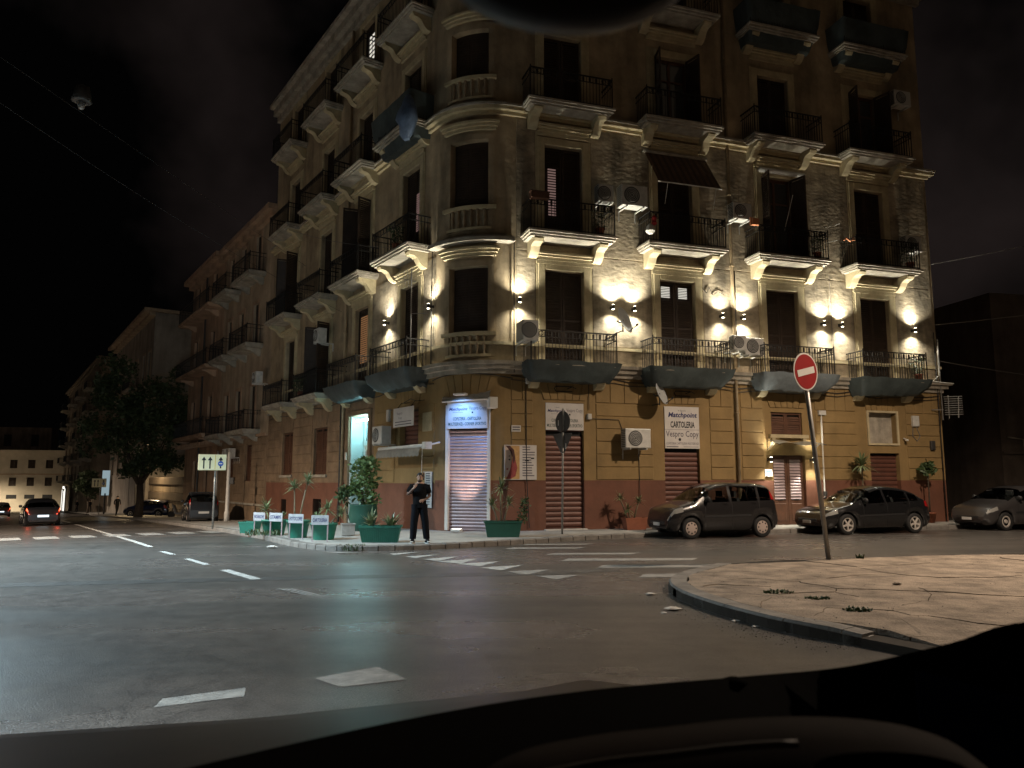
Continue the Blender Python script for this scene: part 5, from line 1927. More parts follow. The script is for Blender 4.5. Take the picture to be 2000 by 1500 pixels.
def yucca(x, y, z, stems, label, group='spiky yucca plants', seed=0, mt='yucca', bl=.42, nb=46, name='yucca_plant'):
    """stems: (dx, dy, height, crown scale)"""
    q = random.Random(seed)
    r = empty(name, at(x, y, z))
    tag(r, label, 'plant', group)
    for (dx, dy, h, sc) in stems:
        if h > .12:
            p = [(x + dx * .3, y + dy * .3, z), (x + dx * .6, y + dy * .6, z + h * .5), (x + dx, y + dy, z + h)]
            MB().tube(p, [.03, .026, .022], 6).build('stem', K['stem'], r, None, True)
        mb = MB()
        for k in range(nb):
            a = q.uniform(0, 6.283)
            e = q.uniform(-.35, 1.35) if h > .15 else q.uniform(.55, 1.45)
            d = (math.cos(a) * math.cos(e), math.sin(a) * math.cos(e), math.sin(e))
            blade(mb, (x + dx, y + dy, z + h + (q.uniform(-.08, .05) if h > .15 else 0)), d, bl * sc * q.uniform(.7, 1.1), .042 * sc, q.uniform(.05, .5), q)
        mb.build('leaf_crown', K[mt], r)
    return r
def bush(x, y, z, blobs, n, size, label, name, mt, seed, stem=None, cat='plant', group=None):
    q = random.Random(seed)
    r = empty(name, at(x, y, z))
    tag(r, label, cat, group)
    mb = MB()
    for i in range(n):
        b = q.choice(blobs)
        v = Vector((q.gauss(0, 1), q.gauss(0, 1), q.gauss(0, 1))).normalized() * (q.random() ** .45)
        c = Vector((x + b[0] + v.x * b[3], y + b[1] + v.y * b[3], z + b[2] + v.z * b[4]))
        a = Vector((q.gauss(0, 1), q.gauss(0, 1), q.gauss(0, .6))).normalized()
        n2 = a.orthogonal().normalized()
        n2.rotate(Matrix.Rotation(q.uniform(0, 6.28), 3, a))
        L = size * q.uniform(.6, 1.3)
        mb.add([c, c + a * L * .5 + n2 * L * .26, c + a * L, c + a * L * .5 - n2 * L * .26], [(0, 1, 2, 3)])
    mb.build('foliage', K[mt], r)
    if stem:
        for s in stem:
            MB().tube([(x + p[0], y + p[1], z + p[2]) for p in s[0]], s[1], 6).build('stem', K['bark'], r, None, True)
    return r
PW = .125
# ribbed bright green trough left of the man
M, zt = trough(-3.3, 19.35, R_(2), 1.0, .42, .36, 'bright green ribbed planter left of the standing man')
yucca(-3.55, 19.35, zt - .05, [(0, 0, .06, 1.3)], 'small spiky plant at left end of the ribbed green planter', seed=1)
yucca(-3.05, 19.35, zt - .05, [(0, 0, .06, 1.2)], 'small spiky plant at right end of the ribbed green planter', seed=2)
# dark green trough right of the corner shutter
M, zt = trough(-.25, 21.1, R_(4), 1.0, .46, .38, 'dark green planter right of the corner shutter', 'green_dark', False)
yucca(-.3, 21.15, zt - .05, [(0, 0, 1.0, 1.0), (-.25, 0, .55, .85), (.22, .05, .6, .8)], 'tall yucca with three crowns in the dark green planter', seed=3)
bush(.3, 21.2, zt - .03, [(0, 0, .25, .12, .25), (.05, 0, .55, .14, .2)], 170, .11, 'thin leafy shrub at right end of the dark green planter', 'shrub', 'leaf', 4)
# round green tubs behind the little signs
def tub(x, y, R, h, label, mt='green_pot', dz=.125):
    z = gz(x, y) + dz
    M = at(x, y, z)
    r = empty('round_planter', M)
    tag(r, label, 'planter', 'green tubs behind the stand signs')
    MB().lathe([(R * .78, 0), (R, h), (R * 1.06, h), (R * 1.06, h + .05), (R * .94, h + .05), (R * .9, h - .05)], 20, None, False).build('tub', K[mt], r, M, True)
    MB().lathe([(R * .9, h - .06), (R * .2, h - .05)], 16).build('soil', K['soil'], r, M)
    return z + h
z1 = tub(-4.95, 20.25, .34, .38, 'round green tub behind the CARTOLERIA stand sign')
yucca(-5.0, 20.3, z1 - .05, [(.1, .1, .45, .9), (.45, .2, .35, .8), (-.2, .1, .2, .9)], 'spread yucca clump in the tub behind the CARTOLERIA stand sign', seed=5)
z1 = tub(-5.85, 21.05, .3, .42, 'round green tub second from the right behind the stand signs')
yucca(-5.95, 21.15, z1 - .05, [(-.1, .1, 1.0, .9), (.3, .0, 1.15, .9)], 'tall double stemmed yucca in the second green tub', seed=6)
z1 = tub(-6.95, 22.5, .36, .4, 'round green tub behind the two leftmost stand signs')
yucca(-7.1, 22.6, z1 - .05, [(-.15, 0, .4, 1.0), (.3, .1, .1, .9)], 'yucca in the green tub behind the leftmost stand signs', seed=7)
M, zt = trough(-8.2, 24.1, R_(-10), .55, .4, .3, 'pale green planter box at left end of the row, weathered', 'green_pot', False)
# grey crate by the last tub
o = MB().bbox(-.18, .18, -.14, .14, 0, .3, .015).box(-.2, .2, -.16, .16, .3, .33).build('crate', K['steel'], None, at(-4.6, 21.6, .12, .3))
tag(o, 'grey crate standing behind the rightmost green tub', 'crate')
# leafy bush in a dark pot by the entrance
tz = gz(-4.8, 24.6) + .12
r = empty('plant_pot', at(-4.75, 24.5, tz))
tag(r, 'big dark green rounded pot beside the lit entrance', 'pot')
MB().lathe([(.24, 0), (.36, .12), (.46, .5), (.42, .8), (.46, .84), (.40, .84), (.36, .75)], 20, None, False).build('pot', K['green_dark'], r, at(-4.75, 24.5, tz), True)
MB().lathe([(.37, .76), (.1, .78)], 14).build('soil', K['soil'], r, at(-4.75, 24.5, tz))
bush(-4.75, 24.5, tz, [(0, 0, 1.9, .48, .4), (.12, .1, 1.5, .38, .4), (-.25, 0, 1.3, .25, .3), (.1, 0, 2.15, .35, .2), (.15, .1, .95, .35, .35)], 1300, .17, 'dense leafy bush beside the lit entrance', 'leafy_bush', 'leaf2', 8,
     [([(0, 0, .7), (-.05, 0, 1.2), (.05, 0, 1.8)], [.05, .04, .02])])
bush(-5.35, 24.35, tz, [(0, 0, 1.15, .2, .28)], 140, .18, 'small drooping plant left of the leafy bush', 'drooping_plant', 'leaf', 9, [([(.3, .1, .1), (.1, 0, .6), (0, 0, 1.1)], [.03, .025, .015])])
# terracotta trough left of the parked car
M, zt = trough(3.85, 24.15, R_(18), .75, .34, .32, 'terracotta trough against the red wall left of the parked cars', 'terracotta', False, None)
yucca(3.75, 24.15, zt - .05, [(-.35, 0, .7, .75), (.25, 0, .6, .75), (-.1, 0, .35, .7)], 'dark tall yucca in the terracotta trough', seed=10)
# plants against the right end of the wall
def pot_plant(u, off, h, label, kind, seed):
    x, y = on_right(u, off)
    r = empty('plant_pot', at(x, y, .12))
    tag(r, 'terracotta pot of the ' + label, 'pot')
    MB().lathe([(.15, 0), (.2, .32), (.22, .32), (.22, .37), (.17, .37)], 14, None, True).build('pot', K['terracotta'], r, at(x, y, .12), True)
    if kind == 'y':
        yucca(x, y, .45, [(0, 0, h, 1.5)], label, seed=seed, nb=70)
    else:
        bush(x, y, .45, [(0, 0, h, .3, .16), (.05, 0, h + .2, .15, .12)], 240, .18, label, 'small_tree', 'leaf', seed, [([(0, 0, 0), (.02, 0, h * .5), (0, 0, h)], [.03, .025, .02])])
pot_plant(14.6, .45, 1.75, 'bright spiky plant left of the last roller door', 'y', 11)
pot_plant(17.55, .45, 1.55, 'small dark crowned plant right of the last roller door', 'b', 12)

# ------------------------------------------------------------------ litter
def crumple(x, y, z, s, seed, label, mt='paper', name='paper_litter', group='bits of litter'):
    q = random.Random(seed)
    rows = []
    for j in range(5):
        rr = s * math.sin(math.pi * (j + .7) / 5.4)
        rows.append([(x + rr * math.cos(i * 1.05) * q.uniform(.7, 1.3) * 1.5, y + rr * math.sin(i * 1.05) * q.uniform(.7, 1.3), z + s * .6 * j / 4 * q.uniform(.8, 1.2)) for i in range(6)])
    o = MB().grid(rows, True).poly(rows[-1]).build(name, K[mt], None)
    return tag(o, label, 'litter', group)
crumple(2.06, 10.0, .0, .07, 1, 'crumpled white paper on the road beside the island kerb')
crumple(2.0, 11.3, .0, .05, 2, 'white scrap at the tip of the island kerb')
crumple(2.63, 9.2, .0, .035, 3, 'small pale scrap against the island kerb')
crumple(2.75, 8.85, .0, .03, 4, 'tiny scrap lying along the island kerb')
crumple(1.9, 9.75, .0, .03, 5, 'flat pale scrap nearest the white crumpled paper')
crumple(5.6, 11.3, .14, .05, 6, 'small dark lump on the island slabs', 'bark')
crumple(-5.9, 19.0, .0, .09, 7, 'white crumpled bag on the kerb below the stand signs')
T_ = at(3.6, 7.95, .055, R_(25))
bt = MB().lathe([(.028, -.12), (.033, -.1), (.03, -.03), (.034, .02), (.03, .09), (.012, .13), (.012, .16)], 10, T_ @ Matrix.Rotation(math.pi / 2, 4, 'Y')).build('plastic_bottle', K['bottle'], None, None, True)
tag(bt, 'crushed clear plastic bottle at the broken end of the island kerb', 'bottle')
crumple(3.72, 7.8, .02, .04, 9, 'clear crumpled film beside the plastic bottle', 'bottle', 'plastic_film')
# bin lid like hydrant shadow: a small stone on the island
# ------------------------------------------------------------------ cars
def interp(keys, t):
    if t <= keys[0][0]:
        return keys[0][1]
    for (a, va), (b, vb) in zip(keys[:-1], keys[1:]):
        if t <= b:
            k = (t - a) / (b - a)
            return va + (vb - va) * k
    return keys[-1][1]
def smooth_keys(keys):
    def f(t):
        e = .012
        return (interp(keys, t - e) + 2 * interp(keys, t) + interp(keys, t + e)) / 4
    return f
CARS = {
 'boxy': dict(L=3.62, hw=.80, fo=.68, wb=2.36, wr=.30, tumble=.2, sill=.2,
   belt=[(0, .50), (.015, .66), (.04, .82), (.12, .90), (.24, .99), (.34, 1.02), (.96, 1.08), (.985, 1.0), (1, .62)],
   roof=[(0, .50), (.012, .70), (.035, .84), (.11, .935), (.215, 1.03), (.375, 1.47), (.45, 1.555), (.56, 1.59), (.78, 1.58), (.92, 1.53), (.955, 1.42), (.985, 1.05), (1, .62)],
   plan=[(0, .74), (.02, .86), (.07, .96), (.18, 1.0), (.85, 1.0), (.96, .95), (1, .86)],
   ws=(.228, .37), rw=(.93, .978), side=[(.315, .535), (.56, .80), (.825, .93)]),
 'hatch': dict(L=4.15, hw=.86, fo=.82, wb=2.6, wr=.315, tumble=.3, sill=.18,
   belt=[(0, .42), (.012, .56), (.05, .68), (.12, .76), (.27, .89), (.33, .93), (.88, 1.02), (.96, 1.0), (.985, .9), (1, .6)],
   roof=[(0, .42), (.012, .57), (.05, .71), (.12, .81), (.25, .94), (.44, 1.38), (.52, 1.465), (.62, 1.475), (.74, 1.43), (.86, 1.29), (.955, 1.02), (.985, .9), (1, .6)],
   plan=[(0, .66), (.02, .82), (.07, .94), (.18, 1.0), (.82, 1.0), (.95, .93), (1, .80)],
   ws=(.27, .44), rw=(.865, .95), side=[(.345, .545), (.565, .765), (.785, .87)]),
 'small': dict(L=3.95, hw=.83, fo=.78, wb=2.46, wr=.30, tumble=.27, sill=.18,
   belt=[(0, .42), (.012, .58), (.05, .70), (.12, .80), (.25, .93), (.31, .97), (.93, 1.03), (.975, .95), (1, .6)],
   roof=[(0, .42), (.012, .59), (.05, .73), (.12, .85), (.235, .98), (.42, 1.38), (.5, 1.46), (.6, 1.475), (.8, 1.42), (.91, 1.28), (.965, 1.0), (1, .6)],
   plan=[(0, .7), (.02, .84), (.07, .95), (.18, 1.0), (.84, 1.0), (.95, .94), (1, .82)],
   ws=(.25, .42), rw=(.915, .962), side=[(.335, .56), (.58, .83)]),
}
def wheel_mesh(R, style):
    tyre = MB().lathe([(R * .66, -.09), (R * .92, -.1), (R, -.07), (R, .07), (R * .92, .1), (R * .66, .09)], 28, None, False)
    rim = MB()
    if style == 'hub':
        rim.lathe([(R * .66, .055), (R * .62, .075), (R * .3, .088), (.001, .092)], 24, None, False)
    elif style == 'alloy':
        rim.lathe([(R * .66, .03), (R * .66, .085), (R * .58, .085), (R * .56, .0)], 28, None, False)
        rim.lathe([(R * .17, .03), (R * .17, .085), (.001, .09)], 14, None, False)
        for k in range(5):
            rim.box(-R * .085, R * .085, R * .12, R * .6, .055, .085, Matrix.Rotation(2 * math.pi * k / 5, 4, 'Z'))
    else:
        rim.lathe([(R * .66, .03), (R * .66, .07), (R * .5, .08), (R * .46, .05)], 24, None, False)
        rim.lathe([(R * .24, .05), (R * .2, .085), (.001, .09)], 14, None, False)
    dark = MB().lathe([(R * .665, .0), (.001, .01)], 20, None, False)
    holes = MB()
    if style == 'hub':
        for k in range(8):
            a = 2 * math.pi * k / 8
            holes.lathe([(R * .085, .081), (R * .085, .087), (.001, .087)], 8, Matrix.Translation((math.cos(a) * R * .46, math.sin(a) * R * .46, .0)))
    return tyre, rim, dark, holes
def make_car(kind, M, name, label, paint, glassm='glass', style='hub', plate=True, scale=1.0, lit_rear=False, roof_bars=False, group='parked cars', front_plate_text='', detail=True):
    P = CARS[kind]
    L, hw, wr = P['L'], P['hw'], P['wr']
    belt, roof, plan = smooth_keys(P['belt']), smooth_keys(P['roof']), smooth_keys(P['plan'])
    ax = (P['fo'], P['fo'] + P['wb'])
    sill = P['sill']
    M = M @ Matrix.Scale(scale, 4)
    r = empty(name, M)
    tag(r, label, 'car', group)
    ra = wr + .055
    def sect(s):
        t = s / L
        w = hw * plan(t)
        b, rf = belt(t), roof(t)
        g = max(0.0, rf - b)
        k = min(1.0, g / .3)
        lowf = sill + (.1 if t < .04 or t > .97 else 0)
        we = w * .955 - P['tumble'] * g - .03
        pts = [[0, lowf + .02], [w * .80, lowf], [w * .955, lowf + .06], [w * 1.0, lowf + (b - lowf) * .42], [w * .995, b - (b - lowf) * .2], [w * .955, b],
               [we, rf - .10 * k - .012], [we - .07, rf - .035 * k - .004], [we * .5, rf + .006], [0, rf + .012]]
        for a in ax:
            d = abs(s - a)
            if d < ra:
                za = wr + math.sqrt(ra * ra - d * d)
                for i in (1, 2, 3):
                    pts[i][1] = max(pts[i][1], za + (0, 0.0, .03)[i - 1])
                pts[4][1] = max(pts[4][1], pts[3][1] + .02)
                pts[5][1] = max(pts[5][1], pts[4][1] + .02)
        return pts
    def surf(s, k, side=1, out=0.0):
        p = sect(s)
        i = max(0, min(8, int(k)))
        f = k - i
        y = p[i][0] + (p[i + 1][0] - p[i][0]) * f
        z = p[i][1] + (p[i + 1][1] - p[i][1]) * f
        dy, dz = p[i + 1][0] - p[i][0], p[i + 1][1] - p[i][1]
        l = math.hypot(dy, dz) or 1
        return Vector((L / 2 - s, side * (y + dz / l * out), z - dy / l * out))
    ss = set([L * i / 46 for i in range(47)] + [.01, .03, .06, .1, L - .01, L - .03, L - .07])
    for a in ax:
        for i in range(-9, 10):
            ss.add(a + ra * math.sin(i / 9 * math.pi / 2) * .999)
    for rng in [P['ws'], P['rw']] + P['side']:
        ss.update(v * L for v in rng)
    ss = sorted(x for x in ss if 0 <= x <= L)
    mb = MB()
    rows = []
    for s in ss:
        p = sect(s)
        ring = [(L / 2 - s, y, z) for y, z in p] + [(L / 2 - s, -y, z) for y, z in p[-2:0:-1]]
        rows.append(ring)
    def within(a, b, rng):
        return a >= rng[0] * L - 1e-5 and b <= rng[1] * L + 1e-5
    nr_ = len(rows[0])
    vs = [p for row in rows for p in row]
    fs = []
    for j in range(len(rows) - 1):
        sa, sb = ss[j], ss[j + 1]
        skip = set()
        if any(within(sa, sb, q) for q in P['side']):
            skip |= {5, nr_ - 6}
        if within(sa, sb, P['ws']) or within(sa, sb, P['rw']):
            skip |= {6, 7, 8, 9, 10, 11}
        for i in range(nr_):
            if i not in skip:
                k2 = (i + 1) % nr_
                fs.append((j * nr_ + i, j * nr_ + k2, (j + 1) * nr_ + k2, (j + 1) * nr_ + i))
    mb.add(vs, fs)
    mb.poly(rows[0])
    mb.poly(rows[-1][::-1])
    mb.build('body', paint, r, M, True)
    # seats, parcel shelf and wheel inside
    cz = P['sill'] + .22
    for sx, sy in ((.50, .36), (.50, -.36), (.76, .36), (.76, -.36)):
        x_ = L / 2 - sx * L
        mb2 = MB().bbox(-.22, .22, -.26, .26, cz, cz + .22, .05)
        mb2.add([Matrix.Rotation(0, 4, 'Z') @ Vector(p) for p in [(-.22, .16, cz + .2), (.22, .16, cz + .2), (.2, .34, cz + .72), (-.2, .34, cz + .72), (-.22, .28, cz + .2), (.22, .28, cz + .2), (.2, .44, cz + .72), (-.2, .44, cz + .72)]],
                [(0, 1, 2, 3), (4, 7, 6, 5), (0, 4, 5, 1), (1, 5, 6, 2), (2, 6, 7, 3), (3, 7, 4, 0)])
        mb2.bbox(-.12, .12, .36, .46, cz + .74, cz + .92, .03)
        mb2.build('seat', K['seat'], r, M @ Matrix.Translation((x_, sy, 0)) @ Matrix.Rotation(math.pi / 2, 4, 'Z') @ Matrix.Rotation(math.pi, 4, 'Z'))
    MB().box(L / 2 - .34 * L, L / 2 - .22 * L, -hw * .85, hw * .85, cz + .1, belt(.3) - .06).build('dashboard', K['trimblack'], r, M)
    MB().box(-L / 2 + .05 * L, L / 2 - .05 * L, -hw * .7, hw * .7, cz - .12, cz - .08).build('floor', K['trimblack'], r, M)
    ring = [(L / 2 - .355 * L + .06 * math.sin(t * .5236), .36 + .18 * math.cos(t * .5236), belt(.3) + .02 + .17 * math.sin(t * .5236)) for t in range(13)]
    MB().tube(ring, .014, 5).build('steering_wheel', K['trimblack'], r, M)
    def patch(s0, s1, k0, k1, side, mt, nm, out=.006, ns=6, nk=3, parent=None):
        rows = [[surf(s0 + (s1 - s0) * i / ns, k0 + (k1 - k0) * j / nk, side, out) for j in range(nk + 1)] for i in range(ns + 1)]
        return MB().grid(rows).build(nm, mt, parent or r, M, True)
    gl = K['car_glass']
    a, b = P['ws'][0] * L, P['ws'][1] * L
    def screen(a, b, nm):
        rows = []
        for i in range(7):
            s = a + (b - a) * i / 6
            row = [surf(s, 6.0 + 3.0 * j / 4, 1, .003) for j in range(5)]
            row += [surf(s, 9 - 3.0 * j / 4, -1, .003) for j in range(1, 5)]
            rows.append(row)
        return MB().grid(rows).build(nm, gl, r, M, True)
    screen(a, b, 'windscreen')
    screen(P['rw'][0] * L, P['rw'][1] * L, 'rear_window')
    for side in (1, -1):
        for (a, b) in P['side']:
            patch(a * L, b * L, 5.0, 6.0, side, gl, 'side_window', .003, 8)
        patch(.02 * L, .115 * L, 4.05, 5.0, side, K['lamp_glass'], 'headlight', .006, 5)
        if kind == 'boxy':
            patch(.935 * L, .985 * L, 5.05, 5.9, side, K['tail_red'], 'tail_light', .008, 4)
        else:
            patch(.93 * L, .99 * L, 4.0, 5.0, side, K['tail_red'], 'tail_light', .008, 5)
        if detail:
            for (a, b) in P['side'][:2]:
                patch(a * L - .02, a * L - .008, 2.0, 5.0, side, K['trimblack'], 'door_seam', .003, 1, 6)
                patch(b * L - .22, b * L - .07, 4.62, 4.8, side, paint, 'door_handle', .025, 3, 1)
            b = P['side'][1][1]
            patch(b * L + .03, b * L + .042, 2.6, 5.0, side, K['trimblack'], 'door_seam', .003, 1, 6)
            patch(P['fo'] + ra + .05, P['fo'] + P['wb'] - ra - .05, 3.2, 3.38, side, K['trimblack'], 'side_moulding', .01, 10, 1)
            m = surf(P['side'][0][0] * L + .05, 5.25, side, .1)
            MB().lathe([(.02, -.09), (.07, -.07), (.085, 0), (.07, .06), (.02, .08)], 10, Matrix.Translation(m) @ Matrix.Rotation(math.pi / 2, 4, 'X') @ Matrix.Scale(.7, 4, (1, 0, 0))).build('mirror', K['trimblack'], r, M, True)
    # nose and tail trim
    zf = P['sill']
    MB().bbox(-.42, .42, -.012, .03, zf + .20, zf + .3, .01).build('grille', K['trimblack'], r, M @ Matrix.Translation((L / 2, 0, 0)) @ Matrix.Rotation(math.pi / 2, 4, 'Z'))
    MB().bbox(-.52, .52, -.01, .03, zf + .02, zf + .14, .01).build('lower_grille', K['trimblack'], r, M @ Matrix.Translation((L / 2 - .01, 0, .06)) @ Matrix.Rotation(math.pi / 2, 4, 'Z'))
    pf = MB().bbox(-.18, .18, -.03, -.014, zf + .13, zf + .22, .004).build('number_plate', K['plate'], r, M @ Matrix.Translation((L / 2 + .005, 0, .03)) @ Matrix.Rotation(math.pi / 2, 4, 'Z'))
    MB().bbox(-.26, .26, -.03, -.004, .0, .11, .004).build('number_plate', glow('lit_plate', (.8, .92, 1), 1.6) if lit_rear else K['plate'], r, M @ Matrix.Translation((-L / 2, 0, .52)) @ Matrix.Rotation(-math.pi / 2, 4, 'Z'))
    MB().bbox(-hw * .72, hw * .72, -.03, .02, .26, .36, .02).build('rear_bumper', K['trimblack'], r, M @ Matrix.Translation((-L / 2 + .01, 0, 0)) @ Matrix.Rotation(-math.pi / 2, 4, 'Z'))
    ty, rim, dark, holes = wheel_mesh(wr, style)
    tm, rm, dm = ty.mesh('tyre', K['tyre'], True), rim.mesh('rim', K['alloy' if style != 'hub' else 'hubcap']), dark.mesh('rim_back', K['black'])
    hm = holes.mesh('rim_holes', K['black']) if holes.v else None
    for s in ax:
        for side in (1, -1):
            T_ = M @ Matrix.Translation((L / 2 - s, side * (hw - .12), wr)) @ Matrix.Rotation(-side * math.pi / 2, 4, 'X')
            w = obj(tm, 'wheel', r, T_)
            obj(rm, 'rim', w, T_)
            obj(dm, 'rim_back', w, T_)
            if hm:
                obj(hm, 'rim_holes', w, T_)
    if roof_bars:
        for f in (.55, .78):
            p = surf(f * L, 6.6, 1, 0)
            mb = MB().box(p.x - .03, p.x + .03, -p.y, p.y, p.z + .07, p.z + .1)
            for sd in (1, -1):
                mb.box(p.x - .03, p.x + .03, sd * p.y - .03, sd * p.y + .03, p.z - .02, p.z + .07)
            mb.build('roof_bar', K['trimblack'], r, M)
    if lit_rear:
        for side in (1, -1):
            patch(.955 * L, .985 * L, 4.3, 4.95, side, glow('tail_glow', (1.0, .16, .06), 3.5), 'tail_bulb', .016, 3)
            point('tail_light_glow', r, (M @ Vector((-L / 2 - .12, side * (hw - .2), .75))), 3, (1, .1, .05), .05)
    return r
def carpaint(name, col, rough=.3, flake=.25):
    return mat(name, col, rough, coat=1.0, spec=.6, metal=flake * .5)
hd_side = math.atan2(-RY, -RX)
p = on_right(7.1, 2.48)
make_car('boxy', at(p[0], p[1], gz(*p), hd_side), 'parked_car', 'boxy dark grey five door car with hubcaps parked before the CARTOLERIA shutter', carpaint('paint_graphite', (.02, .0185, .019), .25, .3), 'glass', 'hub')
p = on_right(12.62, 2.45)
make_car('hatch', at(p[0], p[1], gz(*p), hd_side), 'parked_car', 'black hatchback with five spoke wheels parked before the lit street door', carpaint('paint_black', (.012, .012, .013), .25, .2), 'glass', 'alloy')
p = on_right(18.95, 2.5)
make_car('small', at(p[0], p[1], gz(*p), hd_side), 'parked_car', 'grey small car at the right edge of the picture', carpaint('paint_grey', (.045, .042, .042), .28, .3), 'glass', 'steel')
hd_main = math.atan2(LY, LX)
x, y = -17.0, 41.8
make_car('boxy', at(x, y, gz(x, y) + .05, hd_main + R_(-6)), 'parked_car', 'dark car with roof bars parked by the pavement, seen from behind', carpaint('paint_navy', (.014, .016, .022), .3, .2), 'glass', 'hub', roof_bars=True)
x, y = -29.3, 62.0
make_car('small', at(x, y, gz(x, y) + .03, hd_main + R_(50)), 'parked_car', 'dark blue car parked under the big tree', carpaint('paint_blue', (.012, .02, .06), .3, .3), 'glass', 'steel', scale=.95)
x, y = -26.2, 42.6
make_car('hatch', at(x, y, gz(x, y), hd_main + R_(2)), 'moving_car', 'black car driving away with glowing tail lights and lit number plate', carpaint('paint_black2', (.012, .013, .016), .28, .2), 'glass', 'steel', lit_rear=True, group='cars driving away')
x, y = -52.6, 79.0
make_car('small', at(x, y, gz(x, y), hd_main), 'moving_car', 'far car with red tail lights at the left edge of the picture', carpaint('paint_dark3', (.02, .016, .016), .3, .2), 'glass', 'steel', lit_rear=True, group='cars driving away', detail=False)
x, y = -50.0, 82.0
make_car('small', at(x, y, gz(x, y), hd_main), 'moving_car', 'far dark car half hidden behind the black car driving away', carpaint('paint_dark4', (.02, .016, .016), .3, .2), 'glass', 'steel', lit_rear=True, group='cars driving away', detail=False)
# motor scooter beside the blue car
x, y = -24.0, 55.5
zz = gz(x, y)
Ms = at(x, y, zz, hd_main + R_(55))
r = empty('motor_scooter', Ms)
tag(r, 'motor scooter standing between the blue car and the dark car', 'scooter')
MB().prism([(-.75, .35), (-.5, .3), (.15, .28), (.35, .35), (.5, .9), (.42, .95), (.2, .42), (-.1, .42), (-.2, .72), (-.8, .82), (-.9, .6)], 'y', -.16, .16).build('body', carpaint('paint_scooter', (.2, .2, .2), .3, .2), r, Ms)
MB().prism([(-.8, .8), (-.15, .72), (-.2, .82), (-.75, .9)], 'y', -.14, .14).build('seat', K['trimblack'], r, Ms)
for xx in (-.62, .62):
    MB().lathe([(.12, -.05), (.24, -.055), (.26, 0), (.24, .055), (.12, .05)], 18, Ms @ Matrix.Translation((xx, 0, .26)) @ Matrix.Rotation(math.pi / 2, 4, 'X')).build('wheel', K['tyre'], r, None, True)
MB().tube([(.45, -.32, 1.02), (.46, 0, .98), (.45, .32, 1.02)], .02, 6).tube([(.62, 0, .3), (.46, 0, 1.0)], .035, 6).build('handlebar', K['chrome'], r, Ms)
MB().lathe([(.02, 0), (.09, .02), (.09, .05), (.02, .06)], 12, Ms @ Matrix.Translation((.5, 0, .92)) @ Matrix.Rotation(math.pi / 2, 4, 'Y')).build('headlight', K['lamp_glass'], r)
# ------------------------------------------------------------------ people
def skin_mesh(name, verts, edges, radii, root, sub=2):
    me = bpy.data.meshes.new(name + '_rig')
    me.from_pydata(verts, edges, [])
    o = bpy.data.objects.new(name + '_rig', me)
    COL.objects.link(o)
    md = o.modifiers.new('skin', 'SKIN')
    md.use_smooth_shade = True
    sv = me.skin_vertices[0].data
    for i, r in enumerate(radii):
        sv[i].radius = r if isinstance(r, tuple) else (r, r)
        sv[i].use_root = (i == root)
    ss = o.modifiers.new('sub', 'SUBSURF')
    ss.levels = sub
    ss.render_levels = sub
    bpy.context.view_layer.update()
    dg = bpy.context.evaluated_depsgraph_get()
    out = bpy.data.meshes.new_from_object(o.evaluated_get(dg))
    bpy.data.objects.remove(o)
    out.name = name
    return out

V = [(0, 0, .93), (0, .01, 1.08), (0, 0, 1.26), (0, .005, 1.40), (0, -.005, 1.475), (0, -.02, 1.545), (0, -.025, 1.60), (0, -.015, 1.665),      # 0-7 trunk, neck, head
     (-.095, 0, .90), (-.125, -.015, .50), (-.15, .02, .10), (-.165, -.13, .05),                                                                   # 8-11 leg
     (.095, 0, .90), (.145, -.02, .50), (.185, .02, .10), (.225, -.125, .05),                                                                      # 12-15 leg
     (-.17, .005, 1.385), (-.29, -.04, 1.17), (-.155, -.17, 1.315),                                                                                # 16-18 arm raised to the chin
     (.17, .005, 1.385), (.245, .04, 1.14), (.135, -.13, 1.055),                                                                                   # 19-21 arm bent at the waist
     (-.10, -.185, 1.375), (.075, -.17, 1.045)]                                                                                                    # 22-23 palms
E_ = [(0, 1), (1, 2), (2, 3), (3, 4), (4, 5), (5, 6), (6, 7), (0, 8), (8, 9), (9, 10), (10, 11), (0, 12), (12, 13), (13, 14), (14, 15), (3, 16), (16, 17), (17, 18), (3, 19), (19, 20), (20, 21), (18, 22), (21, 23)]
RR = [(.135, .105), (.135, .10), (.155, .105), (.12, .09), (.052, .055), (.062, .075), (.072, .088), (.058, .07),
      (.085, .09), (.066, .07), (.05, .055), (.038, .03), (.085, .09), (.066, .07), (.05, .055), (.038, .03),
      (.068, .065), (.043, .043), (.027, .027), (.068, .065), (.043, .043), (.027, .027), (.033, .022), (.033, .022)]
fing = []
for palm, pv, dirv in ((22, Vector(V[22]), Vector((.25, -.15, .9))), (23, Vector(V[23]), Vector((-.85, -.2, -.35)))):
    dirv.normalize()
    sd = dirv.cross(Vector((0, -1, 0))).normalized()
    for k, (o_, ln) in enumerate(((-.024, .05), (-.008, .06), (.008, .057), (.024, .045))):
        b = len(V)
        p1 = pv + dirv * .03 + sd * o_
        V += [tuple(p1), tuple(p1 + dirv * ln * .55 + Vector((0, -.008, 0))), tuple(p1 + dirv * ln * .95 + Vector((0, -.0, -.008)))]
        E_ += [(palm, b), (b, b + 1), (b + 1, b + 2)]
        RR += [.0095, .0085, .007]
    b = len(V)
    p1 = pv + sd * -.036 + dirv * .0
    V += [tuple(p1), tuple(p1 + sd * -.02 + dirv * .03)]
    E_ += [(palm, b), (b, b + 1)]
    RR += [.011, .009]
me = skin_mesh('body', V, E_, RR, 0, 2)
MP = at(-2.28, 18.9, .122, R_(6))
man = empty('person', MP)
tag(man, 'bearded man in black t-shirt and trousers raising a hand to his face', 'person')
for m in ('skin', 'cloth_black', 'cloth_trouser', 'tattoo', 'shoe_white'):
    me.materials.append(K[m])
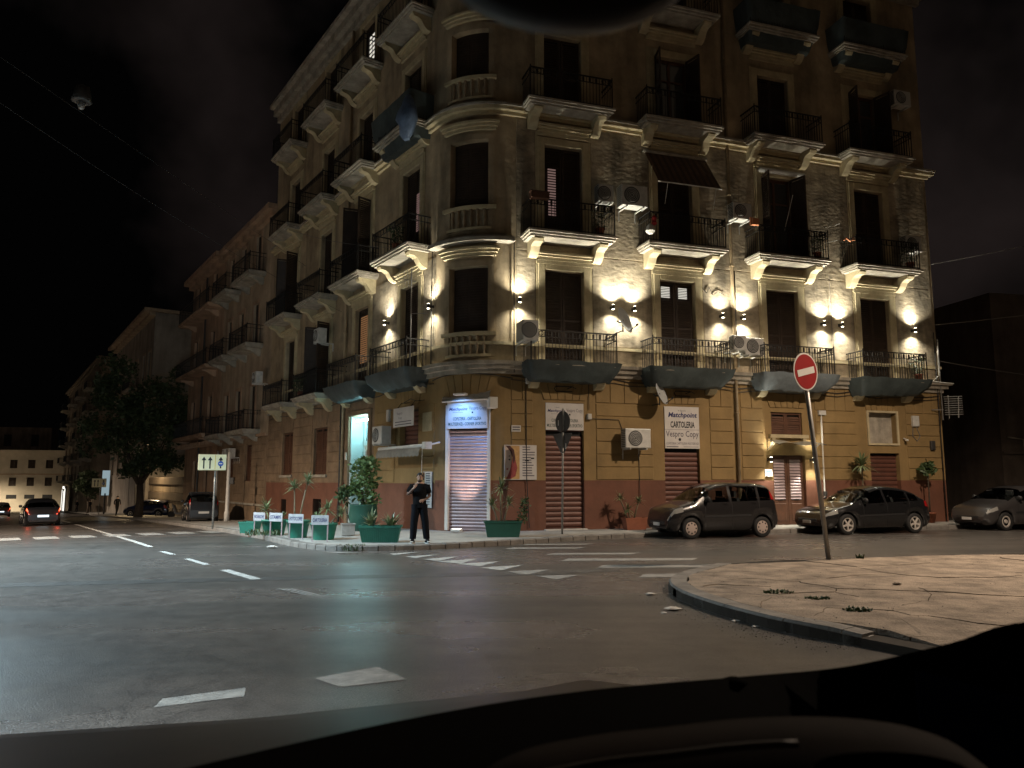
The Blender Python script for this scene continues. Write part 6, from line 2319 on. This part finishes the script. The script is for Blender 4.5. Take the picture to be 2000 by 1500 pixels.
for pl_ in me.polygons:
    c = pl_.center
    mi = 0
    if c.z < .13:
        mi = 4 if (c.z < .05 or c.y < -.14) else 2
    elif c.z < .94 and abs(c.x) < .25 and c.y > -.125:
        mi = 2
    elif c.z < 1.45 and abs(c.x) < .155 + (.1 if c.z > 1.25 else 0) and c.y > -.12 and not (c.z > 1.435 and abs(c.x) < .06):
        mi = 1
    if mi == 1 and c.z < 1.0 and c.y > -.12:
        mi = 1
    if mi == 0 and c.z < 1.32 and abs(c.x) > .10 and c.z > .9:
        mi = 3
    if c.z > 1.46:
        mi = 0
    pl_.material_index = mi
    pl_.use_smooth = True
put(bpy.data.objects.new('body', me), man, MP)
# loose shirt and trousers over the body
def tube_cloth(name, pts, rad, mt, n=16):
    mb = MB()
    rows = []
    for (p, (rx, ry)) in zip(pts, rad):
        rows.append([(p[0] + rx * math.cos(2 * math.pi * i / n), p[1] + ry * math.sin(2 * math.pi * i / n), p[2]) for i in range(n)])
    mb.grid(rows, True)
    return mb.build(name, K[mt], man, MP, True)
tube_cloth('shirt', [(0, 0, .86), (0, 0, .98), (0, .0, 1.12), (0, 0, 1.27), (0, .0, 1.37), (0, .0, 1.43), (0, 0, 1.465)], [(.165, .125), (.165, .125), (.168, .12), (.19, .125), (.195, .11), (.12, .085), (.06, .06)], 'cloth_black')
for s, kx, ax_ in ((-1, -.125, -.15), (1, .145, .185)):
    tube_cloth('trouser_leg', [(s * .085, 0, .94), (s * .095, 0, .78), (kx, -.015, .5), ((kx + ax_) / 2, 0, .3), (ax_, .01, .105)], [(.115, .125), (.105, .115), (.09, .095), (.085, .09), (.078, .085)], 'cloth_trouser')
for s, b in ((-1, (-.262, -.025, 1.225)), (1, (.225, .03, 1.215))):
    a = Vector((s * .165, .005, 1.405))
    b = Vector(b)
    MB().cyl(a, b, .085, .075, 12).build('sleeve', K['cloth_black'], man, MP, True)
# hair, beard, face
def cap(cz, cy, rx, ry, rz, t0, t1, mt, nm, ya=None, f0=0, f1=2 * math.pi):
    rows = []
    for j in range(7):
        t = t0 + (t1 - t0) * j / 6
        rows.append([(rx * math.sin(t) * math.cos(f0 + (f1 - f0) * i / 16), cy + ry * math.sin(t) * math.sin(f0 + (f1 - f0) * i / 16), cz + rz * math.cos(t)) for i in range(17)])
    return MB().grid(rows).build(nm, K[mt], man, MP, True)
cap(1.635, -.005, .077, .094, .088, .02, 1.35, 'hair', 'hair')
cap(1.62, .005, .08, .092, .09, .6, 2.1, 'hair', 'hair', None, -.2, math.pi + .2)
cap(1.533, -.032, .063, .077, .06, 1.72, 2.75, 'hair', 'beard', None, math.pi * 1.0, 2 * math.pi)
for s in (-1, 1):
    MB().lathe([(.002, -.006), (.011, 0), (.002, .006)], 8, Matrix.Translation((s * .028, -.105, 1.602)) @ Matrix.Rotation(math.pi / 2, 4, 'X')).build('eye', K['hair'], man, MP)
    MB().box(s * .03 - .018, s * .03 + .018, -.112, -.1, 1.622, 1.63).build('eyebrow', K['hair'], man, MP)
    MB().lathe([(.004, -.01), (.02, 0), (.004, .01)], 8, Matrix.Translation((s * .077, -.01, 1.595)) @ Matrix.Rotation(math.pi / 2, 4, 'Y')).build('ear', K['skin'], man, MP, True)
MB().add([(-.012, -.105, 1.57), (.012, -.105, 1.57), (0, -.135, 1.573), (0, -.108, 1.615)], [(0, 1, 2), (0, 2, 3), (1, 3, 2), (0, 3, 1)]).build('nose', K['skin'], man, MP, True)
MB().box(-.022, .022, -.117, -.105, 1.545, 1.552).build('mouth', K['tattoo'], man, MP)
for s, x, rz in ((-1, -.157, -8), (1, .205, 18)):
    Mz = MP @ Matrix.Translation((x, -.05, 0)) @ Matrix.Rotation(R_(rz), 4, 'Z')
    sh = MB()
    sh.lathe([(.05, 0), (.056, .02), (.052, .05), (.042, .085), (.036, .1)], 14, Matrix.Scale(2.4, 4, (0, 1, 0)))
    shoe = sh.build('shoe', K['cloth_black'], man, Mz, True)
    MB().lathe([(.056, -.002), (.058, .02), (.05, .022)], 14, Matrix.Scale(2.4, 4, (0, 1, 0))).build('sole', K['shoe_white'], shoe, Mz, True)
    MB().bbox(-.035, .035, -.135, -.05, .028, .058, .015).build('toe_cap', K['shoe_white'], shoe, Mz)
    MB().box(-.05, .05, .0, .03, .07, .12).build('white_patch', K['shoe_white'], shoe, Mz)
# far walkers, a few pixels tall
def walker(x, y, h, label, seed, cloth='cloth_black', stride=.12):
    k = h / 1.72
    v = [(0, 0, .95), (0, 0, 1.2), (0, 0, 1.42), (0, -.01, 1.52), (0, -.02, 1.63), (-.09, 0, .92), (-.1, -stride, .5), (-.1, -stride * .4, .06), (.09, 0, .92), (.1, stride, .5), (.1, stride * 2.2, .08),
         (-.19, 0, 1.4), (-.24, .06, 1.15), (-.22, -.02, .92), (.19, 0, 1.4), (.24, -.06, 1.15), (.22, -.1, .93), (-.1, -stride * .4 - .12, .04), (.1, stride * 2.2 - .12, .04)]
    e = [(0, 1), (1, 2), (2, 3), (3, 4), (0, 5), (5, 6), (6, 7), (0, 8), (8, 9), (9, 10), (2, 11), (11, 12), (12, 13), (2, 14), (14, 15), (15, 16), (7, 17), (10, 18)]
    rr = [(.15, .12), (.15, .12), (.13, .1), .05, .095, .09, .07, .05, .09, .07, .05, .07, .05, .035, .07, .05, .035, .035, .035]
    me = skin_mesh('body', [(a * k, b * k, c * k) for a, b, c in v], e, [tuple(q * k for q in r_) if isinstance(r_, tuple) else r_ * k for r_ in rr], 0, 1)
    me.materials.append(K[cloth])
    me.materials.append(K['skin'])
    for p_ in me.polygons:
        p_.material_index = 1 if (p_.center.z > 1.5 * k or (abs(p_.center.x) > .2 * k and p_.center.z < 1.0 * k)) else 0
        p_.use_smooth = True
    M = at(x, y, gz(x, y) + .03, R_(20 + seed * 40))
    r = empty('person', M)
    tag(r, label, 'person')
    put(bpy.data.objects.new('body', me), r, M)
    MB().lathe([(.001, .08 * k), (.07 * k, .05 * k), (.1 * k, -.01 * k), (.09 * k, -.06 * k)], 10, Matrix.Translation((0, -.01, 1.66 * k)), False).build('hair', K['hair'], r, M, True)
walker(-33.2, 64.5, 1.75, 'dark clad person walking left of the blue parked car', 1)
walker(-57.0, 100.5, 1.72, 'far person standing by the lit shop front, left of two', 2)
walker(-55.6, 101.0, 1.68, 'far person standing by the lit shop front, right of two', 4)
# ------------------------------------------------------------------ next building down the main street
def simple_rail(hw, d, h=1.0, step=.16):
    return railing(h, hw, d, step, False)
def building(name, label, M, x0, x1, z0, z1, floors, bays, mt, hw=.55, depth=10, cornice=.5, cor_mt='trim_grey', ground=None, doors_h=2.6, balc=None, slab_mt='trim_grey', gmt=None, gz1=None, side_wall=True, roof_mt='tile_roof', blind=False, cap=True):
    r = empty(name, M @ Matrix.Translation((x1, 0, z0)))
    tag(r, label, 'building')
    holes = []
    for f in floors:
        for b in bays:
            holes.append((b - hw, b + hw, f + .02, f + doors_h))
    gh = ground or []
    zsplit = gz1 if gz1 else z0
    if gz1:
        wall(M, x0, x1, z0, zsplit, gh, 'ground_floor_wall', K[gmt or mt], r)
    wall(M, x0, x1, zsplit, z1, holes + ([] if gz1 else gh), 'wall', K[mt], r)
    mb = MB()
    if side_wall:
        mb.quad((x1, 0, z0), (x1, depth, z0), (x1, depth, z1), (x1, 0, z1))
        mb.quad((x0, 0, z0), (x0, depth, z0), (x0, depth, z1), (x0, 0, z1))
    mb.quad((x0, depth, z0), (x1, depth, z0), (x1, depth, z1), (x0, depth, z1))
    mb.build('side_wall', K[mt], r, M)
    MB().quad((x0, 0, z1), (x1, 0, z1), (x1, depth, z1), (x0, depth, z1)).build('roof', K[roof_mt], r, M)
    if cap:
        mb = MB()
        mb.box(x0, x1, -cornice * .5, -.001, z1 - .55, z1 - .25)
        mb.box(x0 - .1, x1 + .1, -cornice, -.001, z1 - .25, z1 + .05)
        mb.build('eaves_cornice', K[cor_mt], r, M)
    me = slat_leaf(hw, doors_h - .04, .1).mesh('shutter', K['wood'])
    pan = MB().box(-hw, hw, .2, .23, .02, doors_h).mesh('window', K['black'])
    sm = MB()
    for s in (-1, 1):
        a, b = sorted((s * (hw + .002), s * (hw + .18)))
        sm.box(a, b, -.04, -.002, 0, doors_h + .18)
    sm.box(-hw - .002, hw + .002, -.04, -.002, doors_h + .003, doors_h + .18)
    sme = sm.mesh('window_surround', K[cor_mt])
    for f in floors:
        for b in bays:
            T_ = M @ Matrix.Translation((b, 0, f))
            w = obj(pan, 'window', r, T_)
            for s in (0, 1):
                obj(me, 'shutter', w, T_ @ Matrix.Translation((-hw + s * hw, .12, .03)))
            obj(sme, 'window_surround', r, T_)
    for (f, c, bw, d) in (balc or []):
        T_ = M @ Matrix.Translation((c, 0, f))
        sl = MB().box(-bw, bw, -d, -.002, -.16, 0).box(-bw + .06, bw - .06, -d + .08, -.002, -.24, -.16).build('balcony', K[slab_mt], r, T_)
        for s in (-.72, .72):
            pts = [(-.003, -.24), (-d + .15, -.24), (-d + .12, -.32), (-d * .6, -.36), (-d * .35, -.5), (-.15, -.62), (-.003, -.64)]
            MB().prism(pts, 'x', s * bw - .13, s * bw + .13).build('bracket', K[slab_mt], sl, T_)
        simple_rail(bw - .06, d - .06).build('railing', K['iron'], sl, T_)
    return r
zf2 = -1.6
b2_ = building('apartment_building', 'salmon plastered building with white balcony brackets next to the corner building', M_L, -30.0, -END_L - .02, zf2, 16.3, [4.35, 9.0, 13.0], [-28.3, -25.6, -22.6], 'bld2', .5, 10, .5, 'bld2b',
         [(-23.6, -22.4, 1.6, 3.6), (-27.3, -26.1, 1.6, 3.6), (-29.6, -28.9, -.9, 3.2)], 2.5,
         [(4.35, -27.8, 1.7, .95), (4.35, -22.8, 1.9, .95), (9.0, -27.8, 1.7, .95), (9.0, -22.9, 1.9, .95), (13.0, -27.8, 1.7, .95), (13.0, -22.9, 1.9, .95)], 'trim_grey', 'brown_stone', 4.0)
for a in (-23.6, -27.3):
    w = MB().box(a, a + 1.2, .2, .23, 1.6, 3.6).build('window', K['black'], b2_, M_L)
    lm = slat_leaf(.6, 1.98, .09).mesh('shutter', K['wood_red'])
    for s in (0, 1):
        obj(lm, 'shutter', w, M_L @ Matrix.Translation((a + s * .6, .1, 1.61)))
MB().box(-29.6, -28.9, .2, .24, -.9, 3.2).build('door', K['black'], b2_, M_L)
for r_ in range(9):
    for a, b in ((-22.3, -19.6), (-26.0, -23.7), (-28.8, -27.4)):
        z = .5 + r_ * .38
        MB().bbox(a + .012, b - .012, -.03, -.001, z + .012, z + .37, .012).build('stone_block', K['brown_stone'], b2_, M_L)
MB().box(-30.0, -19.54, -.08, -.001, .32, .42).build('plinth_course', K['trim_grey'], b2_, M_L)
MB().box(-30.0, -19.54, -.14, -.001, 3.95, 4.1).build('string_course', K['bld2b'], b2_, M_L)
ac_unit(M_L, -20.2, .3, 7.0, .75, .6, .36, 'pale air conditioner on the salmon building at first floor')
ac_unit(M_L, -24.9, .3, 3.2, .7, .5, .36, 'first of two pale air conditioners low on the salmon building')
ac_unit(M_L, -25.8, .3, 3.2, .6, .5, .36, 'second of two pale air conditioners low on the salmon building')
b3_ = building('apartment_building', 'narrow pink building with deep ledges left of the salmon building', M_L, -39.6, -30.02, -1.6, 16.3, [4.6, 9.0, 13.0], [-37.6, -32.6], 'bld2b', .55, 10, .7, 'bld2b',
         [(-36.8, -35.8, .6, 3.0), (-33.4, -32.4, .6, 3.0)], 2.6, [(4.6, -34.8, 4.6, 1.0), (9.0, -34.8, 4.6, 1.0), (13.0, -34.8, 4.6, 1.0)], 'bld2b')
for a in (-36.8, -33.4):
    w = MB().box(a, a + 1.0, .15, .2, .6, 3.0).build('window', K['wood'], b3_, M_L)
mb = MB()
for k in range(20):
    mb.box(-39.4 + k * .47, -39.15 + k * .47, -.75, -.001, 3.85, 4.1)
mb.build('dentil_row', K['bld2b'], b3_, M_L)
MB().cyl((-34.9, -.08, -1), (-34.9, -.08, 16), .06, n=8).build('drain_pipe', K['dark_steel'], b3_, M_L)
# gap with garden wall and railing, then the tall pale house
g_ = empty('garden_wall', M_L @ Matrix.Translation((-47, 0, -1.4)))
tag(g_, 'low banded garden wall behind the big tree', 'wall')
for k in range(6):
    z = -1.8 + k * .62
    MB().bbox(-60, -39.7, .35 - (.08 if k % 2 else 0), 1.0, z, z + .6, .02).build('wall_course', K['bld4' if k % 2 else 'bld2'], g_, M_L)
building('apartment_building', 'tall pale house with wide eaves beyond the big tree', M_L, -82, -56, -2.6, 17.4, [2.2, 6.6, 10.8], [-79, -74.5, -70, -65.5, -61, -58], 'bld3', .7, 16, 1.0, 'bld2', None, 3.0,
         [(10.8, -74, 2.2, 1.0), (10.8, -65.5, 2.2, 1.0), (6.6, -70, 2.2, 1.0)], 'trim_grey')
# pitched edge and blind window of its end wall
MB().box(-56, -55.6, -1.0, 16.5, 17.2, 17.5).build('verge', K['bld2'], bpy.data.objects['apartment_building.002'], M_L)
MB().box(-55.995, -55.95, 9.0, 12.0, 11.5, 14.5).build('side_window', K['black'], bpy.data.objects['apartment_building.002'], M_L)
building('apartment_building', 'brown block with stacked curved balconies far down the street', M_L, -150, -96, -4.6, 18.5, [1.5, 4.8, 8.1, 11.4, 14.7], [-146, -139, -132, -125, -118, -111, -104, -98.5], 'bld4', .9, 14, .6, 'bld4', None, 2.4,
         [(z_, x_, 2.2, 1.3) for z_ in (1.5, 4.8, 8.1, 11.4, 14.7) for x_ in (-146, -132, -118, -104)], 'trim_grey')
# far building closing the street
MF = at(-98.5, 152, 0, R_(14))
fb = building('street_end_building', 'warmly lit cream building closing the end of the street', MF, -22, 9.5, -5.0, 7.6, [.5, 4.0], [-18, -14.5, -11, -7.5, -4, -.8, 2.4, 5.6], 'far', .65, 12, .6, 'far',
         None, 1.7, None, blind=True)
MB().box(-22, 9.5, -.1, -.001, 2.75, 2.95).build('string_course', K['bld2b'], fb, MF)
for b in (-18, -14.5, -11, -7.5, -4, -.8, 2.4, 5.6):
    MB().box(b - .9, b + .9, -.02, .0, -2.0, -1.2).build('window', K['black'], fb, MF)
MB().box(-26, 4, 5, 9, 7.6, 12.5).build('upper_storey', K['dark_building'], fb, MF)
for b in (-4.0, 1.0):
    MB().box(b - .7, b + .7, 4.95, 4.99, 8.6, 11).build('window', K['black'], fb, MF)
# lit shop front far down the street
sx, sy = on_left(113, .2)
o = MB().bbox(-2.6, 2.6, -.12, 0, 0, 3.2, .05).build('street_kiosk', K['bld4'], None, M_L @ Matrix.Translation((-131, -.9, gz(*on_left(131, .9)))) @ Matrix.Scale(1.35, 4))
tag(o, 'far lit shop front beside the lane sign down the street', 'kiosk')
lg = glow('shop_light', (1.0, .98, .9), 1.6)
for a, b, c, d in ((-2.3, -2.0, .1, 2.7), (.2, .5, .1, 2.6), (1.7, 2.3, .1, 2.9), (-1.6, .9, 2.85, 3.15)):
    MB().box(a, b, -.17, -.13, c, d).build('lit_panel', lg, o, W[o])
# lit banner pole behind the far lane sign
ax_, ay_ = -41.5, 77.5
o = MB().bbox(-.34, .34, -.05, .05, 2.0, 4.5, .02).build('lit_billboard', glow('billboard', (.62, .82, .9), .4), None, at(ax_ + .3, ay_, gz(ax_, ay_), R_(30)))
tag(o, 'pale blue lit billboard behind the far lane sign', 'billboard')
MB().cyl((0, 0, 0), (0, 0, 2.2), .09, n=8).build('post', K['dark_steel'], o, W[o])
# ------------------------------------------------------------------ dark houses on the right, across the side street gap
MD = at(21.6, 36.0, 0, R_(12))
db = empty('apartment_building', MD)
tag(db, 'unlit dark plaster house beyond the right end of the corner building', 'building')
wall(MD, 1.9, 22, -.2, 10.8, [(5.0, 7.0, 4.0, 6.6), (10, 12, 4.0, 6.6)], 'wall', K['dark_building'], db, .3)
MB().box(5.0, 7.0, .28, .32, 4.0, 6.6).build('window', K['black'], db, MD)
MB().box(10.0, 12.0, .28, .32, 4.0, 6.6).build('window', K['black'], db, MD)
mb = MB()
mb.quad((1.9, 0, -.2), (1.9, 9, -.2), (1.9, 9, 10.8), (1.9, 0, 10.8))
mb.quad((1.9, 0, 10.8), (22, 0, 10.8), (22, 9, 10.8), (1.9, 9, 10.8))
mb.build('side_wall', K['dark_building'], db, MD)
MB().box(1.9, 22, -.1, -.001, 2.9, 3.02).build('string_course', K['dark_building'], db, MD)
MB().tube([(3.2, -.1, 0), (3.1, -.1, 3.6), (2.2, -.1, 3.7)], .05, 6).build('conduit', K['trim_grey'], db, MD)
MD2 = at(17.5, 44.0, 0, R_(14))
d2_ = empty('annex_building', MD2)
tag(d2_, 'black low house seen through the gap right of the corner building', 'building')
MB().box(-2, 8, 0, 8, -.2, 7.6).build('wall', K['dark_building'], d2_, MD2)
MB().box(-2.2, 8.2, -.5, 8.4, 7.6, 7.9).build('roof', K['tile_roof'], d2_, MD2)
MB().box(2, 4, -.02, -.002, 0, 2.6).build('door', K['black'], d2_, MD2)
# ------------------------------------------------------------------ trees
def tree(x, y, h, crown, n, leaf, label, seed, trunk_r=.28, fork=2.6, name='street_tree'):
    q = random.Random(seed)
    z = gz(x, y)
    r = empty(name, at(x, y, z))
    tag(r, label, 'tree', 'street trees')
    mb = MB()
    mb.tube([(x, y, z - .1), (x + .1, y, z + fork * .5), (x, y, z + fork)], [trunk_r * 1.25, trunk_r * .95, trunk_r * .85], 10)
    tips = []
    for k in range(7):
        a = k * .9 + q.uniform(-.2, .2)
        L = h * q.uniform(.35, .55)
        d = Vector((math.cos(a) * .6, math.sin(a) * .6, 1)).normalized()
        p0 = Vector((x, y, z + fork - .2))
        p1 = p0 + d * L * .5
        p2 = p1 + (d + Vector((q.uniform(-.4, .4), q.uniform(-.4, .4), .2))) * L * .4
        mb.tube([p0, p1, p2], [trunk_r * .55, trunk_r * .33, trunk_r * .12], 7)
        tips += [p1, p2]
    mb.build('trunk', K['bark'], r, None, True)
    mb = MB()
    cl = []
    for i in range(62):
        v = Vector((q.gauss(0, 1), q.gauss(0, 1), q.gauss(0, 1))).normalized() * (q.random() ** .38)
        c = Vector((x + crown[0] + v.x * crown[2], y + v.y * crown[2], z + crown[1] + v.z * crown[3]))
        cl.append((c, q.uniform(.5, 1.1) * crown[2] * .24))
    for i in range(n):
        c, rr = q.choice(cl)
        v = Vector((q.gauss(0, 1), q.gauss(0, 1), q.gauss(0, .8))).normalized() * rr * (q.random() ** .4)
        p = c + v
        a = Vector((q.gauss(0, 1), q.gauss(0, 1), q.gauss(0, .7))).normalized()
        b = a.orthogonal().normalized()
        b.rotate(Matrix.Rotation(q.uniform(0, 6.28), 3, a))
        L = leaf * q.uniform(.6, 1.3)
        mb.add([p, p + a * L * .5 + b * L * .3, p + a * L, p + a * L * .5 - b * L * .3], [(0, 1, 2, 3)])
    mb.build('crown', K['tree_leaf'], r)
tx, ty = on_left(43.0, 2.4)
tree(tx, ty, 11, (0, 7.6, 4.3, 4.6), 12000, .3, 'big dark bushy tree in front of the garden wall', 31)
tx, ty = on_left(80, 2.2)
tree(tx, ty, 4.5, (0, 3.4, 1.6, 1.6), 2500, .3, 'small dark tree down the street before the lit shop', 32, .12, 1.6)
# ------------------------------------------------------------------ overhead cables
def span(p0, p1, drop, r, mt, label):
    o = MB().tube(sag(p0, p1, drop, 20), r, 5).build('overhead_cable', K[mt], None)
    tag(o, label, 'cable', 'overhead cables')
a = on_left(9.6, .1)
span((-16.5, 15.0, 13.6), (a[0], a[1], 8.6), .5, .006, 'cable', 'long cable from upper left of the sky to the main street front')
a2 = on_left(1.8, .1)
a3 = on_left(13.5, 1.0)
span((a3[0], a3[1], 13.0), (a2[0], a2[1], 9.35), .25, .01, 'cable_grey', 'thin cable crossing the upper main street balconies')
e = on_right(18.8, .1)
span((e[0], e[1], 10.0), (30, 22, 12.5), .3, .014, 'cable_grey', 'cable from the upper right edge of the building out of the picture')
span((e[0], e[1], 7.6), (32, 25, 9.6), .25, .014, 'cable_grey', 'cable from the middle right edge of the building out of the picture')
span((e[0], e[1], 6.2), (30, 33, 5.6), .2, .012, 'cable_grey', 'lowest cable from the right edge to the dark house')
# ------------------------------------------------------------------ street lamps
def street_lamp(x, y, h, arm, energy, col, label, rad=.18, cone=None):
    z = gz(x, y)
    r = empty('street_lamp', at(x, y, z))
    tag(r, label, 'street lamp', 'street lamps')
    MB().lathe([(.14, 0), (.12, .6), (.09, .65), (.06, h)], 12, at(x, y, z)).build('pole', K['dark_steel'], r, None, True)
    hx, hy = x + arm[0], y + arm[1]
    MB().tube([(x, y, z + h - .1), (x + arm[0] * .5, y + arm[1] * .5, z + h + .25), (hx, hy, z + h + .2)], .04, 8).build('arm', K['dark_steel'], r, None, True)
    MB().lathe([(.05, .18), (.16, .12), (.24, .0), (.22, -.02)], 16, at(hx, hy, z + h + .05)).build('lamp_head', K['dark_steel'], r, None, True)
    MB().lathe([(.18, 0), (.15, -.06), (.05, -.09)], 14, at(hx, hy, z + h + .02)).build('lamp_glass', glow('street_lamp_glass', col, 3), r, None, True)
    d = bpy.data.lights.new('street_light', 'SPOT')
    d.energy = energy
    d.color = col
    d.spot_size = cone or R_(168)
    d.spot_blend = .5
    d.shadow_soft_size = rad
    put(bpy.data.objects.new('street_light', d), r, Matrix.Translation((hx, hy, z + h - .12)))
SODIUM = (1.0, .79, .60)
street_lamp(14.4, 13.7, 12.0, (-1.6, .4), 10000, SODIUM, 'tall street lamp on the island just right of the picture', cone=R_(152))
street_lamp(-15.8, 14.6, 9.5, (1.6, .6), 20500, (.62, .86, 1.0), 'cool white street lamp left of the crossing, out of the picture', cone=R_(140))
street_lamp(-26.5, 22.0, 9.5, (1.2, .8), 26000, SODIUM, 'street lamp on the far side of the main street', cone=R_(162))
street_lamp(-62, 78, 9.5, (1.6, 1.0), 12000, SODIUM, 'street lamp half way down the main street, left side')
street_lamp(-104, 138, 8.0, (1.2, .4), 30000, (1.0, .85, .62), 'street lamp before the building closing the street')
gx_, gy_ = on_left(50, 1.6)
street_lamp(gx_, gy_, 6.0, (.5, .3), 1500, (1.0, .72, .40), 'low street lamp hidden behind the big tree by the garden wall')
# hanging street lantern over the main street, not lit
hl = MB().lathe([(.06, .55), (.2, .5), (.26, .2), (.3, 0), (.24, -.02)], 14, at(-11.0, 18.3, 11.25) @ Matrix.Scale(.8, 4)).build('hanging_lantern', K['dark_steel'], None, None, True)
tag(hl, 'unlit pale lantern hanging from a cable in the dark sky', 'street lamp')
MB().lathe([(.1, 0), (.12, -.1), (.09, -.22), (.02, -.26)], 12, at(-11.0, 18.3, 11.24) @ Matrix.Scale(.8, 4)).build('lantern_glass', K['steel'], hl, None, True)
a = on_left(14, .2)
span((-14.5, 3.0, 11.9), (a[0], a[1], 11.6), .0, .006, 'cable', 'thin dark wire that carries the hanging lantern')
# ------------------------------------------------------------------ the car the picture is taken from
MC = Matrix.Translation((0, 0, 1.65)) @ Matrix.Rotation(math.atan2(LY, LX) - math.pi / 2, 4, 'Z')    # y = forwards, x = to the right, origin at the eye
own = empty('car_interior', MC @ Matrix.Translation((.4, .5, -1.65)))
tag(own, 'dark dashboard, bonnet and mirror of the car the picture is taken from', 'car')
K['dash'] = mat('dash_plastic', (.003, .0028, .0026), .95, spec=.02)
K['dash_top'] = mat('dash_cover', (.02, .0145, .011), .9, .3, 14, spec=.08)
K['bonnet'] = mat('bonnet_paint', (.05, .043, .039), .42, .3, 3, spec=.5)
K['door_blue'] = mat('door_trim_blue', (.004, .007, .022), .9, spec=.05)
# foot of the windscreen: from the middle of the car to the right pillar, then back along the door sill (a forwards, b to the right, drop)
EDGE = [(.70, -1.2, .30), (.73, -.5, .285), (.742, .0, .262), (.742, .155, .25), (.758, .406, .25), (.735, .61, .25), (.66, .82, .247), (.577, .90, .23), (.474, .947, .19), (.386, .945, .152), (.2, .95, .125), (-.3, .95, .12)]
def catmull(P, n=6):
    out = []
    for i in range(len(P) - 1):
        p0, p1, p2, p3 = P[max(0, i - 1)], P[i], P[i + 1], P[min(len(P) - 1, i + 2)]
        for k in range(n):
            t = k / n
            out.append(tuple(.5 * (2 * b + (c - a) * t + (2 * a - 5 * b + 4 * c - d) * t * t + (3 * b - a - 3 * c + d) * t ** 3) for a, b, c, d in zip(p0, p1, p2, p3)))
    out.append(P[-1])
    return out
ed = catmull(EDGE)
rows = []
for a, b, c in ed:
    rows.append([(b, a + .02, -c - .5), (b, a + .006, -c - .012), (b, a - .004, -c), (b - .0, a - .14, -c - .062)])
MB().grid(rows).build('windscreen_ledge', K['dash'], own, MC, True)
rows = []
for k, (a, b, c) in enumerate(ed):
    inn = max(0.0, b - .5) * .5
    rows.append([(b, a - .14, -c - .062), (b - inn * .2, a - .2, -c - .088 - .006 * math.sin(b * 9)), (b - inn * .5, a - .27, -c - .105), (b - inn * .8, a - .36, -c - .17), (b - inn, a - .42, -c - .5)])
MB().grid(rows).build('dashboard', K['dash_top'], own, MC, True)
# raised instrument hood between eye and windscreen, with a dark oval in it
HOOD = [(-.05, .63, -.245), (0, .62, -.211), (.061, .628, -.2), (.122, .627, -.193), (.182, .628, -.187), (.243, .626, -.185), (.3, .626, -.19), (.345, .63, -.204), (.377, .634, -.226)]
hp_ = catmull(HOOD, 5)
rows = [[(x * 1.12, y * 1.14, z - .16), (x * 1.08, y * 1.09, z - .045), (x * 1.02, y * 1.02, z - .008), (x, y, z), (x * .97, y * .95, z - .008), (x * .92, y * .86, z - .04), (x * .9, y * .8, z - .2)] for x, y, z in hp_]
MB().grid(rows).build('instrument_hood', K['dash_top'], own, Matrix.Translation((0, 0, 1.65)), True)
MB().lathe([(1, 0), (.95, .004), (.9, -.004), (.001, -.006)], 28, Matrix.Diagonal((.058, .02, 1, 1)), False).build('gauge_cover', K['dash'], own, Matrix.Translation((.262, .555, 1.65 - .203)) @ Matrix.Rotation(R_(20), 4, 'X'), True)
rim = [(x * .955, y * .93, z - .006) for x, y, z in hp_[2:24]]
MB().tube(rim, .003, 6).build('hood_rim_highlight', mat('rim_highlight_brown', (.05, .038, .03), .6), own, Matrix.Translation((0, 0, 1.65)), True)  # highlight along the hood rim, put in as a paler brown line
# bonnet beyond the windscreen
rows = []
for i in range(25):
    b = -.75 + 1.95 * i / 24
    fe = interp([(-.8, 2.1), (.06, 2.1), (.56, 1.90), (1.2, 1.74)], b)
    rows.append([(b, .79, -.40), (b, 1.1, -.42), (b, 1.45, -.47), (b, fe - .2, -.515), (b, fe, -.56), (b, fe + .07, -.66), (b, fe + .08, -.95)])
MB().grid(rows).build('bonnet', K['bonnet'], own, MC, True)
MB().tube([(.40, .765, -.262), (.2, .775, -.268), (-.2, .77, -.275)], .006, 5).build('wiper', K['trimblack'], own, MC)
MB().lathe([(.024, -.03), (.018, .002), (.008, .006)], 10, Matrix.Translation((.80, .668, -.255))).build('wiper_cap', K['dash'], own, MC, True)
MB().bbox(-.2, .2, -.01, .01, -.12, .06, .02).build('door_panel', K['door_blue'], own, MC @ Matrix.Translation((.86, .30, -.28)) @ Matrix.Rotation(-math.pi / 2 - .2, 4, 'Z'))
# unseen roof over the seats, added to keep lamp light off the dash
MB().bbox(-.75, 1.05, -1.2, .18, 0, .04, .02).build('roof', K['dash'], own, MC @ Matrix.Translation((0, 0, .36)))
# rear-view mirror above
MM = Matrix.Translation((.027, .36, 1.65 + .262))
mir = MB().lathe([(.001, -.022), (.9, -.02), (1, 0), (.9, .018), (.001, .02)], 28, Matrix.Diagonal((.066, .03, 1, 1)))
mir.build('mirror', K['trimblack'], own, MM @ Matrix.Rotation(R_(8), 4, 'Z') @ Matrix.Rotation(math.pi / 2 + R_(12), 4, 'X'), True)
MB().cyl((0, 0, 0), (-.02, .08, .12), .014, n=8).build('mirror_stem', K['trimblack'], own, MM, True)
# head lamps of this car light the road ahead of it
for b in (-.35, .9):
    hp = MC @ Matrix.Translation((b, 2.12, -.98))
    MB().lathe([(.02, 0), (.09, .01), (.09, .03)], 14, hp @ Matrix.Rotation(-math.pi / 2, 4, 'X')).build('head_lamp', K['lamp_glass'], own)
    spot('head_beam', own, hp @ Matrix.Translation((0, .1, 0)) @ Matrix.Rotation(math.pi / 2 - R_(0.5), 4, 'X'), 2200, (.80, .94, 1.0), R_(64), .9, .05)
